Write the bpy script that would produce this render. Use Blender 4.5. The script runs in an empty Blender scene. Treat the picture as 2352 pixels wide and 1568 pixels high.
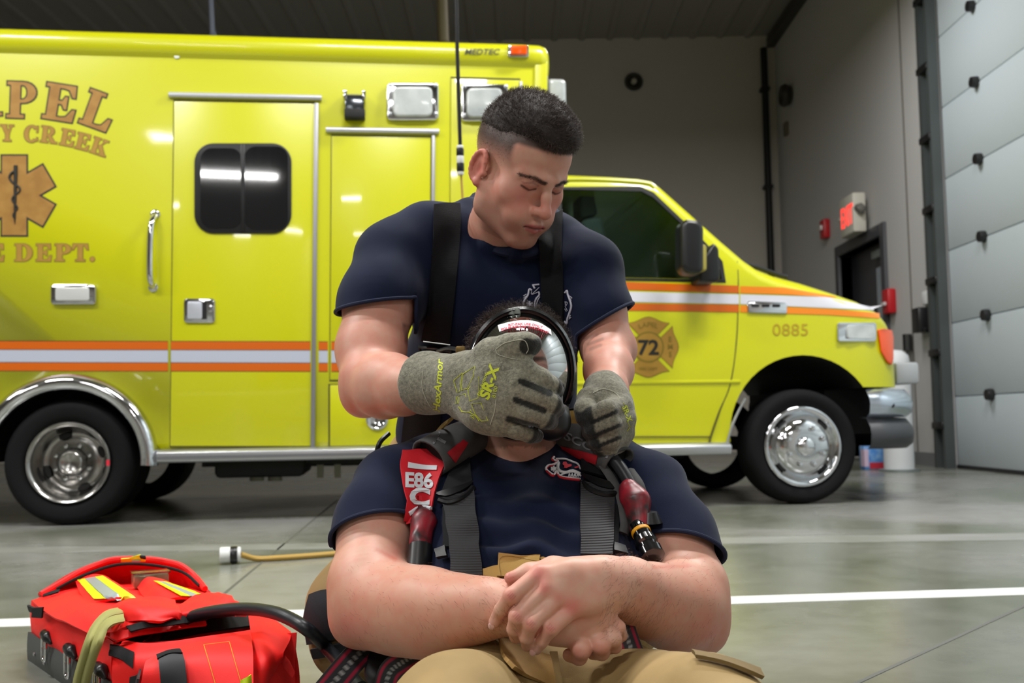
import bpy, bmesh, math, random
import numpy as np
from mathutils import Vector, Matrix
from mathutils.bvhtree import BVHTree
random.seed(7); RNG = np.random.default_rng(7)
SC = bpy.context.scene
COL = SC.collection
PI = math.pi

# ---------------------------------------------------------------- camera
FPX, CX, CY = 2450.0, 1176.0, 784.0
CAMZ = 0.52
PITCH = math.atan((970 - 784) / FPX)
ROLL = 0.0155
_F = np.array([0, math.cos(PITCH), math.sin(PITCH)])
_R0 = np.array([1.0, 0, 0]); _U0 = np.array([0, -math.sin(PITCH), math.cos(PITCH)])
_r = math.cos(ROLL) * _R0 - math.sin(ROLL) * _U0
_u = math.sin(ROLL) * _R0 + math.cos(ROLL) * _U0
CM = np.stack([_r, _u, -_F], 1)
CO = np.array([0, 0, CAMZ])
cam_d = bpy.data.cameras.new('camera'); cam = bpy.data.objects.new('camera', cam_d); COL.objects.link(cam)
cam.matrix_world = Matrix([list(CM[i]) + [CO[i]] for i in range(3)] + [[0, 0, 0, 1]])
cam_d.sensor_width = 36.0; cam_d.lens = 36.0 * FPX / 2352.0
cam_d.clip_start = 0.05; cam_d.clip_end = 200
cam_d.dof.use_dof = True; cam_d.dof.focus_distance = 1.58; cam_d.dof.aperture_fstop = 7.5
SC.camera = cam

# ---------------------------------------------------------------- world + exposure
w = bpy.data.worlds.new('world'); SC.world = w; w.use_nodes = True
w.node_tree.nodes['Background'].inputs[0].default_value = (0.9, 0.95, 1.0, 1)
w.node_tree.nodes['Background'].inputs[1].default_value = 0.02
SC.view_settings.view_transform = 'Standard'; SC.view_settings.look = 'None'
SC.view_settings.exposure = -0.06; SC.view_settings.gamma = 1.0; SC.view_settings.use_curve_mapping = False

# ceiling lamps: (x, y, z, watts); each lamp gets its fixture in the room section
LAMPS = [(-3.8, 2.6, 5.2, 235), (0.0, 2.9, 5.2, 200), (2.5, 4.9, 5.2, 250), (-1.9, -2.2, 5.2, 130),
         (-6.5, -3.2, 5.2, 120), (-1.5, -8.2, 5.2, 150), (3.0, -6.6, 5.2, 140), (-7.4, 2.2, 5.2, 190),
         (2.2, 9.6, 5.2, 110)]

# ---------------------------------------------------------------- pixel helpers
def ray(px, py):
    d = CM @ np.array([(px - CX) / FPX, -(py - CY) / FPX, -1.0]); return d
def P(px, py, d):
    return CO + ray(px, py) * d
def M_(rpx, d):
    return rpx * d / FPX
def G(px, py, z=0.0):
    r = ray(px, py); return CO + r * ((z - CAMZ) / r[2])
def onplane(px, py, p0, n):
    r = ray(px, py); return CO + r * (np.dot(np.asarray(p0) - CO, n) / np.dot(r, n))

# ---------------------------------------------------------------- materials
def lin(c):
    return tuple(((v / 255) / 12.92 if v / 255 <= 0.04045 else ((v / 255 + 0.055) / 1.055) ** 2.4) for v in c)
MATS = {}
def mat(name, rgb, rough=0.5, metal=0.0, coat=0.0, noise=None, bump=None, emit=0.0, spec=None, wave=None, sss=0.0, alpha=1.0, sheen=0.0):
    if name in MATS: return MATS[name]
    m = bpy.data.materials.new(name); m.use_nodes = True; nt = m.node_tree
    b = nt.nodes['Principled BSDF']; c = lin(rgb)
    b.inputs['Base Color'].default_value = (*c, 1); b.inputs['Roughness'].default_value = rough
    b.inputs['Metallic'].default_value = metal; b.inputs['Coat Weight'].default_value = coat
    b.inputs['Coat Roughness'].default_value = 0.04
    if spec is not None: b.inputs['Specular IOR Level'].default_value = spec
    if sheen: b.inputs['Sheen Weight'].default_value = sheen
    if sss:
        b.inputs['Subsurface Weight'].default_value = sss; b.inputs['Subsurface Radius'].default_value = (0.012, 0.005, 0.003); b.inputs['Subsurface Scale'].default_value = 1.0
    if emit:
        b.inputs['Emission Color'].default_value = (*c, 1); b.inputs['Emission Strength'].default_value = emit
    if alpha < 1: b.inputs['Alpha'].default_value = alpha
    tc = nt.nodes.new('ShaderNodeTexCoord')
    if noise:
        sc, amt = noise[0], noise[1]; c2 = lin(noise[2]) if len(noise) > 2 else tuple(v * 0.6 for v in c)
        n = nt.nodes.new('ShaderNodeTexNoise'); n.inputs['Scale'].default_value = sc; n.inputs['Detail'].default_value = 5
        nt.links.new(tc.outputs['Object'], n.inputs['Vector'])
        r = nt.nodes.new('ShaderNodeMapRange'); r.inputs[1].default_value = 0.35; r.inputs[2].default_value = 0.65
        r.inputs[3].default_value = 0; r.inputs[4].default_value = amt
        nt.links.new(n.outputs['Fac'], r.inputs[0])
        mx = nt.nodes.new('ShaderNodeMix'); mx.data_type = 'RGBA'
        mx.inputs[6].default_value = (*c, 1); mx.inputs[7].default_value = (*c2, 1)
        nt.links.new(r.outputs[0], mx.inputs[0]); nt.links.new(mx.outputs[2], b.inputs['Base Color'])
    if bump or wave:
        bp = nt.nodes.new('ShaderNodeBump')
        if wave:
            n = nt.nodes.new('ShaderNodeTexWave'); n.inputs['Scale'].default_value = wave[0]; n.bands_direction = wave[2] if len(wave) > 2 else 'Z'
            n.inputs['Distortion'].default_value = 0.3
            bp.inputs['Strength'].default_value = wave[1]; bp.inputs['Distance'].default_value = 0.002
        else:
            n = nt.nodes.new('ShaderNodeTexNoise'); n.inputs['Scale'].default_value = bump[0]; n.inputs['Detail'].default_value = bump[2] if len(bump) > 2 else 4
            bp.inputs['Strength'].default_value = bump[1]; bp.inputs['Distance'].default_value = bump[3] if len(bump) > 3 else 0.01
        nt.links.new(tc.outputs['Object'], n.inputs['Vector'])
        nt.links.new(n.outputs['Fac'], bp.inputs['Height']); nt.links.new(bp.outputs[0], b.inputs['Normal'])
        if coat: nt.links.new(bp.outputs[0], b.inputs['Coat Normal'])
    MATS[name] = m; return m

def glass_mat(name, tint, refl=0.9, rough=0.02, ior=1.5):
    m = bpy.data.materials.new(name); m.use_nodes = True; nt = m.node_tree; nt.nodes.clear()
    o = nt.nodes.new('ShaderNodeOutputMaterial'); mx = nt.nodes.new('ShaderNodeMixShader')
    t = nt.nodes.new('ShaderNodeBsdfTransparent'); t.inputs[0].default_value = (*tint, 1)
    g = nt.nodes.new('ShaderNodeBsdfGlossy'); g.inputs['Roughness'].default_value = rough; g.inputs[0].default_value = (refl, refl, refl, 1)
    fr = nt.nodes.new('ShaderNodeFresnel'); fr.inputs[0].default_value = ior
    nt.links.new(fr.outputs[0], mx.inputs[0]); nt.links.new(t.outputs[0], mx.inputs[1]); nt.links.new(g.outputs[0], mx.inputs[2])
    nt.links.new(mx.outputs[0], o.inputs[0]); MATS[name] = m; return m

def vcol_mat(name, rough=0.5, sss=0.0, bump=None, spec=0.4, sheen=0.0, mottle=0.0, grain=None):
    m = bpy.data.materials.new(name); m.use_nodes = True; nt = m.node_tree; b = nt.nodes['Principled BSDF']
    a = nt.nodes.new('ShaderNodeVertexColor'); a.layer_name = 'Col'
    src = a.outputs[0]
    tc = nt.nodes.new('ShaderNodeTexCoord')
    if mottle:
        n = nt.nodes.new('ShaderNodeTexNoise'); n.inputs['Scale'].default_value = 55; n.inputs['Detail'].default_value = 6
        nt.links.new(tc.outputs['Object'], n.inputs['Vector'])
        r = nt.nodes.new('ShaderNodeMapRange'); r.inputs[1].default_value = 0.3; r.inputs[2].default_value = 0.7; r.inputs[3].default_value = 1 - mottle; r.inputs[4].default_value = 1 + mottle
        nt.links.new(n.outputs['Fac'], r.inputs[0])
        cb = nt.nodes.new('ShaderNodeCombineColor'); cb.inputs[0].default_value = 1.0
        nt.links.new(r.outputs[0], cb.inputs[1]); nt.links.new(r.outputs[0], cb.inputs[2])
        mx = nt.nodes.new('ShaderNodeMix'); mx.data_type = 'RGBA'; mx.blend_type = 'MULTIPLY'; mx.inputs[0].default_value = 1
        nt.links.new(src, mx.inputs[6]); nt.links.new(cb.outputs[0], mx.inputs[7]); src = mx.outputs[2]
    if grain:
        n = nt.nodes.new('ShaderNodeTexNoise'); n.inputs['Scale'].default_value = grain[0]; n.inputs['Detail'].default_value = 8; n.inputs['Roughness'].default_value = 0.75
        nt.links.new(tc.outputs['Object'], n.inputs['Vector'])
        r = nt.nodes.new('ShaderNodeMapRange'); r.inputs[1].default_value = 0.35; r.inputs[2].default_value = 0.65; r.inputs[3].default_value = 1 - grain[1]; r.inputs[4].default_value = 1 + grain[1]
        nt.links.new(n.outputs['Fac'], r.inputs[0])
        mx = nt.nodes.new('ShaderNodeMix'); mx.data_type = 'RGBA'; mx.blend_type = 'MULTIPLY'; mx.inputs[0].default_value = 1
        nt.links.new(src, mx.inputs[6]); nt.links.new(r.outputs[0], mx.inputs[7]); src = mx.outputs[2]
    nt.links.new(src, b.inputs['Base Color'])
    b.inputs['Roughness'].default_value = rough; b.inputs['Specular IOR Level'].default_value = spec
    if sheen: b.inputs['Sheen Weight'].default_value = sheen
    if sss:
        b.inputs['Subsurface Weight'].default_value = sss; b.inputs['Subsurface Radius'].default_value = (0.004, 0.0016, 0.0008); b.inputs['Subsurface Scale'].default_value = 1.0
    if bump:
        n = nt.nodes.new('ShaderNodeTexNoise'); n.inputs['Scale'].default_value = bump[0]; n.inputs['Detail'].default_value = 5
        nt.links.new(tc.outputs['Object'], n.inputs['Vector'])
        bp = nt.nodes.new('ShaderNodeBump'); bp.inputs['Strength'].default_value = bump[1]; bp.inputs['Distance'].default_value = bump[2]
        nt.links.new(n.outputs['Fac'], bp.inputs['Height']); nt.links.new(bp.outputs[0], b.inputs['Normal'])
    MATS[name] = m; return m

# ---------------------------------------------------------------- object helpers
def mesh_np(name, V, Fc, smooth=False):
    me = bpy.data.meshes.new(name); V = np.asarray(V, np.float32)
    if isinstance(Fc, np.ndarray) and Fc.ndim == 2:
        n, k = Fc.shape
        me.vertices.add(len(V)); me.vertices.foreach_set('co', V.ravel())
        me.loops.add(n * k); me.loops.foreach_set('vertex_index', Fc.astype(np.int32).ravel())
        me.polygons.add(n); me.polygons.foreach_set('loop_start', np.arange(0, n * k, k, dtype=np.int32))
        me.update(calc_edges=True)
    else:
        me.from_pydata([tuple(map(float, v)) for v in V], [], [tuple(f) for f in Fc])
    if smooth: me.polygons.foreach_set('use_smooth', np.ones(len(me.polygons), bool))
    me.update(); return me
def setcol(me, C):
    C = np.asarray(C, np.float32)
    if C.shape[1] == 3: C = np.c_[C, np.ones(len(C), np.float32)]
    a = me.color_attributes.new('Col', 'FLOAT_COLOR', 'POINT'); a.data.foreach_set('color', C.ravel().astype(np.float32))
def link(name, me, m=None, parent=None, label=None, cat=None, group=None, kind=None):
    o = bpy.data.objects.new(name, me); COL.objects.link(o)
    if m is not None and me is not None and not me.materials: me.materials.append(m)
    if parent is not None:
        o.parent = parent
    return tag(o, label, cat, group, kind)
def tag(o, label=None, cat=None, group=None, kind=None):
    for k, v in (('label', label), ('category', cat), ('group', group), ('kind', kind)):
        if v: o[k] = v
    return o
def empty(name, loc=(0, 0, 0), rz=0.0, label=None, cat=None, group=None, kind=None):
    o = bpy.data.objects.new(name, None); COL.objects.link(o); o.empty_display_size = 0.1
    o.location = tuple(map(float, loc)); o.rotation_euler = (0, 0, rz)
    o.matrix_basis = Matrix.Translation(tuple(map(float, loc))) @ Matrix.Rotation(rz, 4, 'Z')
    return tag(o, label, cat, group, kind)
def world_child(o, parent):
    o.parent = parent; o.matrix_parent_inverse = parent.matrix_basis.inverted(); return o

class MB:
    """collects shapes into one mesh"""
    def __init__(s): s.V = []; s.F = []; s.mi = []; s.cur = 0
    def add(s, V, F):
        n = len(s.V); s.V += [tuple(map(float, v)) for v in V]; s.F += [tuple(i + n for i in f) for f in F]; s.mi += [s.cur] * len(F); return s
    def box(s, lo, hi):
        x0, y0, z0 = lo; x1, y1, z1 = hi
        return s.add([(x0, y0, z0), (x1, y0, z0), (x1, y1, z0), (x0, y1, z0), (x0, y0, z1), (x1, y0, z1), (x1, y1, z1), (x0, y1, z1)],
                     [(0, 3, 2, 1), (4, 5, 6, 7), (0, 1, 5, 4), (1, 2, 6, 5), (2, 3, 7, 6), (3, 0, 4, 7)])
    def tube(s, pts, r, n=10, caps=True, closed=False, flat=1.0, up=None):
        pts = [np.asarray(p, float) for p in pts]; m = len(pts)
        rs = [r] * m if np.isscalar(r) else list(r)
        V = []; F = []; prev = None
        for i in range(m):
            if closed: t = pts[(i + 1) % m] - pts[i - 1]
            else: t = pts[min(i + 1, m - 1)] - pts[max(i - 1, 0)]
            t = t / (np.linalg.norm(t) + 1e-12)
            if up is not None: a = np.asarray(up, float)
            elif prev is None: a = np.array([0, 0, 1.0]) if abs(t[2]) < 0.9 else np.array([1.0, 0, 0])
            else: a = prev
            a = a - t * np.dot(a, t); a /= np.linalg.norm(a) + 1e-12; prev = a; b = np.cross(t, a)
            for k in range(n):
                th = 2 * PI * k / n; V.append(pts[i] + rs[i] * (math.cos(th) * a * flat + math.sin(th) * b))
        L = m if closed else m - 1
        for i in range(L):
            for k in range(n):
                F.append((i * n + k, i * n + (k + 1) % n, ((i + 1) % m) * n + (k + 1) % n, ((i + 1) % m) * n + k))
        if caps and not closed: F.append(tuple(range(n))[::-1]); F.append(tuple(range((m - 1) * n, m * n)))
        return s.add(V, F)
    def lathe(s, prof, c, axis, n=32, caps=False):
        """prof: (radius, distance along axis)"""
        c = np.asarray(c, float); ax = np.asarray(axis, float); ax = ax / np.linalg.norm(ax)
        a = np.array([0, 0, 1.0]) if abs(ax[2]) < 0.9 else np.array([1.0, 0, 0]); a = a - ax * np.dot(a, ax); a /= np.linalg.norm(a); b = np.cross(ax, a)
        V = []; F = []
        for (r, h) in prof:
            for k in range(n):
                th = 2 * PI * k / n; V.append(c + ax * h + r * (math.cos(th) * a + math.sin(th) * b))
        for i in range(len(prof) - 1):
            for k in range(n): F.append((i * n + k, i * n + (k + 1) % n, (i + 1) * n + (k + 1) % n, (i + 1) * n + k))
        if caps: F.append(tuple(range(n))[::-1]); F.append(tuple(range((len(prof) - 1) * n, len(prof) * n)))
        return s.add(V, F)
    def prism(s, poly, p0, p1):
        """poly: list of 3d pts; extruded from offset p0 to p1 (vectors)"""
        poly = [np.asarray(p, float) for p in poly]; n = len(poly); p0 = np.asarray(p0, float); p1 = np.asarray(p1, float)
        V = [p + p0 for p in poly] + [p + p1 for p in poly]
        return s.add(V, [tuple(range(n)), tuple(range(2 * n - 1, n - 1, -1))] + [(i, i + n, (i + 1) % n + n, (i + 1) % n) for i in range(n)])
    def mesh(s, name, smooth=False, bevel=0.0, seg=2, weld=False, ang=40):
        me = bpy.data.meshes.new(name); me.from_pydata(s.V, [], s.F)
        if len(set(s.mi)) > 1: me.polygons.foreach_set('material_index', s.mi)
        bm = bmesh.new(); bm.from_mesh(me)
        if weld: bmesh.ops.remove_doubles(bm, verts=bm.verts, dist=1e-5)
        bmesh.ops.recalc_face_normals(bm, faces=bm.faces)
        if bevel:
            ed = [e for e in bm.edges if len(e.link_faces) == 2 and e.calc_face_angle(0) > math.radians(30)]
            bmesh.ops.bevel(bm, geom=ed, offset=bevel, segments=seg, affect='EDGES', profile=0.5, clamp_overlap=True)
        bm.to_mesh(me); bm.free()
        if smooth or bevel:
            me.polygons.foreach_set('use_smooth', np.ones(len(me.polygons), bool))
            try: me.set_sharp_from_angle(angle=math.radians(ang))
            except Exception: pass
        return me
    def build(s, name, m, parent=None, smooth=False, bevel=0.0, seg=2, label=None, cat=None, group=None, kind=None, weld=False, ang=40):
        return link(name, s.mesh(name, smooth, bevel, seg, weld, ang), m, parent, label, cat, group, kind)

def catmull(pts, n=8, closed=False):
    pts = [np.asarray(p, float) for p in pts]; out = []; m = len(pts)
    rng = range(m) if closed else range(m - 1)
    for i in rng:
        p1, p2 = pts[i], pts[(i + 1) % m]
        p0 = pts[i - 1] if (closed or i > 0) else 2 * p1 - p2
        p3 = pts[(i + 2) % m] if (closed or i < m - 2) else 2 * p2 - p1
        for k in range(n):
            t = k / n; out.append(0.5 * (2 * p1 + (p2 - p0) * t + (2 * p0 - 5 * p1 + 4 * p2 - p3) * t * t + (3 * p1 - p0 - 3 * p2 + p3) * t ** 3))
    if not closed: out.append(pts[-1])
    return out

def patch(name, rows, m, parent=None, n=6, thick=0.003, wr=0.0, wsc=30.0, **kw):
    """smooth cloth sheet through a control net of 3d points"""
    R = [catmull(r, n) for r in rows]
    cols = [catmull([R[i][j] for i in range(len(R))], n) for j in range(len(R[0]))]
    nu, nv = len(cols), len(cols[0])
    V = np.array(cols).reshape(-1, 3)
    F = np.array([(i * nv + j, (i + 1) * nv + j, (i + 1) * nv + j + 1, i * nv + j + 1) for i in range(nu - 1) for j in range(nv - 1)])
    # offset normals
    A = np.array(cols); du = np.gradient(A, axis=0); dv = np.gradient(A, axis=1); N = np.cross(du, dv).reshape(-1, 3)
    N /= np.linalg.norm(N, axis=1)[:, None] + 1e-12
    if wr: V = V + N * (wr * sines(V, wsc))[:, None]
    V2 = V - N * thick; nn = len(V)
    b = [(i, 0) for i in range(nu)] + [(nu - 1, j) for j in range(1, nv)] + [(i, nv - 1) for i in range(nu - 2, -1, -1)] + [(0, j) for j in range(nv - 2, 0, -1)]
    b = [i * nv + j for i, j in b]
    side = np.array([(b[k], b[(k + 1) % len(b)], b[(k + 1) % len(b)] + nn, b[k] + nn) for k in range(len(b))])
    me = mesh_np(name, np.r_[V, V2], np.r_[F, F[:, ::-1] + nn, side], True)
    bm = bmesh.new(); bm.from_mesh(me); bmesh.ops.recalc_face_normals(bm, faces=bm.faces); bm.to_mesh(me); bm.free()
    me.polygons.foreach_set('use_smooth', np.ones(len(me.polygons), bool))
    try: me.set_sharp_from_angle(angle=math.radians(50))
    except Exception: pass
    return link(name, me, m, parent, **kw)

_W = RNG.normal(size=(14, 3)); _W /= np.linalg.norm(_W, axis=1)[:, None]; _PH = RNG.uniform(0, 6.28, 14)
def sines(p, sc, k=8, seed=0):
    p = np.asarray(p); o = np.zeros(len(p)); q = p + 0.25 / sc * np.sin(p[:, [1, 2, 0]] * sc * 0.7 + seed)
    for i in range(k):
        f = sc * (0.6 + 0.25 * i); o += np.sin(q @ _W[(i + seed) % 14] * f + _PH[(i * 3 + seed) % 14]) / (1 + 0.5 * i)
    return o / 2.2

FONT = None
def text_polys(txt, bold=0.0):
    """text -> (verts2d, tris) with unit cap height-ish, origin at left baseline"""
    cu = bpy.data.curves.new('t', 'FONT'); cu.body = txt; cu.size = 1.0; cu.offset = bold; cu.fill_mode = 'FRONT'; cu.resolution_u = 3
    ob = bpy.data.objects.new('t', cu); COL.objects.link(ob)
    dg = bpy.context.evaluated_depsgraph_get(); me = bpy.data.meshes.new_from_object(ob.evaluated_get(dg))
    V = np.array([v.co[:] for v in me.vertices]); F = [tuple(p.vertices) for p in me.polygons]
    bpy.data.objects.remove(ob); bpy.data.curves.remove(cu); bpy.data.meshes.remove(me)
    return V[:, :2], F
# ================================================================ ROOM
concrete = bpy.data.materials.new('concrete'); concrete.use_nodes = True
nt = concrete.node_tree; b = nt.nodes['Principled BSDF']; tc = nt.nodes.new('ShaderNodeTexCoord')
n1 = nt.nodes.new('ShaderNodeTexNoise'); n1.inputs['Scale'].default_value = 0.55; n1.inputs['Detail'].default_value = 6; n1.inputs['Distortion'].default_value = 0.8
n2 = nt.nodes.new('ShaderNodeTexNoise'); n2.inputs['Scale'].default_value = 9; n2.inputs['Detail'].default_value = 8
nt.links.new(tc.outputs['Object'], n1.inputs['Vector']); nt.links.new(tc.outputs['Object'], n2.inputs['Vector'])
cr = nt.nodes.new('ShaderNodeValToRGB'); cr.color_ramp.elements[0].color = (*lin((106, 110, 95)), 1); cr.color_ramp.elements[1].color = (*lin((136, 136, 133)), 1)
cr.color_ramp.elements[0].position = 0.38; cr.color_ramp.elements[1].position = 0.62
nt.links.new(n1.outputs['Fac'], cr.inputs[0])
mx = nt.nodes.new('ShaderNodeMix'); mx.data_type = 'RGBA'; mx.blend_type = 'MULTIPLY'; mx.inputs[0].default_value = 0.45
cr2 = nt.nodes.new('ShaderNodeValToRGB'); cr2.color_ramp.elements[0].color = (0.62, 0.62, 0.6, 1); cr2.color_ramp.elements[1].color = (1, 1, 1, 1); cr2.color_ramp.elements[0].position = 0.3; cr2.color_ramp.elements[1].position = 0.6
nt.links.new(n2.outputs['Fac'], cr2.inputs[0]); nt.links.new(cr.outputs[0], mx.inputs[6]); nt.links.new(cr2.outputs[0], mx.inputs[7]); nt.links.new(mx.outputs[2], b.inputs['Base Color'])
rr = nt.nodes.new('ShaderNodeMapRange'); rr.inputs[1].default_value = 0.3; rr.inputs[2].default_value = 0.7; rr.inputs[3].default_value = 0.16; rr.inputs[4].default_value = 0.34
nt.links.new(n1.outputs['Fac'], rr.inputs[0]); nt.links.new(rr.outputs[0], b.inputs['Roughness'])
bp = nt.nodes.new('ShaderNodeBump'); bp.inputs['Strength'].default_value = 0.08; bp.inputs['Distance'].default_value = 0.01
nt.links.new(n2.outputs['Fac'], bp.inputs['Height']); nt.links.new(bp.outputs[0], b.inputs['Normal'])
b.inputs['Specular IOR Level'].default_value = 0.6

XR = 4.35; YB = 17.0; ZC = 6.75; XL = -13.0; YF = -14.0
wallm = mat('wall_paint', (188, 182, 173), 0.75, bump=(60, 0.05))
wallr = mat('wall_paint_side', (196, 194, 193), 0.75, bump=(60, 0.05))
MB().box((XL, YF, -0.2), (XR + 0.3, YB + 0.3, 0)).build('floor', concrete, label='polished grey concrete floor of the garage bay', kind='structure')
link('wall_back', MB().box((XL, YB, 0), (XR + 0.2, YB + 0.2, ZC + 0.2)).mesh('wall_back'), wallm, label='beige painted back wall behind the ambulance', kind='structure')
MB().box((XL - 0.2, YF, 0), (XL, YB + 0.2, ZC + 0.2)).build('wall_left', wallm, label='beige side wall far to the left', kind='structure')
MB().box((XL - 0.2, YF - 0.2, 0), (XR + 0.2, YF, ZC + 0.2)).build('wall_front', wallm, label='beige wall behind the camera', kind='structure')
# right wall with openings for overhead door (y 1..yd) and exit door
YD1 = G(2162, 1076)[1]; YD0 = 1.2; ZD = 6.0
def wr_y(px, py=900): return onplane(px, py, (XR, 0, 0), (1, 0, 0))[1]
EY0 = wr_y(2030, 620); EY1 = wr_y(1932, 620); EZ = onplane(2028, 540, (XR, 0, 0), (1, 0, 0))[2]
m = MB()
m.box((XR, YF, 0), (XR + 0.2, YD0, ZC + 0.2)); m.box((XR, YD0, ZD), (XR + 0.2, YD1, ZC + 0.2)); m.box((XR, YD1, 0), (XR + 0.2, EY0, ZC + 0.2))
m.box((XR, EY0, EZ), (XR + 0.2, EY1, ZC + 0.2)); m.box((XR, EY1, 0), (XR + 0.2, YB + 0.2, ZC + 0.2))
m.build('wall_right', wallr, label='light grey painted side wall with the overhead door', kind='structure')
# ceiling: corrugated liner
m = MB(); x = XL; ribs = []
m.box((XL, YF, ZC), (XR + 0.2, YB + 0.2, ZC + 0.15))
cm_ = mat('ceiling_metal', (150, 146, 140), 0.6)
ce = m.build('ceiling', cm_, label='ribbed metal ceiling of the bay', kind='structure')
rm = MB(); rm.prism([(0, YF, ZC), (0.14, YF, ZC), (0.10, YF, ZC - 0.035), (0.04, YF, ZC - 0.035)], (0, 0, 0), (0, YB - YF, 0))
rme = rm.mesh('ceiling_rib')
for i in range(38):
    o = link('ceiling_rib', rme, cm_, ce); o.location.x = XL + 0.2 + i * 0.45
# back wall groove band (lighter band lower) and wall corner drain pipe
dark = mat('dark_metal', (40, 40, 40), 0.45, 0.6)
cy = YB - 0.12
m = MB(); m.tube([(XR - 0.2, cy, 0), (XR - 0.2, cy, ZC - 0.25)], 0.055, 12)
for z in (1.0, 2.6, 4.2, 5.8): m.box((XR - 0.27, cy - 0.06, z), (XR - 0.13, YB - 0.002, z + 0.05))
m.build('downpipe', dark, smooth=True, label='dark vertical pipe running up the far wall corner', cat='pipe')
m = MB(); m.box((XR - 0.12, YF, ZC - 0.2), (XR, YB, ZC - 0.04)); m.build('trim_1', mat('trim_dark', (58, 56, 54), 0.5), label='dark trim along the ceiling edge above the overhead door', kind='structure')
m = MB(); m.box((XR - 0.02, YD1 + 0.15, 0), (XR, EY0 - 0.12, 0.14)); m.box((XR - 0.02, EY1 + 0.12, 0), (XR, YB, 0.14)); m.build('baseboard_right', mat('base_grey', (120, 122, 124), 0.6), label='grey vinyl baseboard along the side wall', kind='structure')
# wall seams on right wall
seam = mat('wall_seam', (120, 116, 112), 0.8)
for i, (px, py) in enumerate(((2088, 560),)):
    y = wr_y(px, py); MB().box((XR - 0.004, y - 0.02, 0.14), (XR + 0.001, y + 0.02, ZC)).build('trim_2', seam, label='thin vertical joint in the side wall beside the exit door', kind='structure')

# overhead door
doorw = mat('door_white', (200, 211, 217), 0.42, bump=(5, 0.08, 2, 0.02), wave=None)
od = empty('door_1', (XR + 0.06, (YD0 + YD1) / 2, 0), label='large white sectional overhead door at the right', kind='structure')
# panel seams measured on the near edge
zs = []
for (px, py) in ((2272, 906), (2264, 726), (2256, 547), (2249, 369), (2241, 190), (2233, 14)):
    zs.append(onplane(px, py, (XR + 0.02, 0, 0), (1, 0, 0))[2])
dz = (zs[-1] - zs[0]) / (len(zs) - 1); z0 = zs[0]
edges = [0.03] + [z0 + dz * i for i in range(-1, 12) if 0.2 < z0 + dz * i < ZD] + [ZD]
yr = wr_y(2252, 500)
black = mat('black_plastic', (22, 22, 24), 0.35)
for a_, b_ in zip(edges[:-1], edges[1:]):
    o = MB().box((XR + 0.03, YD0, a_ + 0.003), (XR + 0.09, YD1, b_ - 0.003)).build('door_panel', doorw, bevel=0.012); world_child(o, od)
for z in edges[1:-1]:
    m = MB(); m.lathe([(0.0, -0.05), (0.05, -0.05), (0.055, -0.02), (0.055, 0.02), (0.0, 0.02)], (XR + 0.02, yr, z), (1, 0, 0), 12)
    m.box((XR + 0.0, yr - 0.05, z - 0.03), (XR + 0.03, yr + 0.05, z + 0.03))
    world_child(m.build('hinge', black, smooth=True), od)
o = MB().box((XR + 0.025, YD0, 0.0), (XR + 0.1, YD1, 0.035)).build('bottom_seal', black); world_child(o, od)
# track
galv = mat('galvanized', (150, 158, 158), 0.4, 0.7)
tr = empty('door_track', (XR - 0.06, YD1, 0), label='galvanized vertical track with dark brackets beside the overhead door', cat='door track')
m = MB(); m.box((XR - 0.09, YD1 - 0.015, 0.0), (XR - 0.01, YD1 + 0.02, ZD)); m.box((XR - 0.03, YD1 + 0.02, 0), (XR, YD1 + 0.2, ZD)); world_child(m.build('rail', galv), tr)
m = MB(); m.box((XR - 0.1, YD1 + 0.16, 0.0), (XR - 0.0, YD1 + 0.23, ZD)); world_child(m.build('rail', mat('rail_dark', (84, 90, 90), 0.45, 0.5)), tr)
m = MB(); m.box((XR - 0.1, YD1 - 0.05, 0.0), (XR - 0.0, YD1 - 0.01, ZD)); world_child(m.build('rail', mat('rail_dark', (84, 90, 90), 0.45, 0.5)), tr)
for z in [edges[1] * 0.55 + dz * i for i in range(9)]:
    if z < ZD - 0.2: world_child(MB().box((XR - 0.12, YD1 - 0.04, z), (XR + 0.0, YD1 + 0.23, z + 0.07)).build('bracket', black, bevel=0.01), tr)
# sensor box on track
p = onplane(2111, 735, (XR - 0.1, 0, 0), (1, 0, 0)); p[1] = max(p[1], YD1 + 0.42)
sb = empty('door_sensor', p, label='black sensor box with short arm beside the door track', cat='sensor')
world_child(MB().box((XR - 0.14, p[1] - 0.09, p[2] - 0.13), (XR, p[1] + 0.1, p[2] + 0.13)).build('sensor_body', black, bevel=0.015), sb)
world_child(MB().tube([(XR - 0.08, p[1] - 0.05, p[2] - 0.1), (XR - 0.08, p[1] - 0.16, p[2] - 0.12)], 0.025, 8).build('arm', black), sb)
world_child(MB().box((XR - 0.05, p[1] - 0.08, p[2] + 0.16), (XR, p[1] + 0.04, p[2] + 0.3)).build('switch_plate', mat('white_plastic', (225, 226, 228), 0.4), bevel=0.01), sb)
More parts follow.
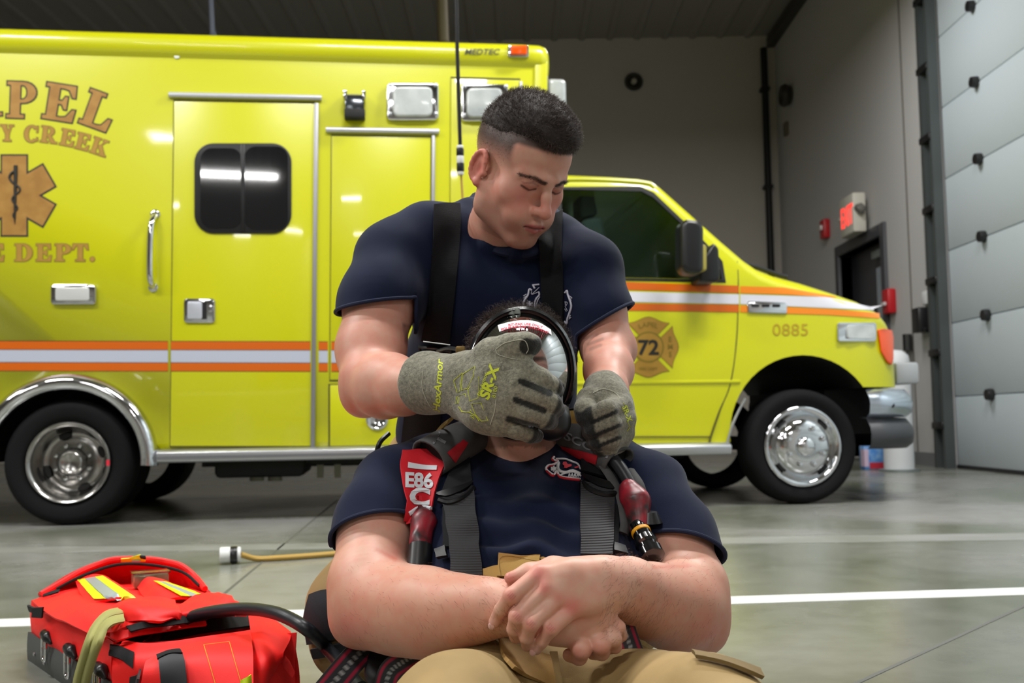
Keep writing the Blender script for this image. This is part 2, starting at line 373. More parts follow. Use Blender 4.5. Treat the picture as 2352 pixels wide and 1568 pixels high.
# exit door
d2 = empty('door_2', (XR, EY0, 0), label='dark grey exit door in a dark frame', kind='structure')
fr = mat('door_frame_grey', (62, 62, 68), 0.45); lf = mat('door_leaf', (54, 55, 62), 0.4)
m = MB(); t_ = 0.14
m.box((XR - 0.04, EY0 - t_, 0), (XR + 0.2, EY0, EZ + t_)); m.box((XR - 0.04, EY1, 0), (XR + 0.2, EY1 + t_, EZ + t_)); m.box((XR - 0.04, EY0, EZ), (XR + 0.2, EY1, EZ + t_))
world_child(m.build('door_frame', fr, bevel=0.008), d2)
world_child(MB().box((XR + 0.14, EY0 + 0.002, 0.01), (XR + 0.19, EY1 - 0.002, EZ - 0.005)).build('door_leaf', lf), d2)
world_child(MB().box((XR + 0.125, EY0 + 0.35, 1.1), (XR + 0.14, EY0 + 0.62, EZ - 0.3)).build('door_window', mat('door_glass', (150, 160, 170), 0.1)), d2)
world_child(MB().tube([(XR + 0.08, EY0 + 0.15, 1.0), (XR + 0.08, EY1 - 0.1, 1.0)], 0.025, 8).build('push_bar', galv, smooth=True), d2)
world_child(MB().box((XR + 0.06, EY0 + 0.2, EZ - 0.2), (XR + 0.14, EY0 + 0.6, EZ - 0.1)).build('door_closer', galv, bevel=0.01), d2)

# exit sign
p = onplane(1960, 497, (XR - 0.12, 0, 0), (1, 0, 0)); hw = 0.28; hh = 0.24
es = empty('exit_sign', p, label='cream exit sign with glowing red letters above the dark door', cat='exit sign')
cream = mat('cream_plastic', (216, 212, 200), 0.45)
world_child(MB().box((XR - 0.22, p[1] - 0.3, p[2] - hh), (XR - 0.06, p[1] + 0.22, p[2] + hh)).build('housing', cream, bevel=0.02), es)
world_child(MB().tube([(XR - 0.1, p[1], p[2]), (XR, p[1], p[2])], 0.07, 10).build('bracket', cream), es)
V, F = text_polys('EXIT', 0.02); s_ = 0.3; V = V - V.mean(0)
m = MB(); m.add([(XR - 0.225, p[1] - 0.04 - v[0] * s_ * 0.75, p[2] + v[1] * s_ * 1.15) for v in V], F)
world_child(m.build('lettering', mat('exit_red', (255, 70, 60), 0.4, emit=1.3)), es)
for s_ in (-1, 1):
    m = MB(); m.lathe([(0.0, -0.07), (0.05, -0.06), (0.075, 0.0), (0.06, 0.03), (0, 0.04)], (XR - 0.16, p[1] + (0.27 if s_ > 0 else -0.36), p[2] - 0.02 * s_), (-0.6, 0, -0.5), 14)
    world_child(m.build('lamp_head', cream if s_ > 0 else mat('grey_plastic', (120, 118, 112), 0.4), smooth=True), es)
# fire alarm strobe + pull station
redp = mat('alarm_red', (190, 20, 30), 0.4)
p = onplane(1902, 526, (XR, 0, 0), (1, 0, 0))
fa = empty('fire_alarm_strobe', p, label='small red fire alarm strobe left of the exit sign', cat='fire alarm')
world_child(MB().box((XR - 0.09, p[1] - 0.1, p[2] - 0.13), (XR, p[1] + 0.1, p[2] + 0.13)).build('housing', redp, bevel=0.02), fa)
world_child(MB().box((XR - 0.12, p[1] - 0.06, p[2] - 0.02), (XR - 0.09, p[1] + 0.06, p[2] + 0.05)).build('strobe_lens', mat('lens_clear', (225, 215, 215), 0.2), bevel=0.01), fa)
p = onplane(2052, 692, (XR, 0, 0), (1, 0, 0))
fa = empty('fire_pull_station', p, label='red fire pull station on the wall right of the exit door', cat='fire alarm')
world_child(MB().box((XR - 0.1, p[1] - 0.1, p[2] - 0.14), (XR, p[1] + 0.1, p[2] + 0.14)).build('housing', redp, bevel=0.02), fa)
world_child(MB().box((XR - 0.13, p[1] - 0.06, p[2] - 0.05), (XR - 0.1, p[1] + 0.06, p[2] - 0.01)).build('pull_handle', mat('white_plastic2', (220, 210, 210), 0.4), bevel=0.008), fa)
# round horn on back wall and on right wall
p = onplane(1455, 190, (0, YB, 0), (0, 1, 0)); hm = mat('horn_grey', (105, 98, 84), 0.5); hm2 = mat('horn_dark', (52, 49, 44), 0.5)
so = empty('wall_speaker', p, label='round speaker horn with pale centre on the back wall', cat='speaker')
m = MB(); m.lathe([(0.0, 0.0), (0.13, -0.02), (0.15, -0.06), (0.12, -0.1), (0.05, -0.04)], p, (0, 1, 0), 20); world_child(m.build('horn', hm2, smooth=True), so)
m = MB(); m.lathe([(0.05, -0.04), (0.05, -0.1), (0.03, -0.13), (0.0, -0.135)], p, (0, 1, 0), 14); world_child(m.build('centre_cap', mat('horn_cap', (185, 180, 165), 0.4), smooth=True), so)
p = onplane(1817, 219, (XR, 0, 0), (1, 0, 0))
so = empty('wall_speaker', p, label='dark round speaker horn on the side wall near the corner', cat='speaker')
m = MB(); m.lathe([(0.0, 0.0), (0.14, -0.02), (0.18, -0.1), (0.15, -0.16), (0.05, -0.05), (0, -0.05)], p, (1, 0, 0), 20); world_child(m.build('horn', hm2, smooth=True), so)
m = MB(); m.box((XR - 0.05, p[1] + 0.2, p[2] - 0.55), (XR, p[1] + 0.35, p[2] - 0.35)); world_child(m.build('junction_box', hm), so)
# bollard
p = G(2066, 1082); rb = 0.14
bo = empty('bollard', p, label='white steel bollard standing in front of the overhead door track', cat='bollard')
m = MB(); m.lathe([(0.0, 0), (rb, 0), (rb, 1.02), (rb * 0.9, 1.1), (rb * 0.5, 1.15), (0, 1.16)], p, (0, 0, 1), 24); world_child(m.build('post', mat('bollard_white', (215, 217, 220), 0.5), smooth=True), bo)
m = MB(); m.lathe([(rb + 0.05, 0), (rb + 0.05, 0.02), (rb, 0.025)], p, (0, 0, 1), 24); world_child(m.build('base_flange', galv, smooth=True), bo)
# stick leaning by the wall
p = onplane(2090, 780, (XR - 0.03, 0, 0), (1, 0, 0)); q = onplane(2096, 1060, (XR - 0.03, 0, 0), (1, 0, 0))
so = empty('push_broom', (q[0], q[1], 0), label='thin dark pole with black grip leaning behind the bollard', cat='pole')
m = MB(); m.tube([(XR - 0.06, q[1], 0.02), (XR - 0.06, p[1], p[2])], 0.018, 8); world_child(m.build('pole', mat('pole_grey', (90, 90, 92), 0.5), smooth=True), so)
m = MB(); m.tube([(XR - 0.06, p[1], p[2] - 0.12), (XR - 0.06, p[1], p[2] + 0.06)], 0.05, 8); world_child(m.build('grip', black, smooth=True), so)
# blue and red carton on the floor
p = G(2012, 1078)
so = empty('detergent_carton', p, label='small blue carton with red corner on the floor behind the front tyre', cat='carton')
m = MB(); m.box((p[0] - 0.11, p[1], 0), (p[0] + 0.11, p[1] + 0.15, 0.23)); world_child(m.build('box', mat('carton_blue', (60, 130, 210), 0.5, noise=(14, 0.8, (150, 190, 230))), bevel=0.01), so)
m = MB(); m.box((p[0] - 0.06, p[1] - 0.004, 0.01), (p[0] + 0.09, p[1] + 0.002, 0.07)); world_child(m.build('print_band', mat('carton_red', (190, 40, 60), 0.5)), so)
m = MB(); m.box((p[0] - 0.112, p[1] - 0.004, 0.03), (p[0] - 0.07, p[1] + 0.1, 0.2)); world_child(m.build('side_print', mat('carton_pale', (215, 190, 215), 0.5)), so)

# floor lines: painted white stripes following the photo
linep = mat('floor_line_white', (226, 228, 226), 0.35, noise=(6, 0.35, (170, 170, 165)))
def stripe(pts, wpx, label, name='trim_3'):
    a, b = pts; A0 = G(a[0], a[1] - wpx[0] / 2); A1 = G(a[0], a[1] + wpx[0] / 2); B0 = G(b[0], b[1] - wpx[1] / 2); B1 = G(b[0], b[1] + wpx[1] / 2)
    e0 = (B0 - A0); e1 = (B1 - A1)
    V = [A1 - e1 * 0.6, B1 + e1 * 0.25, B0 + e0 * 0.25, A0 - e0 * 0.6]
    m = MB(); m.prism([(v[0], v[1], 0.0) for v in V], (0, 0, -0.002), (0, 0, 0.0015)); m.build(name, linep, label=label, kind='structure')
stripe(((0, 1431), (2352, 1358)), (18, 17), 'white painted floor line passing behind the two men')
A0 = G(0, 1258); A1 = G(0, 1270); B0 = G(2352, 1224); B1 = G(2352, 1240); e0 = B0 - A0; e1 = B1 - A1  # thin strip across the floor, slightly paler than the slab
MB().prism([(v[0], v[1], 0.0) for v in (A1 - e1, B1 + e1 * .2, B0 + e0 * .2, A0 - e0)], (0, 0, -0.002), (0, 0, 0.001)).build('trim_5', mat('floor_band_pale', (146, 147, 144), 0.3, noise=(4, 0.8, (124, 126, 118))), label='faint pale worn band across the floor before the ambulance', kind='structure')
# control joints in the slab
jm = mat('joint_dark', (84, 85, 80), 0.6)
m = MB()
for (a, b) in (((700, 1210), (470, 1400)), ((2352, 1392), (1900, 1600))):
    A = G(*a); B = G(*b); t = (B - A); n = np.array([-t[1], t[0], 0]); n /= np.linalg.norm(n); n *= 0.005
    A = A - t * 0.8; B = B + t * 1.5
    m.prism([A - n, A + n, B + n, B - n], (0, 0, -0.002), (0, 0, 0.001))
m.build('trim_4', jm, label='thin saw cut joints in the concrete floor', kind='structure')

# lamps
steel = mat('lamp_housing', (200, 200, 200), 0.5)
diff = mat('lamp_diffuser', (255, 255, 255), 0.5, emit=2.0)
place = ['before the ambulance rear door', 'over the two men', 'before the ambulance cab', 'just behind the camera', 'far behind to the left', 'far behind in the middle', 'far behind to the right', 'before the ambulance tail', 'beyond the cab by the overhead door']
for i, (x, y, z, wt) in enumerate(LAMPS):
    r = empty('ceiling_lamp', (x, y, z), label='long white ceiling strip lamp ' + place[i], cat='lamp', group='ceiling strip lamps')
    MB().box((-0.8, -0.2, 0.02), (0.8, 0.2, 0.12)).build('housing', steel, r, bevel=0.02)
    for s_ in (-1, 1): MB().tube([(s_ * 0.6, 0, 0.12), (s_ * 0.6, 0, ZC - z)], 0.008, 6).build('hanger_rod', steel, r)
    MB().box((-0.77, -0.17, 0.004), (0.77, 0.17, 0.02)).build('diffuser', diff, r)
    L = bpy.data.lights.new('lamp_light', 'AREA'); L.shape = 'RECTANGLE'; L.size = 1.5; L.size_y = 0.32; L.energy = wt; L.color = (1.0, 0.985, 0.965)
    lo = bpy.data.objects.new('lamp_light', L); COL.objects.link(lo); lo.parent = r; lo.location = (0, 0, 0.0)
# ================================================================ AMBULANCE
A0 = G(155, 1207); A1 = G(1848, 1162)
_ax = (A1 - A0); _ax[2] = 0; WB = np.linalg.norm(_ax); _ax /= WB
_aw = np.array([-_ax[1], _ax[0], 0])      # away from the camera
ANG = math.atan2(_ax[1], _ax[0])
def AP(px, py, w=0.0):
    q = onplane(px, py, A0 + _aw * w, _aw) - A0
    return float(np.dot(q, _ax)), float(q[2])
def AL(px, py, w=0.0):
    u, z = AP(px, py, w); return (u, w, z)
amb = empty('ambulance', A0, ANG, label='yellow box ambulance with orange and white stripes and gold lettering', cat='ambulance')
def amat(name, rgb):   # glossy paint with slight waviness
    m = mat(name, rgb, 0.32, 0.0, 0.55, bump=(2.2, 0.035, 2, 0.05)); return m
paint = amat('paint_yellow', (192, 193, 2)); paint.node_tree.nodes['Principled BSDF'].inputs['Coat Roughness'].default_value = 0.06
seamm = mat('seam_dark', (70, 68, 12), 0.7)
chrome = mat('chrome', (215, 217, 220), 0.08, 1.0)
alum = mat('aluminium', (190, 192, 196), 0.33, 0.85)
rubber = mat('tyre_rubber', (14, 14, 15), 0.85, bump=(40, 0.1), spec=0.2)
blackm = mat('black_matte', (12, 12, 13), 0.7)
trimb = mat('black_trim', (16, 16, 18), 0.35)
orange = mat('stripe_orange', (196, 90, 2), 0.3, coat=0.4); orange2 = mat('stripe_orange_light', (224, 126, 4), 0.3, coat=0.4)
silver = mat('stripe_silver', (172, 178, 192), 0.35, coat=0.3); whites = mat('stripe_white', (204, 204, 212), 0.35, coat=0.3)
gold = mat('gold_leaf', (166, 124, 58), 0.4, 0.2, noise=(14, 0.7, (140, 98, 38)))
goldp = mat('gold_pale', (164, 126, 44), 0.45, 0.1, noise=(14, 0.5, (146, 108, 32)))
inkb = mat('ink_black', (24, 22, 12), 0.5); inkg = mat('ink_gold_dark', (120, 100, 10), 0.5)
whitelens = mat('white_lens', (190, 195, 193), 0.16, coat=0.5, noise=(7, 0.8, (150, 156, 156)))
amber = mat('amber_lens', (235, 80, 5), 0.15, coat=0.6)
cabglass = glass_mat('cab_glass', (0.80, 0.93, 0.87), 0.8)
darkglass = mat('module_glass', (22, 22, 24), 0.03, coat=1.0)

def plate(name, pts, w0, w1, m, parent=amb, bevel=0.0, seg=2, wp=None, **kw):
    wp = w0 if wp is None else wp
    poly = [(AP(x, y, wp)[0], 0.0, AP(x, y, wp)[1]) for x, y in pts]
    return MB().prism(poly, (0, w0, 0), (0, w1, 0)).build(name, m, parent, bevel=bevel, seg=seg, **kw)
def rrect(x0, y0, x1, y1, r, n=6, tilt=0.0):
    out = []
    for (cx, cy, a0) in ((x1 - r, y0 + r, -90), (x1 - r, y1 - r, 0), (x0 + r, y1 - r, 90), (x0 + r, y0 + r, 180)):
        for k in range(n + 1):
            a = math.radians(a0 + 90 * k / n); out.append((cx + r * math.cos(a), cy + r * math.sin(a)))
    if tilt:
        mx = (x0 + x1) / 2; out = [(x, y + (x - mx) * tilt) for x, y in out]
    return out
def boolean(o, cutter, op='DIFFERENCE'):
    md = o.modifiers.new('b', 'BOOLEAN'); md.object = cutter; md.operation = op; md.solver = 'EXACT'
    bpy.context.view_layer.update()
    dg = bpy.context.evaluated_depsgraph_get(); me = bpy.data.meshes.new_from_object(o.evaluated_get(dg))
    o.modifiers.clear(); old = o.data; o.data = me; me.name = old.name
    bpy.data.objects.remove(cutter)
    return o

# ---- module body
zr = AP(640, 88)[1]; zs_ = AP(640, 1034)[1]; uf = AP(1262, 600)[0]; ur = AP(-700, 600)[0]; WID = 2.25
uw, zw = 0.0, AP(155, 1050)[1]
body = MB().box((ur, 0, zs_), (uf, WID, zr)).build('module_body', paint, amb, bevel=0.05, seg=4)
arc_c = AP(152, 1062); arc_r = (AP(355, 1040)[0] - arc_c[0]) * 0.96
m = MB(); m.lathe([(arc_r, -0.3), (arc_r, 0.75)], (arc_c[0], 0, arc_c[1]), (0, 1, 0), 48, caps=True); cut = m.build('cut', blackm, amb)
body.data.materials.append(blackm)
boolean(body, cut)
m = MB(); V = []; F = []
for i in range(33):
    th = PI * i / 32; V += [(arc_c[0] + arc_r * math.cos(th), 0.02, arc_c[1] + arc_r * math.sin(th)), (arc_c[0] + arc_r * math.cos(th), 0.76, arc_c[1] + arc_r * math.sin(th))]
F = [(2 * i, 2 * i + 1, 2 * i + 3, 2 * i + 2) for i in range(32)]
m.add(V, F).build('wheel_well', blackm, amb, smooth=True)
# roof rail (raised cove) along the side
prof = [(-0.0, AP(640, 140)[1]), (-0.012, AP(640, 134)[1]), (-0.03, AP(640, 126)[1]), (-0.034, AP(640, 108)[1]), (-0.022, AP(640, 92)[1]), (0.01, AP(640, 84)[1]), (0.08, AP(640, 82)[1]), (0.1, AP(640, 90)[1])]
uf2 = AP(1262, 110)[0]
V = []; F = []; n = len(prof)
us = [ur, uf2 - 0.16, uf2 - 0.06, uf2 - 0.02, uf2]; ins = [0, 0, 0.004, 0.02, 0.06]
for u_, i_ in zip(us, ins):
    V += [(u_, w_ + i_, z_ - i_ * 0.5) for w_, z_ in prof]
for i in range(len(us) - 1):
    for j in range(n - 1): F.append((i * n + j, i * n + j + 1, (i + 1) * n + j + 1, (i + 1) * n + j))
F.append(tuple(range((len(us) - 1) * n, len(us) * n)))
MB().add(V, F).build('roof_rail', paint, amb, smooth=True, ang=60)
# corner post at the front of the module
plate('corner_post', [(1228, 140), (1258, 140), (1258, 640), (1225, 640)], -0.012, 0.02, paint, bevel=0.008, seg=3)
plate('rivet', rrect(400, 126, 412, 134, 4, 3), -0.008, 0, mat('rivet_white', (230, 235, 230), 0.3), bevel=0.002)

# ---- doors: dark seam plate underneath, proud skin on top
def door(name, pts, proud=0.006, grow=4, **kw):
    c = np.mean(pts, 0); g = [tuple(c + (np.array(p) - c) * (1 + grow / max(abs(np.array(p) - c)))) for p in pts]
    d = plate(name, pts, -proud, 0.0, paint, bevel=0.004, seg=2, **kw)
    plate('seam', g, -0.0012, 0.0, seamm, parent=d)
    return d
sdoor = door('side_door', [(400, 232), (722, 238), (714, 1024), (391, 1024)])
comp = door('compartment_door', [(762, 312), (990, 316), (985, 870), (758, 872)])
comp2 = door('compartment_door', [(758, 884), (985, 882), (980, 1020), (758, 1024)])
fdoor = door('compartment_door', [(1036, 180), (1194, 184), (1190, 880), (1032, 880)])
hinge = mat('hinge_grey', (150, 150, 152), 0.4, 0.7)
for (a, b, ww) in (((727, 236), (718, 1026), 5), ((996, 310), (992, 870), 4), ((1197, 186), (1194, 700), 3)):
    plate('door_hinge', [(a[0] - ww, a[1]), (a[0] + ww, a[1]), (b[0] + ww, b[1]), (b[0] - ww, b[1])], -0.014, 0, hinge, bevel=0.004)
dripm = mat('drip_rail_silver', (205, 208, 214), 0.3, 0.5)
for (a, b) in (((389, 219), (739, 226)), ((749, 299), (1008, 303))):
    m = MB(); p0 = AL(*a); p1 = AL(*b); m.tube([(p0[0], -0.012, p0[2]), (p1[0], -0.012, p1[2])], 0.016, 12); m.build('drip_rail', dripm, amb, smooth=True)
# window in the side door
wf = plate('side_window', rrect(447, 330, 670, 537, 44, 8), -0.016, -0.005, trimb, sdoor, bevel=0.005, seg=3, wp=0)
plate('window_pane', rrect(456, 340, 559, 528, 34, 8), -0.012, -0.0105, darkglass, sdoor, wp=0)
for x0, x1, dd in ((462, 556, -0.019), (562, 662, -0.0175)):
    plate('window_pane', rrect(x0, 338, x1, 529, 26, 8) if x0 > 500 else rrect(x0, 342, x1, 525, 26, 8), dd, dd + 0.004, darkglass, wf, wp=0)
plate('window_mullion', [(554, 334), (563, 334), (563, 533), (554, 533)], -0.022, -0.01, trimb, wf, bevel=0.002, wp=0)
# grab handle
m = MB(); pts = [AL(357, 492), AL(352, 520), AL(349, 580), AL(349, 640), AL(352, 660)]; offs = [-0.0, -0.05, -0.055, -0.05, -0.0]
m.tube(catmull([(p[0], o, p[2]) for p, o in zip(pts, offs)], 6), 0.018, 12); m.build('grab_handle', chrome, amb, smooth=True)
for p in (pts[0], pts[-1]):
    m = MB(); m.lathe([(0.026, 0.0), (0.026, -0.008), (0.018, -0.014)], (p[0], 0, p[2]), (0, 1, 0), 14, True); m.build('handle_foot', chrome, amb, smooth=True)
# clearance lamp
lampb = plate('clearance_lamp', rrect(116, 653, 220, 699, 8), -0.022, 0, chrome, bevel=0.006)
plate('lamp_lens', rrect(126, 659, 204, 691, 6), -0.034, -0.02, mat('lens_grey', (190, 192, 190), 0.15, coat=0.6), lampb, bevel=0.01, seg=3)
# paddle latch
la = plate('door_latch', rrect(422, 685, 494, 741, 8), -0.018, -0.004, chrome, sdoor, bevel=0.005)
plate('latch_paddle', rrect(430, 692, 464, 732, 4), -0.024, -0.016, mat('latch_pale', (200, 204, 214), 0.3, 0.4), la, bevel=0.004)
plate('latch_slot', [(463, 694), (475, 694), (475, 733), (463, 733)], -0.0195, -0.017, trimb, la)
plate('lock_cylinder', rrect(478, 700, 490, 716, 5), -0.023, -0.016, chrome, la, bevel=0.003)
la = plate('door_latch', rrect(786, 685, 850, 741, 8), -0.018, -0.004, trimb, comp, bevel=0.005)
m = MB(); p = AL(866, 962); m.lathe([(0.06, 0), (0.062, -0.012), (0.05, -0.02), (0.035, -0.012), (0.0, -0.012)], (p[0], -0.006, p[2]), (0, 1, 0), 20); m.build('door_latch', chrome, comp2, smooth=True)
# warning lamps with chrome bezels
def warn(x0, y0, x1, y1, dark=False, lens=whitelens, name='warning_lamp'):
    b_ = plate(name, rrect(x0, y0, x1, y1, 10), -0.03, 0, chrome, bevel=0.01, seg=3)
    dx = (x1 - x0) * 0.12; dy = (y1 - y0) * 0.1
    l_ = plate('lamp_lens', rrect(x0 + dx, y0 + dy, x1 - dx, y1 - dy, 14), -0.055, -0.028, lens, b_, bevel=0.02, seg=4)
    for sx in (0.07, 0.93):
        for sy in (0.12, 0.88):
            p = AL(x0 + (x1 - x0) * sx, y0 + (y1 - y0) * sy)
            m = MB(); m.lathe([(0.012, 0), (0.012, -0.006), (0.006, -0.01), (0, -0.01)], (p[0], -0.03, p[2]), (0, 1, 0), 10); m.build('screw', alum, b_, smooth=True)
warn(888, 189, 1008, 275); warn(1059, 192, 1168, 278)
# small scene lamp: curved hood
m = MB(); pr = [(0.0, AP(0, 0)[1])]
z0 = AP(815, 276)[1]; z1 = AP(815, 218)[1]; ua = AP(793, 240)[0]; ub = AP(837, 240)[0]
arcp = [(0, z1), (-0.03, z1 - 0.004), (-0.06, z1 - 0.02), (-0.075, z1 - 0.05), (-0.078, z0 + 0.02), (-0.07, z0), (0, z0)]
m.prism([(ua, a_, b_) for a_, b_ in arcp], (0, 0, 0), (ub - ua, 0, 0)); sl = m.build('scene_lamp', mat('lamp_hood_grey', (70, 74, 78), 0.18, 0.7), amb, bevel=0.006, seg=2)
m = MB(); m.box((ua - 0.008, -0.082, z1 - 0.05), (ua + 0.012, 0.0, z1 + 0.003)); m.build('hood_cheek', chrome, sl, bevel=0.005)
m = MB(); m.box((ub - 0.012, -0.082, z1 - 0.05), (ub + 0.008, 0.0, z1 + 0.003)); m.build('hood_cheek', chrome, sl, bevel=0.005)
m = MB(); m.box((ua - 0.004, -0.08, z0 - 0.004), (ub + 0.004, 0, z0 + 0.045)); m.build('hood_base', blackm, sl, bevel=0.005)
# roof marker lights
mk = plate('marker_lamp', rrect(1166, 106, 1214, 133, 3), -0.045, -0.02, chrome, bevel=0.004, wp=-0.03)
plate('lamp_lens', rrect(1172, 108, 1209, 129, 3), -0.065, -0.04, amber, mk, bevel=0.008, seg=3, wp=-0.03)
# front face lights on the module
u0 = uf
m = MB(); za, zb = AP(1265, 236)[1], AP(1265, 163)[1]
m.box((u0 - 0.01, 0.08, za - 0.04), (u0 + 0.03, 0.42, zb)); ff = m.build('front_warning_lamp', trimb, amb, bevel=0.01)
m = MB(); m.box((u0 + 0.02, 0.09, za), (u0 + 0.14, 0.41, zb - 0.01)); m.build('lamp_lens', whitelens, ff, bevel=0.03, seg=4)
m = MB(); m.box((u0 + 0.02, 0.1, za - 0.035), (u0 + 0.1, 0.4, za + 0.01)); m.build('lamp_bezel', chrome, ff, bevel=0.02, seg=3)
za, zb = AP(1265, 150)[1], AP(1265, 131)[1]
m = MB(); m.box((u0 - 0.01, 0.05, za), (u0 + 0.025, 0.14, zb)); m.build('marker_lamp', amber, amb, bevel=0.006)
# ---- stripes on the module
def stripes(x0, x1, wlev, parent):
    for (ya, yb, mm, nm) in ((783.5, 802, orange, 'orange_stripe'), (803.5, 831, silver, 'silver_stripe'), (832.5, 851, orange, 'orange_stripe')):
        s0 = 0.0022; plate(nm, [(x0, ya + s0 * x0), (x1, ya + s0 * x1), (x1, yb + s0 * x1), (x0, yb + s0 * x0)], wlev - 0.0012, wlev, mm, parent, wp=0)
    plate('stripe_edge', [(x0, 782 + 0.0022 * x0), (x1, 782 + 0.0022 * x1), (x1, 852.5 + 0.0022 * x1), (x0, 852.5 + 0.0022 * x0)], wlev - 0.0004, wlev, inkb, parent, wp=0)
stripes(-600, 386, 0.0, amb); stripes(393, 713, -0.006, sdoor); stripes(732, 753, 0.0, amb); stripes(761, 984, -0.006, comp)
# ---- sill step and underbody
m = MB(); a = AL(363, 1034); b_ = AL(1250, 1034); zt = a[2]; zb = AP(600, 1058)[1]
m.prism([(a[0], -0.02, zt + 0.004), (a[0], -0.05, zt - 0.012), (a[0], -0.05, zb + 0.01), (a[0], -0.035, zb), (a[0], 0.1, zb), (a[0], 0.1, zt + 0.004)], (0, 0, 0), (b_[0] - a[0], 0, 0)); m.build('side_step', alum, amb, bevel=0.004)
m = MB(); zc = (zt + zb) / 2; m.box((a[0], -0.054, zc - 0.012), (b_[0], -0.048, zc + 0.002)); m.build('step_moulding', mat('step_grey', (120, 122, 126), 0.4, 0.6), amb)  # mid-grey metal strip along the middle of the step
m = MB(); m.box((AP(430, 1100)[0], 0.5, AP(500, 1100)[1] + 0.05), (AP(1300, 1100)[0], 0.7, zb)); m.box((AP(430, 1100)[0], 1.6, AP(500, 1100)[1]), (AP(1750, 1100)[0], 1.8, zb)); m.build('chassis_rail', blackm, amb)
m = MB(); m.box((AP(470, 1080)[0], 0.35, AP(500, 1105)[1]), (AP(690, 1080)[0], 1.1, zb)); m.build('fuel_tank', blackm, amb, bevel=0.03)
stm = mat('underbody_pale', (188, 186, 160), 0.6)
for x in (735, 775):
    m = MB(); p = AP(x, 1090, 0.8); m.box((p[0] - 0.02, 0.8, AP(x, 1097, 0.8)[1]), (p[0] + 0.02, 0.85, zb)); m.build('hanger_bracket', stm, amb)
for x in (590, 632):
    m = MB(); p = AP(x, 1093, 0.9); m.lathe([(0, 0), (0.045, 0), (0.045, 0.05), (0.02, 0.08), (0, 0.08)], (p[0], 0.9, p[1] - 0.03), (0, 0, 1), 10); m.build('suspension_bolt', stm, amb, smooth=True)
# ---- rear fender flare
m = MB(); n = 40; V = []; F = []
prf = [(0.02, 0.0), (0.0, -0.045), (-0.03, -0.062), (-0.062, -0.05), (-0.075, -0.02), (-0.07, 0.05)]
for i in range(n + 1):
    th = math.radians(-3 + 186 * i / n)
    for (dr, w_) in prf:
        r_ = arc_r + 0.02 + dr; V.append((arc_c[0] + r_ * math.cos(th), w_, arc_c[1] + r_ * math.sin(th)))
k = len(prf)
for i in range(n):
    for j in range(k - 1): F.append((i * k + j, i * k + j + 1, (i + 1) * k + j + 1, (i + 1) * k + j))
m.add(V, F).build('wheel_arch_trim', chrome, amb, smooth=True, ang=70)
# ---- wheels
def wheel(cu, cz, w0, R, rimR, width, front=True, detail=True, name='wheel', mark=False):
    wl = empty(name); wl.parent = amb; wl.location = (cu, w0, cz)
    T = [(rimR * 0.98, 0.03), (rimR * 1.03, 0.005), (rimR * 1.12, -0.002), (R * 0.86, -0.012), (R * 0.94, -0.004), (R * 0.985, 0.02), (R, 0.05), (R, width - 0.05), (R * 0.985, width - 0.02), (R * 0.9, width), (rimR, width - 0.02)]
    m = MB(); m.lathe(T, (0, 0, 0), (0, 1, 0), 56); m.build('tyre', rubber, wl, smooth=True, ang=60)
    if not detail: return wl
    if front:
        prof = [(rimR, 0.02), (rimR * 1.0, 0.0), (rimR * 0.95, -0.008), (rimR * 0.88, 0.0), (rimR * 0.82, 0.022), (rimR * 0.77, 0.03), (rimR * 0.72, 0.012), (rimR * 0.66, -0.012), (rimR * 0.55, -0.03), (rimR * 0.4, -0.036), (rimR * 0.24, -0.036), (rimR * 0.23, -0.05), (rimR * 0.2, -0.062), (rimR * 0.1, -0.068), (0.0, -0.07)]
    else:
        prof = [(rimR, 0.02), (rimR, 0.0), (rimR * 0.96, -0.008), (rimR * 0.88, 0.0), (rimR * 0.85, 0.03), (rimR * 0.82, 0.1), (rimR * 0.74, 0.14), (rimR * 0.6, 0.145), (rimR * 0.45, 0.12), (rimR * 0.36, 0.11), (rimR * 0.33, 0.09), (rimR * 0.31, 0.05), (rimR * 0.24, 0.04), (rimR * 0.2, 0.045), (0.0, 0.05)]
    m = MB(); m.lathe(prof, (0, 0, 0), (0, 1, 0), 56); rim = m.build('rim', chrome if front else mat('chrome_dull', (165, 163, 160), 0.2, 1.0), wl, smooth=True, ang=60)
    for i in range(8):
        th = 2 * PI * (i + 0.5) / 8; rr = rimR * (0.47 if front else 0.42); yy = -0.034 if front else 0.11
        m = MB(); m.lathe([(0.016, 0), (0.016, -0.018), (0.011, -0.026), (0, -0.028)], (rr * math.cos(th), yy, rr * math.sin(th)), (0, 1, 0), 10); m.build('lug_nut', chrome, rim, smooth=True)
    for i in range(4):
        th = 2 * PI * i / 4 + (0.75 if front else 0.35); rr = rimR * (0.74 if front else 0.66); yy = 0.021 if front else 0.135
        e = [np.array([rr * math.cos(th), yy - 0.006, rr * math.sin(th)]) + 0.035 * math.cos(t) * np.array([-math.sin(th), 0, math.cos(th)]) + 0.015 * math.sin(t) * np.array([math.cos(th), 0, math.sin(th)]) for t in np.linspace(0, 2 * PI, 15)[:-1]]
        m = MB(); m.prism(e, (0, 0, 0), (0, 0.004, 0)); m.build('hand_hole', blackm, rim)
    if not front:
        m = MB(); th = 0.0; m.box((rimR * 0.9, -0.012, -0.02), (rimR * 0.97, -0.004, 0.01)); m.build('red_tag', mat('tag_red', (210, 40, 60), 0.4), rim)
    return wl
rc = AP(156, 1062); Rr = rc[1]; rimr = 0.5 * (AP(255, 1062)[0] - AP(55, 1062)[0])
wheel(rc[0], Rr, 0.0, Rr, rimr, 0.24, front=False)
wheel(rc[0], Rr, 0.3, Rr, rimr, 0.24, detail=False)
wheel(rc[0], Rr, 1.7, Rr, rimr, 0.5, detail=False)
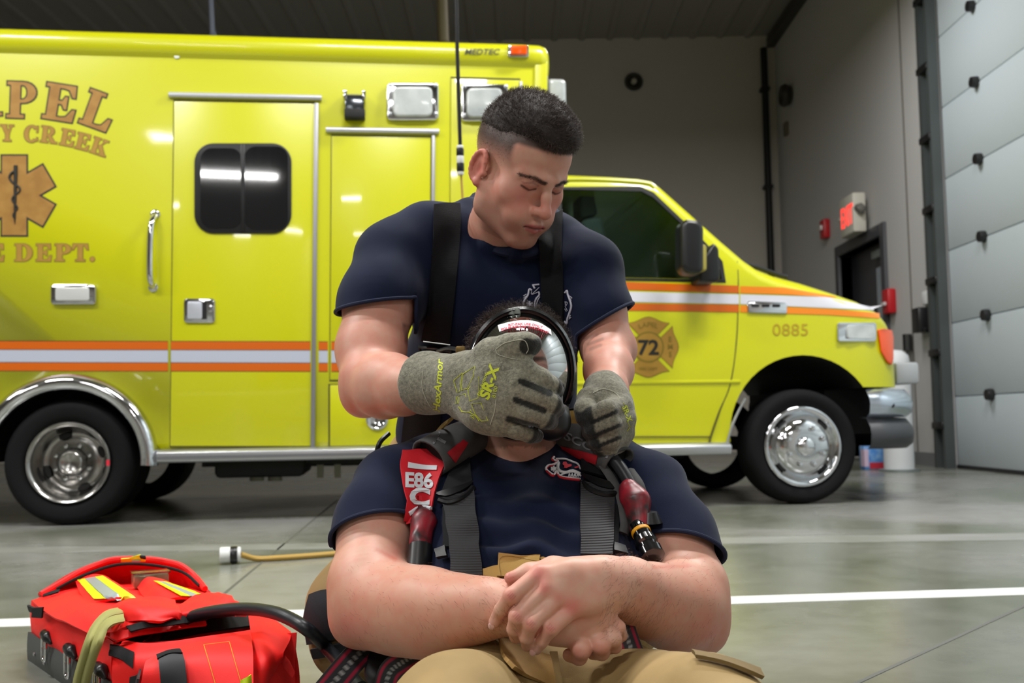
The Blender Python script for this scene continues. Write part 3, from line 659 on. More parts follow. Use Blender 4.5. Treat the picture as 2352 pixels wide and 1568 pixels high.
CW = 0.1
fc = AP(1848, 1025, CW); Rf = fc[1]; rimf = 0.5 * (AP(1938, 1025, CW)[0] - AP(1759, 1025, CW)[0])
wheel(fc[0], Rf, CW + 0.02, Rf, rimf, 0.24, front=True)
wheel(fc[0], Rf, 1.75, Rf, rimf, 0.24, detail=False)
m = MB(); m.tube([(rc[0], 0.4, Rr), (rc[0], 1.9, Rr)], 0.06, 10); m.tube([(fc[0], 0.35, Rf), (fc[0], 1.8, Rf)], 0.05, 10); m.build('axle', blackm, amb)

# ---- cab
ztop = [(1225, 396), (1310, 393), (1400, 397), (1470, 402), (1503, 408), (1522, 424), (1560, 461), (1600, 500), (1650, 549), (1700, 596), (1730, 618), (1770, 634), (1830, 650), (1900, 672), (1960, 692), (2010, 712), (2035, 730), (2048, 752), (2056, 790), (2060, 850)]
zbelt = AP(1500, 640, CW)[1]; zbot = AP(1500, 1018, CW)[1]
CWID = 2.25 - 2 * CW
st = []
for px, py in ztop:
    # the silhouette edge lies a little inboard of the side plane; iterate once
    u_, z_ = AP(px, py, CW + 0.12); st.append((u_, z_))
secs = []; NS = 17
for i, (u_, zt) in enumerate(st):
    px = ztop[i][0]
    tn = max(0.0, (px - 1940) / 115.0); inset = 0.14 * tn ** 2.2
    zb = min(zbelt, zt - 0.10); w0 = CW + inset
    lean = 0.20 * max(0.0, (zt - 0.1 - zb))
    sec = []
    for k in range(5):
        t = k / 4; sec.append((w0 + 0.012 * (2 * t - 1) ** 2 + (0.012 if k == 0 else 0), zbot + (zb - zbot) * t))
    for k in range(1, 4):
        t = k / 3; sec.append((w0 + 0.012 + lean * t, zb + (zt - 0.09 - zb) * t))
    wl_, zl_ = sec[-1]
    for k in range(1, 5):
        t = k / 4 * PI / 2; sec.append((wl_ + 0.12 * (1 - math.cos(t)), zl_ + 0.09 * math.sin(t)))
    wl_, zl_ = sec[-1]
    sec.append((wl_ + (CW + CWID / 2 - wl_) * 0.5, zl_ + 0.02)); sec.append((CW + CWID / 2, zl_ + 0.03))
    full = sec + [(2 * (CW + CWID / 2) - a_, b_) for a_, b_ in sec[-2::-1]]
    secs.append([(u_, a_, b_) for a_, b_ in full])
# windscreen slopes back towards the middle: keep
V = [p for s in secs for p in s]; K = len(secs[0]); F = []; MI = []
for i in range(len(secs) - 1):
    for j in range(K - 1):
        F.append((i * K + j, i * K + j + 1, (i + 1) * K + j + 1, (i + 1) * K + j))
        MI.append(2 if (5 <= i <= 8 and 12 <= j <= K - 14) else 0)
F.append(tuple(range(K))); MI.append(0); F.append(tuple(range((len(secs) - 1) * K, len(secs) * K))); MI.append(0)
for i in range(len(secs) - 1): F.append((i * K, (i + 1) * K, (i + 1) * K + K - 1, i * K + K - 1)); MI.append(1)
m = MB(); m.V = V; m.F = F; m.mi = MI
cme = m.mesh('cab_body', True, ang=35); cme.materials.append(paint); cme.materials.append(blackm); cme.materials.append(darkglass)
cab = link('cab_body', cme, None, amb)
# cutters: wheel arch, below-bumper, interior, windows
ac = AP(1850, 992, CW); ar = AP(2018, 992, CW)[0] - ac[0]
inner = mat('cab_interior', (186, 200, 194), 0.7)
m = MB(); m.lathe([(ar, -0.3), (ar, 3)], (ac[0], 0, ac[1]), (0, 1, 0), 48, caps=True); boolean(cab, m.build('cut', blackm, amb))
m = MB(); p0 = AP(1850, 890, CW); m.box((p0[0], -1, -1), (p0[0] + 3, 4, p0[1])); boolean(cab, m.build('cut', blackm, amb))
wpoly = [(1290, 428), (1478, 431), (1506, 446), (1600, 543), (1648, 598), (1654, 646), (1290, 640)]
wl3 = [(AP(x, y, CW + 0.1)[0], 0, AP(x, y, CW + 0.1)[1]) for x, y in wpoly]
m = MB(); m.prism(wl3, (0, -1, 0), (0, 4, 0)); boolean(cab, m.build('cut', inner, amb))
uA, uB = AP(1262, 600, CW)[0] + 0.02, AP(1640, 600, CW)[0]; zA, zB = AP(1400, 980, CW)[1], AP(1400, 425, CW)[1]
m = MB(); m.prism([(uA, 0, zA), (uB, 0, zA), (uB, 0, AP(1640, 610, CW)[1]), (AP(1500, 440, CW)[0], 0, zB), (uA, 0, zB)], (0, CW + 0.22, 0), (0, CWID + CW - 0.22, 0)); boolean(cab, m.build('cut', inner, amb))
# glass panes follow the lean of the side
def lean_at(z): return CW + 0.012 + 0.20 * max(0, z - zbelt)
def pane(name, pts, off, th, m_, parent, far=False):
    lo = [];
    for x, y in pts:
        u_, z_ = AP(x, y, CW + 0.06); lo.append((u_, lean_at(z_) + off, z_))
    if far: lo = [(a_, 2 * (CW + CWID / 2) - b_, c_) for a_, b_, c_ in lo]
    return MB().prism(lo, (0, 0, 0), (0, th, 0)).build(name, m_, parent)
cx_, cy_ = 1450, 560
def grow(pts, d):
    c = np.mean(pts, 0); return [tuple(np.array(p) + (np.array(p) - c) / np.linalg.norm(np.array(p) - c) * d) for p in pts]
pane('door_glass', grow(wpoly, 3), 0.012, 0.005, cabglass, cab); pane('door_glass', grow(wpoly, 3), 0.012, 0.005, cabglass, cab, True)
# window rubber frame
o_, i_ = grow(wpoly, 9), grow(wpoly, -3); V = []; F = []; k = len(o_)
for x, y in o_ + i_:
    u_, z_ = AP(x, y, CW + 0.06); V.append((u_, lean_at(z_) - 0.004, z_))
V += [(a_, b_ + 0.018, c_) for a_, b_, c_ in V]
for a in range(k):
    b2 = (a + 1) % k
    F += [(a, b2, k + b2, k + a), (2 * k + a, 3 * k + a, 3 * k + b2, 2 * k + b2), (a, 2 * k + a, 2 * k + b2, b2), (k + a, k + b2, 3 * k + b2, 3 * k + a)]
MB().add(V, F).build('window_seal', trimb, cab)
# quarter light bar
pane('quarter_bar', [(1598, 520), (1606, 520), (1606, 646), (1598, 646)], -0.002, 0.015, trimb, cab)
# seat, wheel, dash inside
seatm = mat('seat_grey', (70, 74, 76), 0.8)
for w_ in (0.35, 1.3):
    m = MB(); p = AP(1420, 700, CW + 0.4)
    m.prism([(p[0] - 0.15, 0, p[1] - 0.2), (p[0] + 0.02, 0, p[1] - 0.2), (p[0] - 0.12, 0, p[1] + 0.55), (p[0] - 0.26, 0, p[1] + 0.52)], (0, w_, 0), (0, w_ + 0.5, 0)); m.build('cab_seat', seatm, cab, bevel=0.04, seg=3)
    m = MB(); m.prism([(p[0] - 0.24, 0, p[1] + 0.55), (p[0] - 0.12, 0, p[1] + 0.57), (p[0] - 0.15, 0, p[1] + 0.75), (p[0] - 0.24, 0, p[1] + 0.73)], (0, w_ + 0.12, 0), (0, w_ + 0.38, 0)); m.build('headrest', seatm, cab, bevel=0.03, seg=3)
p = AP(1545, 640, CW + 1.3); cst = np.array([p[0], 1.45, p[1] + 0.05]); ax_ = np.array([0.75, 0, -0.6])
a_ = np.array([0, 1.0, 0]); b2 = np.cross(ax_ / np.linalg.norm(ax_), a_)
m = MB(); m.tube([cst + 0.2 * (math.cos(t) * a_ + math.sin(t) * b2) for t in np.linspace(0, 2 * PI, 25)[:-1]], 0.017, 8, closed=True); m.tube([cst - 0.19 * a_, cst + 0.19 * a_], 0.02, 8); m.tube([cst, cst + ax_ * 0.4], 0.03, 8); m.build('steering_wheel', trimb, cab, smooth=True)
m = MB(); p = AP(1640, 640, CW + 0.3); m.box((p[0] - 0.16, CW + 0.2, zA), (p[0] + 0.02, CWID + CW - 0.2, p[1] + 0.02)); m.build('dashboard', trimb, cab, bevel=0.05, seg=3)
# drip line above the door, door seam, lower crease
m = MB(); pp = [(1225, 412), (1350, 409), (1480, 416), (1506, 428)]
m.tube(catmull([(AP(x, y, CW + 0.1)[0], lean_at(AP(x, y, CW + 0.1)[1]) + 0.0, AP(x, y, CW + 0.1)[1]) for x, y in pp], 5), 0.012, 8); m.build('roof_gutter', paint, cab, smooth=True)
def seamline(pts, rr=0.006, mm=seamm, off=0.004):
    m = MB(); q = []
    for x, y in catmull(pts, 5):
        u_, z_ = AP(x, y, CW); ww = lean_at(z_) if z_ > zbelt else CW + 0.012 * (2 * min(1, max(0, (z_ - zbot) / (zbelt - zbot))) - 1) ** 2
        q.append((u_, ww + off, z_))
    m.tube(q, rr, 6); return m.build('door_seam', mm, cab, smooth=True)
seamline([(1698, 598), (1697, 660), (1692, 780), (1678, 880), (1655, 940), (1635, 1000), (1632, 1016)])
seamline([(1275, 440), (1272, 700), (1275, 1012)]); seamline([(1275, 1003), (1450, 1003), (1632, 1003)], 0.004)
m = MB(); z_ = AP(1450, 880, CW)[1]; p0 = AP(1290, 880, CW)[0]; p1 = AP(1700, 880, CW)[0]
m.prism([(p0, CW + 0.004, z_ - 0.012), (p0, CW - 0.008, z_), (p0, CW + 0.004, z_ + 0.02)], (0, 0, 0), (p1 - p0, 0, 0)); m.build('door_crease', paint, cab, smooth=True, ang=80)
# cab stripes: decals hugging the side
def sidew(u_, z_, px):
    tn = max(0.0, (px - 1940) / 115.0); base = CW + 0.14 * tn ** 2.2
    if z_ > zbelt: return base + 0.012 + 0.2 * (z_ - zbelt)
    return base + 0.012 * (2 * min(1, max(0, (z_ - zbot) / (zbelt - zbot))) - 1) ** 2
cab_bvh = BVHTree.FromPolygons([v.co[:] for v in cab.data.vertices], [tuple(p.vertices) for p in cab.data.polygons])
def hug(px, py, off):
    u_, z_ = AP(px, py, CW)
    for _ in range(3):
        h = cab_bvh.ray_cast(Vector((u_, -1, z_)), Vector((0, 1, 0)))
        if h[0] is None or h[0][1] > CW + 0.6: return (u_, sidew(u_, z_, px) - off, z_)
        u_, z_ = AP(px, py, h[0][1])
    return (u_, h[0][1] - off, z_)
def decal_strip(name, top, bot, m_, off=0.003, n=40, parent=None):
    xs = np.linspace(top[0][0], top[-1][0], n); yt = np.interp(xs, [p[0] for p in top], [p[1] for p in top]); yb = np.interp(xs, [p[0] for p in bot], [p[1] for p in bot])
    V = [hug(x, y, off) for x, y in zip(xs, yt)] + [hug(x, (y + z) / 2, off) for x, y, z in zip(xs, yt, yb)] + [hug(x, y, off) for x, y in zip(xs, yb)]
    F = [(i, i + 1, n + i + 1, n + i) for i in range(n - 1)] + [(n + i, n + i + 1, 2 * n + i + 1, 2 * n + i) for i in range(n - 1)]
    return MB().add(V, F).build(name, m_, parent or cab, smooth=True)
decal_strip('orange_stripe', [(1290, 643), (1697, 656)], [(1290, 661), (1697, 673)], orange)
decal_strip('white_stripe', [(1290, 666), (1697, 676)], [(1290, 690), (1697, 698)], whites)
decal_strip('orange_stripe', [(1290, 694), (1697, 700)], [(1290, 711), (1697, 717)], orange)
decal_strip('orange_stripe', [(1700, 657), (1800, 660), (1920, 681)], [(1700, 673), (1800, 676), (1920, 683)], orange2)
decal_strip('white_stripe', [(1700, 676), (1900, 682), (2006, 706)], [(1700, 698), (1900, 707), (2006, 712)], whites)
decal_strip('orange_stripe', [(1700, 701), (1900, 709), (2020, 719)], [(1700, 717), (1900, 723), (2020, 731)], orange2)
# chrome fender badge, side lamp, turn lamp
def hugplate(name, pts, th, m_, parent=cab, bevel=0.004, seg=2):
    q = [np.array(hug(x, y, 0.0)) for x, y in pts]; return MB().prism(q, (0, 0.004, 0), (0, -th, 0)).build(name, m_, parent, bevel=bevel, seg=seg)
bd = hugplate('fender_vent', rrect(1716, 693, 1806, 719, 4, 3, 0.03), 0.012, chrome)
for k_ in range(3): hugplate('vent_slot', rrect(1724 + k_ * 24, 699, 1742 + k_ * 24, 706, 2, 2), 0.014, trimb, bd, 0)
sl2 = hugplate('side_lamp', rrect(1920, 741, 2010, 784, 6, 3), 0.02, chrome); hugplate('lamp_lens', rrect(1942, 747, 2004, 778, 5, 3), 0.03, whitelens, sl2, 0.008, 3)
hugplate('turn_lamp', [(2014, 757), (2030, 755), (2046, 758), (2050, 775), (2050, 825), (2046, 839), (2036, 832), (2022, 808)], 0.02, amber, bevel=0.01, seg=3)
# bumper
p0 = AP(1998, 900, CW); p1 = AP(2095, 960, CW)
def bumper(zlo, zhi, grow_, m_, nm):
    pl = []
    u_a = p0[0] - 0.02; u_b = AP(2088, 960, CW + 0.25)[0] + grow_; wmid = CW + CWID / 2
    out = [(u_a, CW - 0.03), (u_a + 0.12, CW - 0.035), (u_b - 0.1, CW + 0.05), (u_b - 0.01, CW + 0.22), (u_b + 0.03, CW + 0.5), (u_b + 0.05, wmid)]
    out = catmull([(a_, b_, 0) for a_, b_ in out], 4); out = [(p[0], p[1]) for p in out]
    full = out + [(a_, 2 * wmid - b_) for a_, b_ in out[-2::-1]]
    V = []; F = []; n = len(full)
    lev = [(0.0, 0.1), (0.02, 0.02), (0.0, 0.0), (0.0, 1.0), (0.03, 1.0)]
    zz = [(zlo, 0.05), (zlo + 0.03, 0.0), ((zlo + zhi) / 2, -0.012), (zhi - 0.05, 0.0), (zhi, 0.05), (zhi + 0.005, 0.15)]
    for z_, ins_ in zz:
        for (a_, b_) in full:
            d_ = np.array([wmid * 0 + (p0[0]) - a_, wmid - b_]); l = np.linalg.norm(d_) + 1e-9; d_ = d_ / l * ins_; V.append((a_ + d_[0], b_ + d_[1], z_))
    for i in range(len(zz) - 1):
        for j in range(n - 1): F.append((i * n + j, i * n + j + 1, (i + 1) * n + j + 1, (i + 1) * n + j))
    return MB().add(V, F).build(nm, m_, amb, smooth=True, ang=50)
bumper(AP(2050, 958, CW)[1], AP(2020, 893, CW)[1], 0.0, mat('bumper_chrome', (190, 200, 212), 0.22, 0.9), 'bumper')
bumper(AP(2050, 1030, CW)[1], AP(2050, 960, CW)[1], 0.0, mat('bumper_black', (58, 60, 64), 0.5), 'bumper_skirt')
for x in (2030, 2048):
    p = AL(x, 930, CW - 0.03); m = MB(); m.lathe([(0.0, -0.008), (0.018, -0.006), (0.02, 0.01)], p, (0, 1, 0), 10); m.build('bumper_bolt', trimb, amb, smooth=True)
p = AL(2062, 858, 0.5); m = MB(); m.box((p[0] - 0.06, 0.4, p[2] - 0.07), (p[0] + 0.1, 1.9, p[2] + 0.07)); m.build('grille', mat('grille_grey', (170, 172, 175), 0.4, 0.4), amb, bevel=0.02)
m = MB(); m.box((fc[0] + Rf * 0.9, 0.5, AP(1990, 960, CW)[1] - 0.1), (p[0] - 0.08, 1.9, AP(1990, 890, CW)[1])); m.build('radiator_support', blackm, amb)
# cab running board
m = MB(); a = AL(1290, 1022, CW); b_ = AL(1672, 1022, CW); zt = a[2]; zb = AP(1500, 1046, CW)[1]
m.prism([(a[0], CW - 0.05, zt), (a[0], CW - 0.08, zt - 0.02), (a[0], CW - 0.07, zb), (a[0], CW + 0.15, zb), (a[0], CW + 0.15, zt)], (0, 0, 0), (b_[0] - a[0], 0, 0)); m.build('running_board', alum, amb, bevel=0.01)
seamline([(1668, 1030), (1680, 985), (1694, 950), (1712, 915)], 0.008, alum, -0.002)
# mirror
mi = plate('side_mirror', rrect(1566, 503, 1618, 628, 20, 6, 0.12), CW - 0.3, CW - 0.14, trimb, bevel=0.03, seg=4)
plate('mirror_bezel', rrect(1606, 560, 1624, 622, 8, 4, 0.1), CW - 0.27, CW - 0.16, mat('bezel_olive', (150, 140, 60), 0.5), mi, bevel=0.01)
plate('mirror_foot', [(1610, 600), (1640, 556), (1652, 570), (1656, 640), (1646, 648), (1606, 648)], CW - 0.16, CW + 0.08, trimb, mi, bevel=0.02, seg=3)
# wiper cowl
m = MB(); pts = [AL(1712, 606, 0.4), AL(1740, 614, 0.4), AL(1790, 632, 0.5), AL(1808, 636, 0.5)]; m.tube(pts, 0.015, 8); m.build('wiper', trimb, amb, smooth=True)
# ---- emblem on the cab door
EC = (1489, 797)
def emb(name, poly, off, m_, parent): 
    V = [hug(EC[0] + x, EC[1] + y, off) for x, y in poly]; return MB().add(V, [tuple(range(len(V)))]).build(name, m_, parent)
em = empty('door_emblem'); em.parent = cab
def petal(rot, s, m_, off, nm):
    base = [(-20, -27), (-47, -55), (-30, -58), (0, -69), (30, -58), (47, -55), (20, -27), (0, -31)]
    base = [(x * s if abs(y) > 30 else x, (y + 45) * s - 45) for x, y in base]
    c, sn = math.cos(rot), math.sin(rot)
    pts = catmull([(x, y, 0) for x, y in base[1:6]], 5); pts = [(base[0][0], base[0][1])] + [(p[0], p[1]) for p in pts] + [base[6], base[7]]
    pts = [(x * 1.0, y * 1.0) for x, y in pts]
    V = [hug(EC[0] + x * c - y * sn, EC[1] + x * sn + y * c, off) for x, y in pts]; cpt = hug(EC[0] + 45 * sn, EC[1] - 45 * c, off)
    V.append(cpt); n = len(pts); return MB().add(V, [(i, (i + 1) % n, n) for i in range(n)]).build(nm, m_, em)
for k in range(4): petal(k * PI / 2, 1.05, inkg, 0.002, 'emblem_outline'); petal(k * PI / 2, 0.98, goldp, 0.003, 'emblem_petal')
circ = [(math.cos(t), math.sin(t)) for t in np.linspace(0, 2 * PI, 33)[:-1]]
emb('emblem_ring', [(36 * a_, 36 * b_) for a_, b_ in circ], 0.0036, inkg, em); emb('emblem_disc', [(32 * a_, 32 * b_) for a_, b_ in circ], 0.0042, goldp, em)
def cab_text(txt, cx, cy, h, m_, off=0.005, bold=0.02, sx=1.0, rot=0.0, parent=None, arc=None):
    V, F = text_polys(txt, bold); s = h / 0.72; V = V * s; V[:, 0] *= sx; V -= (V.max(0) + V.min(0)) / 2
    out = []
    for x, y in V:
        if arc: th = x / arc; xx = (arc + y) * math.sin(th); yy = (arc + y) * math.cos(th) - arc; x, y = xx, yy
        c, sn = math.cos(rot), math.sin(rot); x, y = x * c - y * sn, x * sn + y * c
        out.append(hug(cx + x, cy - y, off))
    return MB().add(out, F).build('lettering', m_, parent or cab)
cab_text('72', EC[0], EC[1] + 1, 34, inkb, 0.0055, 0.03, 1.05, 0, em)
cab_text('LAPEL', EC[0], EC[1] - 52, 11, inkg, 0.005, 0.01, 1.15, 0, em, 56)
for k, ch in enumerate('EMS'): cab_text(ch, EC[0] + 50, EC[1] - 18 + 17 * k, 12, inkg, 0.005, 0.02, 1.0, 0, em)
cab_text('FIRE DEPT', EC[0], EC[1] + 50, 7, inkg, 0.005, 0.0, 1.0, 0, em)
cab_text('0885', 1815, 757, 28, mat('number_gold', (170, 142, 20), 0.5), 0.003, 0.0, 1.1)
V, F = text_polys('MEDTEC', 0.02); s = 13 / 0.72; V *= s; V[:, 0] *= 1.15
m = MB(); m.add([(AP(1066 + x + y * 0.3, 125 - y, -0.037)[0], -0.038, AP(1066 + x + y * 0.3, 125 - y, -0.037)[1]) for x, y in V], F); m.build('lettering', mat('maker_ink', (60, 60, 20), 0.5), amb)

# ---- serif gold lettering on the module
def ring(cx, cy, rx, ry, ix, iy, a0, a1, n=12):
    out = []
    for k in range(n):
        q = []
        for (a, o) in ((a0 + (a1 - a0) * k / n, 1), (a0 + (a1 - a0) * (k + 1) / n, 1), (a0 + (a1 - a0) * (k + 1) / n, 0), (a0 + (a1 - a0) * k / n, 0)):
            a = math.radians(a); q.append((cx + (rx if o else ix) * math.cos(a), cy + (ry if o else iy) * math.sin(a)))
        out.append(q)
    return out
def rc_(x0, y0, x1, y1): return [(x0, y0), (x1, y0), (x1, y1), (x0, y1)]
GL = {
 'L': (0.84, [rc_(.1, 0, .36, 1), rc_(0, .91, .48, 1), rc_(0, 0, .76, .1), [(.5, .0), (.8, .0), (.84, .36), (.75, .36), (.62, .13), (.5, .1)]]),
 'E': (0.84, [rc_(.1, 0, .36, 1), rc_(0, .9, .74, 1), rc_(0, 0, .76, .1), [(.5, 1), (.5, .9), (.62, .87), (.72, .68), (.8, .68), (.78, 1)], [(.5, 0), (.8, 0), (.84, .34), (.76, .34), (.62, .13), (.5, .1)], rc_(.3, .46, .52, .55), [(.44, .5), (.54, .33), (.6, .33), (.6, .68), (.54, .68)]]),
 'P': (0.82, [rc_(.1, 0, .36, 1), rc_(0, .91, .42, 1), rc_(0, 0, .48, .09), rc_(.3, .91, .42, 1), rc_(.3, .42, .42, .51)] + ring(.42, .71, .38, .29, .14, .2, -90, 90)),
 'A': (1.0, [[(.06, 0), (.18, 0), (.5, .95), (.42, 1)], [(.58, 0), (.9, 0), (.58, 1), (.4, 1)], rc_(.24, .28, .66, .37), rc_(-.02, 0, .3, .08), rc_(.5, 0, 1.0, .08)]),
 'Y': (0.86, [[(.06, .98), (.34, .98), (.58, .46), (.34, .42)], [(.64, .98), (.76, .98), (.58, .46), (.48, .5)], rc_(.34, 0, .58, .5), rc_(.2, 0, .72, .08), rc_(0, .91, .42, 1), rc_(.56, .91, .86, 1)]),
 'C': (0.86, ring(.46, .5, .46, .52, .2, .42, 45, 315, 20) + [rc_(.76, .62, .83, 1.0), rc_(.77, .1, .85, .3)]),
 'R': (0.98, [rc_(.1, 0, .36, 1), rc_(0, .91, .42, 1), rc_(0, 0, .48, .09), rc_(.3, .91, .42, 1), rc_(.3, .42, .42, .51), [(.38, .46), (.58, .48), (.94, 0), (.66, 0)], rc_(.64, 0, 1.0, .09)] + ring(.42, .71, .36, .29, .13, .2, -90, 90)),
 'K': (0.98, [rc_(.1, 0, .36, 1), rc_(0, .91, .46, 1), rc_(0, 0, .46, .09), [(.34, .36), (.46, .44), (.84, .95), (.72, .95)], [(.42, .54), (.6, .64), (.98, .04), (.68, .04)], rc_(.6, .91, .94, 1), rc_(.56, 0, 1.02, .09)]),
 'D': (0.94, [rc_(.1, 0, .36, 1), rc_(0, .91, .44, 1), rc_(0, 0, .44, .09)] + ring(.42, .5, .5, .5, .23, .41, -90, 90, 16)),
 'T': (0.88, [rc_(.31, 0, .57, 1), rc_(.04, .9, .84, 1), rc_(.18, 0, .7, .09), [(.04, 1), (.0, .66), (.07, .66), (.2, .88), (.2, 1)], [(.84, 1), (.88, .66), (.81, .66), (.68, .88), (.68, 1)]]),
 '.': (0.3, [[(.13 + .13 * a_, .12 + .13 * b_) for a_, b_ in circ]]),
}
def offset_poly(q, o):
    q = [np.array(p, float) for p in q]; n = len(q)
    ar = sum(q[i][0] * q[(i + 1) % n][1] - q[(i + 1) % n][0] * q[i][1] for i in range(n))
    if ar < 0: q = q[::-1]
    out = []
    for i in range(n):
        a, b, c = q[i - 1], q[i], q[(i + 1) % n]; e1 = b - a; e2 = c - b
        l1, l2 = np.linalg.norm(e1), np.linalg.norm(e2)
        if l1 < 1e-9 or l2 < 1e-9: out.append(b); continue
        n1 = np.array([e1[1], -e1[0]]) / l1; n2 = np.array([e2[1], -e2[0]]) / l2
        bis = n1 + n2; d = max(0.35, np.dot(bis, bis) / 2); out.append(b + bis / d * o * 0.5 * 2 / 2 if False else b + bis * o / d)
    return out
def glyph(ch, x, y, h, ang, m1, m2, ow, sx=1.0):
    _, polys = GL[ch]; c, s_ = math.cos(math.radians(ang)), math.sin(math.radians(ang))
    par = empty('gold_letter'); par.parent = amb
    for (o, m_, w_) in ((ow / h, m2, -0.0012), (0.0, m1, -0.0022)):
        mb = MB()
        for i, q in enumerate(polys):
            q = offset_poly(q, o) if o else q
            V = []
            for gx, gy in q:
                gx *= sx; X = x + h * (gx * c + gy * s_); Y = y + h * (gx * s_ - gy * c); u_, z_ = AP(X, Y); V.append((u_, w_ - 0.00002 * i, z_))
            mb.add(V, [tuple(range(len(V)))])
        mb.build('letter_outline' if o else 'letter_face', m_, par)
for ch, x, y, ang, sx in (('A', -78, 268, -2, 1.0), ('P', 15, 270, 2, 1.0), ('E', 96, 271, 9, 1.05), ('L', 180, 281, 20, 1.0)): glyph(ch, x, y, 83, ang, gold, inkb, 3.2, sx)
for ch, x, y, ang, sx in (('Y', 0, 324, 2, 0.95), ('C', 54, 325, 5, 1.0), ('R', 92, 326, 7, 1.02), ('E', 136, 332, 11, 1.02), ('E', 171, 340, 14, 1.0), ('K', 205, 349, 19, 1.0)): glyph(ch, x, y, 38, ang, goldp, inkg, 1.6, sx)
for ch, x, sx in (('E', -24, 1.0), ('D', 34, 1.1), ('E', 83, 1.05), ('P', 126, 1.15), ('T', 166, 1.05), ('.', 207, 1.0)): glyph(ch, x, 600, 40, 0.5, goldp, inkg, 1.6, sx)
# star of life
par = empty('star_emblem'); par.parent = amb
for (g_, m_, w_) in ((4, inkb, -0.0012), (0, gold, -0.0024)):
    mb = MB()
    for j, rt in enumerate((0, 60, 120)):
        c, s_ = math.cos(math.radians(rt)), math.sin(math.radians(rt)); V = []
        for x, y in ((-28 - g_, -91 - g_), (28 + g_, -91 - g_), (28 + g_, 91 + g_), (-28 - g_, 91 + g_)):
            u_, z_ = AP(33 + x * c - y * s_, 449 + x * s_ + y * c); V.append((u_, w_ - 0.0001 * j, z_))
        mb.add(V, [(0, 1, 2, 3)])
    mb.build('star_outline' if g_ else 'star_face', m_, par)
mb = MB(); mb.tube([AL(36, 380, -0.003), AL(36, 400, -0.003), AL(34, 500, -0.003), AL(34, 515, -0.003)], [0.011, 0.011, 0.006, 0.002], 8)
sn = [(36, 392), (26, 398), (22, 408), (30, 420), (44, 430), (44, 440), (30, 452), (29, 462), (38, 472), (40, 480), (31, 490), (30, 497), (35, 505)]
mb.tube(catmull([AL(x, y, -0.004) for x, y in sn], 4), np.linspace(0.008, 0.003, 4 * (len(sn) - 1) + 1), 8); mb.build('serpent_staff', inkb, par, smooth=True)
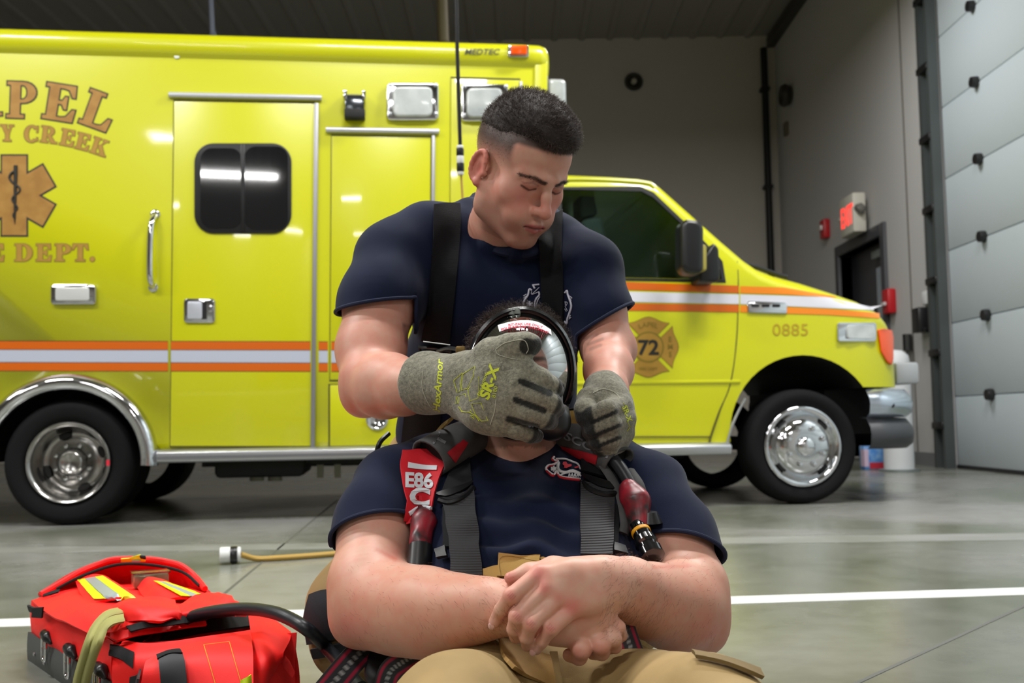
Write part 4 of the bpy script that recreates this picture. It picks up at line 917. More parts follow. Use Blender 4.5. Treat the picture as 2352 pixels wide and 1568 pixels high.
# ================================================================ SDF MODELLING TOOLS
def unit(v): v = np.asarray(v, float); return v / (np.linalg.norm(v) + 1e-12)
class Fld:
    def __init__(s): s.ops = []
    def cone(s, a, b, ra, rb, k=0.02, sub=False):
        a = np.asarray(a, float); b = np.asarray(b, float); r = max(ra, rb)
        s.ops.append(('c', (a, b, ra, rb), k, sub, np.minimum(a, b) - r, np.maximum(a, b) + r)); return s
    def chain(s, pts, k=0.02):
        """pts: (pos, r) list"""
        for (a, ra), (b, rb) in zip(pts[:-1], pts[1:]): s.cone(a, b, ra, rb, k)
        return s
    def ball(s, c, r, k=0.02, sub=False): return s.ell(c, (r, r, r), None, k, sub)
    def ell(s, c, rad, R=None, k=0.02, sub=False):
        c = np.asarray(c, float); R = np.eye(3) if R is None else np.asarray(R, float); e = np.abs(R) @ np.asarray(rad, float)
        s.ops.append(('e', (c, np.asarray(rad, float), R), k, sub, c - e, c + e)); return s
    def rbox(s, c, half, R=None, rnd=0.01, k=0.01, sub=False):
        c = np.asarray(c, float); R = np.eye(3) if R is None else np.asarray(R, float); e = np.abs(R) @ np.asarray(half, float)
        s.ops.append(('b', (c, np.asarray(half, float), R, rnd), k, sub, c - e, c + e)); return s
    def half(s, p, n, c, rad, k=0.004):
        """remove everything on the +n side of the plane within a ball"""
        s.ops.append(('h', (np.asarray(p, float), unit(n)), k, True, np.asarray(c, float) - rad, np.asarray(c, float) + rad)); return s
    def mesh(s, h=0.005, fine=(), pad=0.012, taubin=2):
        lo = np.min([o[4] for o in s.ops if not o[3]], 0) - pad; hi = np.max([o[5] for o in s.ops if not o[3]], 0) + pad
        ax = []
        for i in range(3):
            x = lo[i]; L = [x]
            while x < hi[i]:
                st = h
                for (fl, fh, hf) in fine:
                    if fl[i] <= x <= fh[i]: st = min(st, hf)
                x += st; L.append(x)
            ax.append(np.array(L, np.float32))
        X, Y, Z = ax; F = np.full((len(X), len(Y), len(Z)), 0.5, np.float32)
        for kind, pr, k, sub, l, u in s.ops:
            mg = k + 0.02; sl = []
            for i in range(3):
                a = max(0, np.searchsorted(ax[i], l[i] - mg) - 1); b = min(len(ax[i]), np.searchsorted(ax[i], u[i] + mg) + 1); sl.append(slice(a, b))
            if any(q.stop <= q.start for q in sl): continue
            px = X[sl[0]][:, None, None]; py = Y[sl[1]][None, :, None]; pz = Z[sl[2]][None, None, :]
            if kind == 'c':
                a, b, ra, rb = pr; ba = (b - a).astype(np.float32); L2 = float(ba @ ba) + 1e-12
                qx, qy, qz = px - np.float32(a[0]), py - np.float32(a[1]), pz - np.float32(a[2])
                t = np.clip((qx * ba[0] + qy * ba[1] + qz * ba[2]) / np.float32(L2), 0, 1)
                d = np.sqrt((qx - t * ba[0]) ** 2 + (qy - t * ba[1]) ** 2 + (qz - t * ba[2]) ** 2) - (ra + (rb - ra) * t)
            elif kind == 'h':
                p, n = pr; d = (px - p[0]) * n[0] + (py - p[1]) * n[1] + (pz - p[2]) * n[2]; d = -d
            else:
                c, rad, R = pr[:3]; R = R.astype(np.float32)
                qx, qy, qz = px - np.float32(c[0]), py - np.float32(c[1]), pz - np.float32(c[2])
                l0 = qx * R[0, 0] + qy * R[1, 0] + qz * R[2, 0]; l1 = qx * R[0, 1] + qy * R[1, 1] + qz * R[2, 1]; l2 = qx * R[0, 2] + qy * R[1, 2] + qz * R[2, 2]
                if kind == 'e':
                    k0 = np.sqrt((l0 / rad[0]) ** 2 + (l1 / rad[1]) ** 2 + (l2 / rad[2]) ** 2); k1 = np.sqrt((l0 / rad[0] ** 2) ** 2 + (l1 / rad[1] ** 2) ** 2 + (l2 / rad[2] ** 2) ** 2) + 1e-9
                    d = k0 * (k0 - 1) / k1; d = np.where(k0 < 0.05, -rad.min(), d)
                else:
                    rn = pr[3]; a0 = np.abs(l0) - rad[0] + rn; a1 = np.abs(l1) - rad[1] + rn; a2 = np.abs(l2) - rad[2] + rn
                    d = np.sqrt(np.maximum(a0, 0) ** 2 + np.maximum(a1, 0) ** 2 + np.maximum(a2, 0) ** 2) + np.minimum(np.maximum(a0, np.maximum(a1, a2)), 0) - rn
            f = F[tuple(sl)]; d = d.astype(np.float32)
            if sub:
                d = -d; hh = np.maximum(k - np.abs(f - d), 0) / k; F[tuple(sl)] = np.maximum(f, d) + hh * hh * k * 0.25
            else:
                hh = np.maximum(k - np.abs(f - d), 0) / k; F[tuple(sl)] = np.minimum(f, d) - hh * hh * k * 0.25
        return surfnets(F, X, Y, Z, taubin)
def surfnets(F, X, Y, Z, taubin=2):
    S = F < 0; nx, ny, nz = F.shape
    cnt = np.zeros((nx - 1, ny - 1, nz - 1), np.int8)
    for i in (0, 1):
        for j in (0, 1):
            for k in (0, 1): cnt += S[i:nx - 1 + i, j:ny - 1 + j, k:nz - 1 + k]
    I, J, K = np.nonzero((cnt > 0) & (cnt < 8)); N = len(I)
    idx = np.full(cnt.shape, -1, np.int32); idx[I, J, K] = np.arange(N)
    acc = np.zeros((N, 3)); num = np.zeros(N)
    cs = [(i, j, k) for i in (0, 1) for j in (0, 1) for k in (0, 1)]
    for a in cs:
        for ax_ in range(3):
            if a[ax_] == 0:
                b = list(a); b[ax_] = 1
                fa = F[I + a[0], J + a[1], K + a[2]]; fb = F[I + b[0], J + b[1], K + b[2]]
                mk = (fa < 0) != (fb < 0); t = np.where(mk, fa / np.where(fa - fb == 0, 1, fa - fb), 0)
                p0 = np.stack([X[I + a[0]], Y[J + a[1]], Z[K + a[2]]], 1); p1 = np.stack([X[I + b[0]], Y[J + b[1]], Z[K + b[2]]], 1)
                acc += np.where(mk[:, None], p0 + (p1 - p0) * t[:, None], 0); num += mk
    V = acc / num[:, None]
    Q = []
    for ax_ in range(3):
        sl0 = [slice(1, -1)] * 3; sl0[ax_] = slice(0, -1); sl1 = list(sl0); sl1[ax_] = slice(1, None)
        s0 = S[tuple(sl0)]; s1 = S[tuple(sl1)]
        for flip in (0, 1):
            e = np.nonzero((s0 & ~s1) if not flip else (~s0 & s1)); e = list(e)
            for q in range(3):
                if q != ax_: e[q] = e[q] + 1
            u, v = [q for q in range(3) if q != ax_]
            def cell(du, dv):
                c = list(e); c[u] = c[u] - du; c[v] = c[v] - dv; return idx[c[0], c[1], c[2]]
            q4 = np.stack([cell(1, 1), cell(0, 1), cell(0, 0), cell(1, 0)], 1)
            if (ax_ == 1) != bool(flip): q4 = q4[:, ::-1]
            Q.append(q4)
    Q = np.concatenate(Q); Q = Q[(Q >= 0).all(1)]
    if taubin:
        E_ = np.concatenate([Q[:, [0, 1]], Q[:, [1, 2]], Q[:, [2, 3]], Q[:, [3, 0]]]); a = np.r_[E_[:, 0], E_[:, 1]]; b = np.r_[E_[:, 1], E_[:, 0]]
        deg = np.bincount(a, minlength=N) + 1e-9
        for it in range(taubin):
            for lam in (0.5, -0.5):
                av = np.stack([np.bincount(a, V[b, c], N) for c in range(3)], 1) / deg[:, None]; V = V + lam * (av - V)
    return V, Q
def vnormals(V, Q):
    n = np.cross(V[Q[:, 2]] - V[Q[:, 0]], V[Q[:, 3]] - V[Q[:, 1]]); N = np.zeros_like(V)
    for c in range(3):
        for k in range(4): N[:, c] += np.bincount(Q[:, k], n[:, c], len(V))
    return N / (np.linalg.norm(N, axis=1)[:, None] + 1e-12)
def proj(p):
    q = np.asarray(p) - CO; d = float(q @ _F); return CX + FPX * float(q @ CM[:, 0]) / d, CY - FPX * float(q @ CM[:, 1]) / d
def bvh_of(V, Q): return BVHTree.FromPolygons([tuple(v) for v in V.tolist()], Q.tolist())
def obj_bvh(o):
    me = o.data; return BVHTree.FromPolygons([v.co[:] for v in me.vertices], [tuple(p.vertices) for p in me.polygons])
def cloth(name, V, Q, m, parent, cuts=(), thick=0.003, col=None, wr=None):
    """cuts: (point, normal(remove side), centre, radius)"""
    me = mesh_np(name, V, Q, True)
    if cuts:
        bm = bmesh.new(); bm.from_mesh(me)
        for ct in cuts:
            p, n, c, rad = ct[:4]; pred = ct[4] if len(ct) > 4 else None
            c_ = Vector(tuple(map(float, c))); p_ = Vector(tuple(map(float, p))); n_ = Vector(tuple(map(float, unit(n))))
            fs = [f for f in bm.faces if (f.calc_center_median() - c_).length < rad]
            if pred is not None: fs = [f for f in fs if pred(*proj(np.array(f.calc_center_median())))]
            geom = fs + list({e for f in fs for e in f.edges}) + list({v for f in fs for v in f.verts})
            bmesh.ops.bisect_plane(bm, geom=geom, plane_co=p_, plane_no=n_, clear_outer=True)
        loose = [v for v in bm.verts if not v.link_faces]; bmesh.ops.delete(bm, geom=loose, context='VERTS')
        bm.to_mesh(me); bm.free(); me.polygons.foreach_set('use_smooth', np.ones(len(me.polygons), bool))
    o = link(name, me, m, None); world_child(o, parent)
    if thick:
        md = o.modifiers.new('thickness', 'SOLIDIFY'); md.thickness = thick; md.offset = -1
    return o
def cast(px, py, bvhs):
    d = ray(px, py); best = None
    for b in bvhs:
        h = b.ray_cast(Vector(tuple(CO)), Vector(tuple(d)).normalized())
        if h[0] is not None:
            dep = float(np.dot(np.array(h[0]) - CO, _F))
            if best is None or dep < best[0]: best = (dep, np.array(h[1]))
    return best
def wrap(name, rows, m, bvhs, parent, lift=0.003, thick=0.004, n=5, sm=2, fallback=1.8, dmax=None, tagk=None, bump=None):
    """sheet laid on surfaces: rows of pixel points (interpolated), projected to the surface and lifted off it"""
    R = [catmull([(x, y, 0) for x, y in r], n) for r in rows]
    grid = np.array([catmull([R[i][j] for i in range(len(R))], n) for j in range(len(R[0]))])
    nu, nv = grid.shape[:2]; D = np.full((nu, nv), np.nan)
    for i in range(nu):
        for j in range(nv):
            h = cast(grid[i, j, 0], grid[i, j, 1], bvhs)
            if h is not None and (dmax is None or h[0] < dmax): D[i, j] = h[0]
    if np.isnan(D).all(): D[:] = fallback
    for _ in range(60):
        if not np.isnan(D).any(): break
        pad = np.pad(D, 1, constant_values=np.nan); st = np.stack([pad[:-2, 1:-1], pad[2:, 1:-1], pad[1:-1, :-2], pad[1:-1, 2:]])
        with np.errstate(all='ignore'):
            av = np.nanmean(st, 0)
        D = np.where(np.isnan(D), av, D)
    for _ in range(sm):
        pad = np.pad(D, 1, mode='edge'); av = (pad[:-2, 1:-1] + pad[2:, 1:-1] + pad[1:-1, :-2] + pad[1:-1, 2:]) / 4; D = np.minimum(D, 0.5 * D + 0.5 * av) if sm > 0 else D
    A = np.array([[P(grid[i, j, 0], grid[i, j, 1], D[i, j]) for j in range(nv)] for i in range(nu)])
    du = np.gradient(A, axis=0); dv = np.gradient(A, axis=1); N = np.cross(du, dv); N /= np.linalg.norm(N, axis=2)[:, :, None] + 1e-12
    s_ = np.sign(np.sum(N * (CO - A), 2)); N *= np.where(s_ == 0, 1, s_)[:, :, None]
    lf = np.full((nu, nv), lift)
    if bump is not None: lf = lf + bump(np.linspace(0, 1, nu)[:, None], np.linspace(0, 1, nv)[None, :])
    T = (A + N * (lf + thick)[:, :, None]).reshape(-1, 3); B_ = (A + N * (lf)[:, :, None]).reshape(-1, 3); nn = nu * nv
    F = [(i * nv + j, (i + 1) * nv + j, (i + 1) * nv + j + 1, i * nv + j + 1) for i in range(nu - 1) for j in range(nv - 1)]
    b = [(i, 0) for i in range(nu)] + [(nu - 1, j) for j in range(1, nv)] + [(i, nv - 1) for i in range(nu - 2, -1, -1)] + [(0, j) for j in range(nv - 2, 0, -1)]
    b = [i * nv + j for i, j in b]
    F += [tuple(q + nn for q in f[::-1]) for f in F[:]] + [(b[q], b[(q + 1) % len(b)], b[(q + 1) % len(b)] + nn, b[q] + nn) for q in range(len(b))]
    o = MB().add(np.r_[T, B_], F).build(name, m, smooth=True, ang=50)
    if parent is not None: world_child(o, parent)
    return o
def surf_text(txt, px, py, h, ang, m, bvhs, parent, lift=0.0015, bold=0.0, sx=1.0, fallback=1.7, name='lettering', arc=None, shear=0.0):
    V, F = text_polys(txt, bold); s = h / 0.72; V = V * s; V[:, 0] *= sx; V -= (V.max(0) + V.min(0)) / 2; c, sn = math.cos(math.radians(ang)), math.sin(math.radians(ang)); out = []
    for x, y in V:
        x += shear * y
        if arc: th = x / arc; x, y = (arc + y) * math.sin(th), (arc + y) * math.cos(th) - arc
        X, Y = px + x * c + y * sn, py + x * sn - y * c; hit = cast(X, Y, bvhs); d = hit[0] if hit else fallback; p = P(X, Y, d); out.append(p + unit(CO - p) * lift)
    o = MB().add(out, F).build(name, m); world_child(o, parent); return o
def surf_line(pts, r, m, bvhs, parent, lift=0.001, name='print_line', n=4, fallback=1.7, closed=False, flat=1.0):
    q = catmull([(x, y, 0) for x, y in pts], n, closed) if n > 1 else [np.array((x, y, 0.0)) for x, y in pts]; out = []
    for x, y, _ in q:
        hit = cast(x, y, bvhs); d = hit[0] if hit else fallback; p = P(x, y, d); out.append(p + unit(CO - p) * lift)
    o = MB().tube(out, r, 6, closed=closed).build(name, m, smooth=True)
    if parent is not None: world_child(o, parent)
    return o
def seg_d(q, a, b):
    a = np.asarray(a, float); b = np.asarray(b, float); ba = b - a; t = np.clip(((q - a) @ ba) / (ba @ ba), 0, 1); return np.linalg.norm(q - a - t[:, None] * ba, axis=1)
def sstep(x, a, b):
    t = np.clip((x - a) / (b - a), 0, 1); return t * t * (3 - 2 * t)
def mixc(C, rgb, w): return C * (1 - w[:, None]) + np.array(lin(rgb))[None, :] * w[:, None]
def strands(roots, dirs, length, r0, m, name, parent, bend=None, jitter=0.25, seg=2, kind='stuff', col=None):
    """short tapered hairs as one mesh"""
    n = len(roots); roots = np.asarray(roots); dirs = np.asarray(dirs); L = np.asarray(length) * np.ones(n)
    d = dirs + jitter * RNG.normal(size=(n, 3)); d /= np.linalg.norm(d, axis=1)[:, None]
    a = np.cross(d, RNG.normal(size=(n, 3))); a /= np.linalg.norm(a, axis=1)[:, None] + 1e-9; b = np.cross(d, a)
    bd = np.zeros((n, 3)) if bend is None else np.broadcast_to(bend, (n, 3))
    V = np.zeros((n, seg * 3 + 1, 3))
    for s_ in range(seg):
        t = s_ / seg; c = roots + d * (L * t)[:, None] + bd * (L * t * t)[:, None]; r = r0 * (1 - 0.7 * t)
        for k in range(3):
            th = 2 * PI * k / 3; V[:, s_ * 3 + k] = c + r * (math.cos(th) * a + math.sin(th) * b)
    V[:, seg * 3] = roots + d * L[:, None] + bd * L[:, None]
    f = []
    for s_ in range(seg - 1):
        for k in range(3):
            k2 = (k + 1) % 3; f += [(s_ * 3 + k, s_ * 3 + k2, s_ * 3 + 3 + k2), (s_ * 3 + k, s_ * 3 + 3 + k2, s_ * 3 + 3 + k)]
    for k in range(3): f.append(((seg - 1) * 3 + k, (seg - 1) * 3 + (k + 1) % 3, seg * 3))
    f = np.array(f); F = (f[None] + (np.arange(n) * (seg * 3 + 1))[:, None, None]).reshape(-1, 3)
    o = link(name, mesh_np(name, V.reshape(-1, 3), F, True), m, None, kind=kind); world_child(o, parent); return o

# ---------------------------------------------------------------- head builder (local: x his right, y forward, z up)
class Frame:
    def __init__(s, O, R): s.O = np.asarray(O, float); s.R = np.asarray(R, float)
    def w(s, p): return s.O + s.R @ np.asarray(p, float)
    def loc(s, V): return (V - s.O) @ s.R
def head_prims(S, H, ears=True):
    R = H.R; w = H.w
    S.ell(w((0, -.020, .052)), (.076, .098, .084), R, .02)
    S.ell(w((0, .036, .055)), (.064, .047, .062), R, .03)
    S.ell(w((0, .036, -.022)), (.058, .050, .072), R, .03)
    for s in (-1, 1):
        S.cone(w((s * .056, .004, -.030)), w((s * .050, .012, -.062)), .018, .018, .03)
        S.cone(w((s * .050, .012, -.062)), w((s * .018, .076, -.090)), .019, .016, .03)
        S.ball(w((s * .047, .056, -.010)), .022, .03)
        S.cone(w((s * .045, .068, .034)), w((s * .014, .088, .033)), .009, .010, .014)
        S.ell(w((s * .033, .101, .019)), (.019, .016, .011), R, .014, True)
        S.ell(w((s * .032, .0735, .0185)), (.0165, .0135, .012), R, .005)
        S.cone(w((s * .020, .0855, .0225)), w((s * .045, .079, .0215)), .0032, .003, .004)   # upper lid fold
        S.ell(w((s * .030, .078, -.045)), (.022, .02, .024), R, .02)
    S.ell(w((0, .080, -.088)), (.021, .017, .016), R, .02)
    S.ell(w((0, .074, -.052)), (.036, .029, .030), R, .02)
    S.cone(w((0, .088, .030)), w((0, .101, .004)), .0085, .0085, .010)
    S.cone(w((0, .101, .004)), w((0, .113, -.017)), .0085, .0105, .008)
    S.ball(w((0, .1135, -.020)), .0112, .006)
    for s in (-1, 1):
        S.ell(w((s * .0125, .101, -.0225)), (.0075, .0105, .0085), R, .006)
        S.ell(w((s * .0065, .108, -.0325)), (.0038, .006, .004), R, .003, True)
    S.cone(w((-.022, .093, -.0535)), w((-.006, .1035, -.0485)), .0038, .0052, .006); S.cone(w((.022, .093, -.0535)), w((.006, .1035, -.0485)), .0038, .0052, .006); S.cone(w((-.006, .1035, -.0485)), w((.006, .1035, -.0485)), .0052, .0052, .006)
    S.cone(w((-.018, .0935, -.058)), w((0, .102, -.0605)), .004, .0062, .005); S.cone(w((.018, .0935, -.058)), w((0, .102, -.0605)), .004, .0062, .005)
    S.cone(w((-.023, .0985, -.0552)), w((0, .110, -.0548)), .0016, .002, .003, True); S.cone(w((.023, .0985, -.0552)), w((0, .110, -.0548)), .0016, .002, .003, True)
    if ears:
        for s in (-1, 1):
            S.ell(w((s * .0790, -.014, .002)), (.0045, .0185, .030), R, .006)
            pts = []
            for t in np.linspace(-95, 150, 12):
                a = math.radians(t); yy = -.014 - .0165 * math.cos(a); zz = .003 + .0285 * math.sin(a); pts.append(w((s * (.081 + .006 * max(0, math.cos(a))), yy, zz)))
            S.chain([(p, .0036) for p in pts], .004)
            S.ball(w((s * .0785, -.006, -.027)), .0068, .008)
            S.ell(w((s * .0880, -.009, -.001)), (.0075, .009, .014), R, .004, True)
            S.ball(w((s * .0770, .003, -.004)), .005, .004)
def head_paint(V, H, C, stub=0.35, hairline=True):
    q = H.loc(V); x, y, z = q.T; ax = np.abs(x); qa = np.c_[ax, y, z]
    q2 = np.c_[ax, np.zeros(len(ax)), z]
    face = (np.linalg.norm(q - np.array([0, .02, 0]), axis=1) < .2)
    C = mixc(C, (206, 112, 104), .55 * np.exp(-(((ax - .044) / .022) ** 2 + ((z + .012) / .022) ** 2)) * (y > .03))
    C = mixc(C, (206, 118, 108), .45 * np.exp(-((ax / .014) ** 2 + ((z + .012) / .02) ** 2)) * (y > .09))
    C = mixc(C, (214, 110, 98), .5 * (ax > .078) * (y < .012) * face)
    C = mixc(C, (188, 84, 74), .4 * np.exp(-(((y + .009) / .009) ** 2 + ((z + .001) / .013) ** 2)) * (ax > .074))
    C = mixc(C, (110, 88, 78), stub * sstep(-z, .036, .055) * sstep(y, -.01, .02) * sstep(-z, -.2, .0) * (z > -.115) * face)
    C = mixc(C, (110, 88, 78), .3 * stub * np.exp(-((ax / .025) ** 2 + ((z + .040) / .007) ** 2)) * (y > .085))
    fr = (y > .045) & (y < .14)
    def s2(a, b): return seg_d(q2, (a[0], 0, a[1]), (b[0], 0, b[1]))
    lipu = np.minimum(s2((.021, -.0540), (.006, -.0495)), s2((.006, -.0495), (0, -.0502))); lipl = s2((.016, -.0585), (0, -.0608))
    C = mixc(C, (172, 84, 84), .8 * (1 - sstep(np.minimum(lipu, lipl), .0024, .0052)) * fr)
    C = mixc(C, (84, 34, 34), .75 * (1 - sstep(np.minimum(s2((.024, -.0556), (.010, -.0553)), s2((.010, -.0553), (0, -.0549))), .0008, .0022)) * fr)
    br = np.minimum(s2((.013, .0305), (.034, .0350)), 1.3 * s2((.034, .0350), (.054, .0315)))
    C = mixc(C, (46, 32, 28), .78 * (1 - sstep(br, .0016, .0052)) * fr)
    ls = np.minimum(s2((.018, .0130), (.032, .0090)), s2((.032, .0090), (.047, .0135)))
    C = mixc(C, (36, 24, 22), .92 * (1 - sstep(ls, .0010, .0030)) * fr)
    lf = np.minimum(s2((.018, .0215), (.032, .0250)), s2((.032, .0250), (.048, .0205))); C = mixc(C, (128, 74, 66), .5 * (1 - sstep(lf, .0008, .0026)) * fr)
    C = mixc(C, (150, 84, 78), .35 * np.exp(-(((ax - .032) / .016) ** 2 + ((z - .016) / .01) ** 2)) * (y > .06))
    if hairline:
        zl = .071 + .18 * y; hm = sstep(z - zl, -.058, -.004) * (1 - sstep(y + .25 * (z - .07), .036, .050)) + sstep(z - zl, -.006, .004); hm = np.clip(hm, 0, 1) * (np.linalg.norm(q - np.array([0, -.02, .05]), axis=1) < .13) * (1 - (ax > .0805)) * (z > .0)
        C = mixc(C, (52, 42, 38), .92 * hm)
    return C
SKIN = vcol_mat('skin', 0.48, 0.12, (260, 0.12, 0.0006), 0.4, mottle=0.10)
# ================================================================ KNEELING FIREFIGHTER
def PR(px, py, d, r): return (P(px, py, d), r * d / FPX)
navy = mat('navy_cotton', (10, 21, 49), 0.9, bump=(700, 0.12, 3, 0.001), sheen=0.05, noise=(9, 0.35, (7, 15, 39)), spec=0.25)
tan = mat('tan_canvas', (156, 126, 80), 0.8, bump=(900, 0.15, 2, 0.001), noise=(12, 0.5, (132, 104, 62)))
blackcanvas = mat('black_canvas', (34, 34, 40), 0.75, bump=(700, 0.15, 2, 0.001))
webb = mat('black_webbing', (15, 15, 17), 0.8, wave=(160, 0.25, 'Z'), spec=0.2)
K = empty('person', (P(1180, 1080, 2.2)[0], P(1180, 1080, 2.2)[1], 0.0), label='man in navy T-shirt with black suspenders kneeling and holding a gloved hand over the mask', cat='person')
RH = CM @ np.array([[-0.77952594, 0.51130088, 0.36181587], [0.02718689, -0.54947608, 0.83506701], [0.62577966, 0.66079304, 0.41443017]])
HK = Frame(P(1187, 404, 2.0), RH)
S = Fld()
head_prims(S, HK)
# neck, torso, arms
S.chain([PR(1150, 610, 2.14, 70), PR(1160, 520, 2.085, 75), PR(1172, 430, 2.02, 68)], .03)
S.chain([PR(950, 580, 2.09, 52), PR(1080, 560, 2.11, 46), PR(1260, 565, 2.11, 46), PR(1330, 610, 2.09, 50)], .03)
S.chain([PR(1060, 670, 2.13, 85), PR(1230, 680, 2.13, 85)], .04); S.chain([PR(1130, 700, 2.15, 95), PR(1110, 980, 2.28, 95)], .04)
S.chain([PR(912, 590, 2.06, 74), PR(872, 700, 2.0, 76), PR(852, 800, 1.94, 74), PR(850, 872, 1.885, 68)], .03)
S.chain([PR(856, 880, 1.875, 70), PR(885, 888, 1.83, 69), PR(930, 892, 1.775, 58), PR(985, 888, 1.715, 42), PR(1040, 885, 1.67, 36)], .02)
S.ball(P(830, 915, 1.90), M_(40, 1.9), .03)
S.ell(P(905, 862, 1.83), (M_(50, 1.83), .05, M_(40, 1.83)), None, .03)
S.chain([PR(1345, 620, 2.07, 60), PR(1372, 720, 2.03, 60), PR(1394, 795, 2.0, 58)], .03)
S.chain([PR(1394, 800, 1.99, 56), PR(1398, 850, 1.9, 52), PR(1394, 900, 1.8, 44), PR(1392, 940, 1.75, 36)], .025)
S.ball(P(1418, 806, 2.0), M_(34, 2.0), .03)
hc = HK.w((0, 0.02, .02))
V, Q = S.mesh(.0062, [(hc - .135, hc + .15, .0023)])
C = np.tile(np.array(lin((206, 152, 132))), (len(V), 1))
C = mixc(C, (196, 128, 108), .5 * (0.5 + 0.5 * np.clip(sines(V, 24), -1, 1)))
C = mixc(C, (206, 128, 110), .5 * np.exp(-(np.linalg.norm(V - P(830, 920, 1.88), axis=1) / .05) ** 2))
C = head_paint(V, HK, C)
# tattoos: short dark lines on both upper arms
uv = np.c_[CX + FPX * ((V - CO) @ CM[:, 0]) / ((V - CO) @ _F), CY - FPX * ((V - CO) @ CM[:, 1]) / ((V - CO) @ _F)]
for a_, b_, w_ in (((928, 748), (936, 790), 2.2), ((928, 748), (945, 752), 2.0), ((938, 752), (932, 785), 1.8), ((1343, 778), (1372, 768), 1.5), ((1352, 790), (1384, 778), 1.5), ((1356, 802), (1380, 792), 1.5)):
    C = mixc(C, (84, 64, 62), .38 * (1 - sstep(seg_d(uv, a_, b_), w_, w_ + 4.0)))
me = mesh_np('body', V, Q, True); setcol(me, C)
kb = link('body', me, SKIN); world_child(kb, K)
KV, KQ = V, Q
# hair
Hh = Fld()
Hh.ell(HK.w((0, -.020, .060)), (.0778, .1000, .0885), RH, .02); Hh.ell(HK.w((0, .046, .108)), (.054, .040, .030), RH, .03); Hh.ell(HK.w((0, .0, .118)), (.055, .07, .034), RH, .03)
Hh.ell(HK.w((0, .080, .103)), (.034, .014, .018), RH, .02)
pn = RH @ unit((0, .18, -1.0)); Hh.half(HK.w((0, .0, .071)), pn, HK.O, .22, .022)
for s in (-1, 1): Hh.ell(HK.w((s * .068, .075, .062)), (.026, .034, .032), RH, .022, True)
V, Q = Hh.mesh(.0035); N = vnormals(V, Q)
V = V + N * (.0016 * sines(V, 260))[:, None]
hairm = mat('hair_dark', (48, 39, 36), 0.6, noise=(160, 0.7, (22, 18, 16)), spec=0.3)
ho = link('hair', mesh_np('hair', V, Q, True), hairm); world_child(ho, K)
sel = RNG.choice(len(V), 13000); ql = HK.loc(V[sel]); up_ = N[sel]
keep = (ql[:, 2] > .062 + .45 * ql[:, 1] - .02)
roots = V[sel] + RNG.normal(size=(13000, 3)) * .0014; low = sstep(.100 + .15 * ql[:, 1] - ql[:, 2], 0, .02)[:, None]; dr = (up_ * .75 + (RH @ np.array([0, .55, .25]))[None]) * (1 - low) + low * (up_ * .35 - RH[:, 2][None] * .9)
Ls = np.clip(.004 + .006 * sstep(ql[:, 2], .06, .13), .003, .011)
strands(roots[keep], dr[keep], Ls[keep], .00035, mat('hair_strand', (80, 68, 63), 0.5, spec=0.4), 'hair_strands', ho, jitter=.35)
# brow hairs
qa = HK.loc(KV); q2 = np.c_[np.abs(qa[:, 0]), np.zeros(len(qa)), qa[:, 2]]; br = np.minimum(seg_d(q2, (.013, 0, .0305), (.034, 0, .0350)), 1.3 * seg_d(q2, (.034, 0, .0350), (.054, 0, .0315)))
bi = np.nonzero((br < .0040) & (qa[:, 1] > .045) & (qa[:, 1] < .14))[0]; bi = RNG.choice(bi, 420); NK = vnormals(KV, KQ)
zl = .071 + .18 * qa[:, 1]; hs_ = sstep(qa[:, 2] - zl, -.055, -.005) * (qa[:, 1] < .042) * (np.abs(qa[:, 0]) < .081) * (np.linalg.norm(qa - np.array([0, -.02, .05]), axis=1) < .12)
si = RNG.choice(len(KV), 7000, p=hs_ / hs_.sum()); strands(KV[si] + RNG.normal(size=(7000, 3)) * .001, NK[si] * .6 - RH[:, 2][None] * .5, .0026, .00016, mat('stubble_hair', (44, 36, 33), .6), 'side_stubble', ho, jitter=.3)
sd = np.sign(qa[bi, 0])[:, None] * RH[:, 0][None]
strands(KV[bi] + RNG.normal(size=(len(bi), 3)) * .0008, NK[bi] * .5 + sd + RH[:, 2][None] * .25, .006, .00022, mat('brow_hair', (34, 24, 20), 0.6), 'eyebrow_hair', kb, jitter=.25)

# T-shirt
S = Fld()
S.chain([PR(905, 592, 2.07, 76), PR(985, 545, 2.11, 70), PR(1070, 558, 2.14, 70), PR(1265, 560, 2.14, 62), PR(1350, 615, 2.07, 70)], .05)
S.cone(*[q for q in (P(1045, 665, 2.11), P(1270, 690, 2.11), M_(98, 2.1), M_(92, 2.1))], .05)
S.chain([PR(1078, 695, 2.12, 116), PR(1240, 705, 2.12, 106)], .05)
S.chain([PR(1085, 720, 2.14, 122), PR(1060, 860, 2.22, 130), PR(1050, 990, 2.27, 140)], .05); S.chain([PR(1220, 720, 2.13, 110), PR(1200, 980, 2.27, 125)], .05)
S.chain([PR(905, 595, 2.06, 84), PR(873, 690, 2.0, 87), PR(855, 780, 1.96, 92)], .04)
S.chain([PR(1350, 620, 2.07, 72), PR(1375, 720, 2.03, 70), PR(1385, 800, 2.0, 74)], .04)
kloop = [(1076, 476, 2.13), (1084, 524, 2.09), (1118, 564, 2.05), (1188, 582, 2.022), (1240, 568, 2.03), (1272, 522, 2.10), (1258, 486, 2.17), (1170, 456, 2.2), (1096, 456, 2.18)]
S.chain([PR(x, y, d, 9) for x, y, d in kloop + kloop[:1]], .03)
V, Q = S.mesh(.0062); N = vnormals(V, Q)
V = V + N * (.0030 * sines(V * np.array([1, 1, .6]), 30) + .0012 * sines(V, 60, seed=3))[:, None]
up = unit(CM @ np.array([0, 1, .0]))
hem1 = (P(868, 702, 1.98), CM @ np.array([.16, -1.0, .10]))
hem2 = (P(1375, 742, 2.0), CM @ np.array([.62, -1.0, .15]))
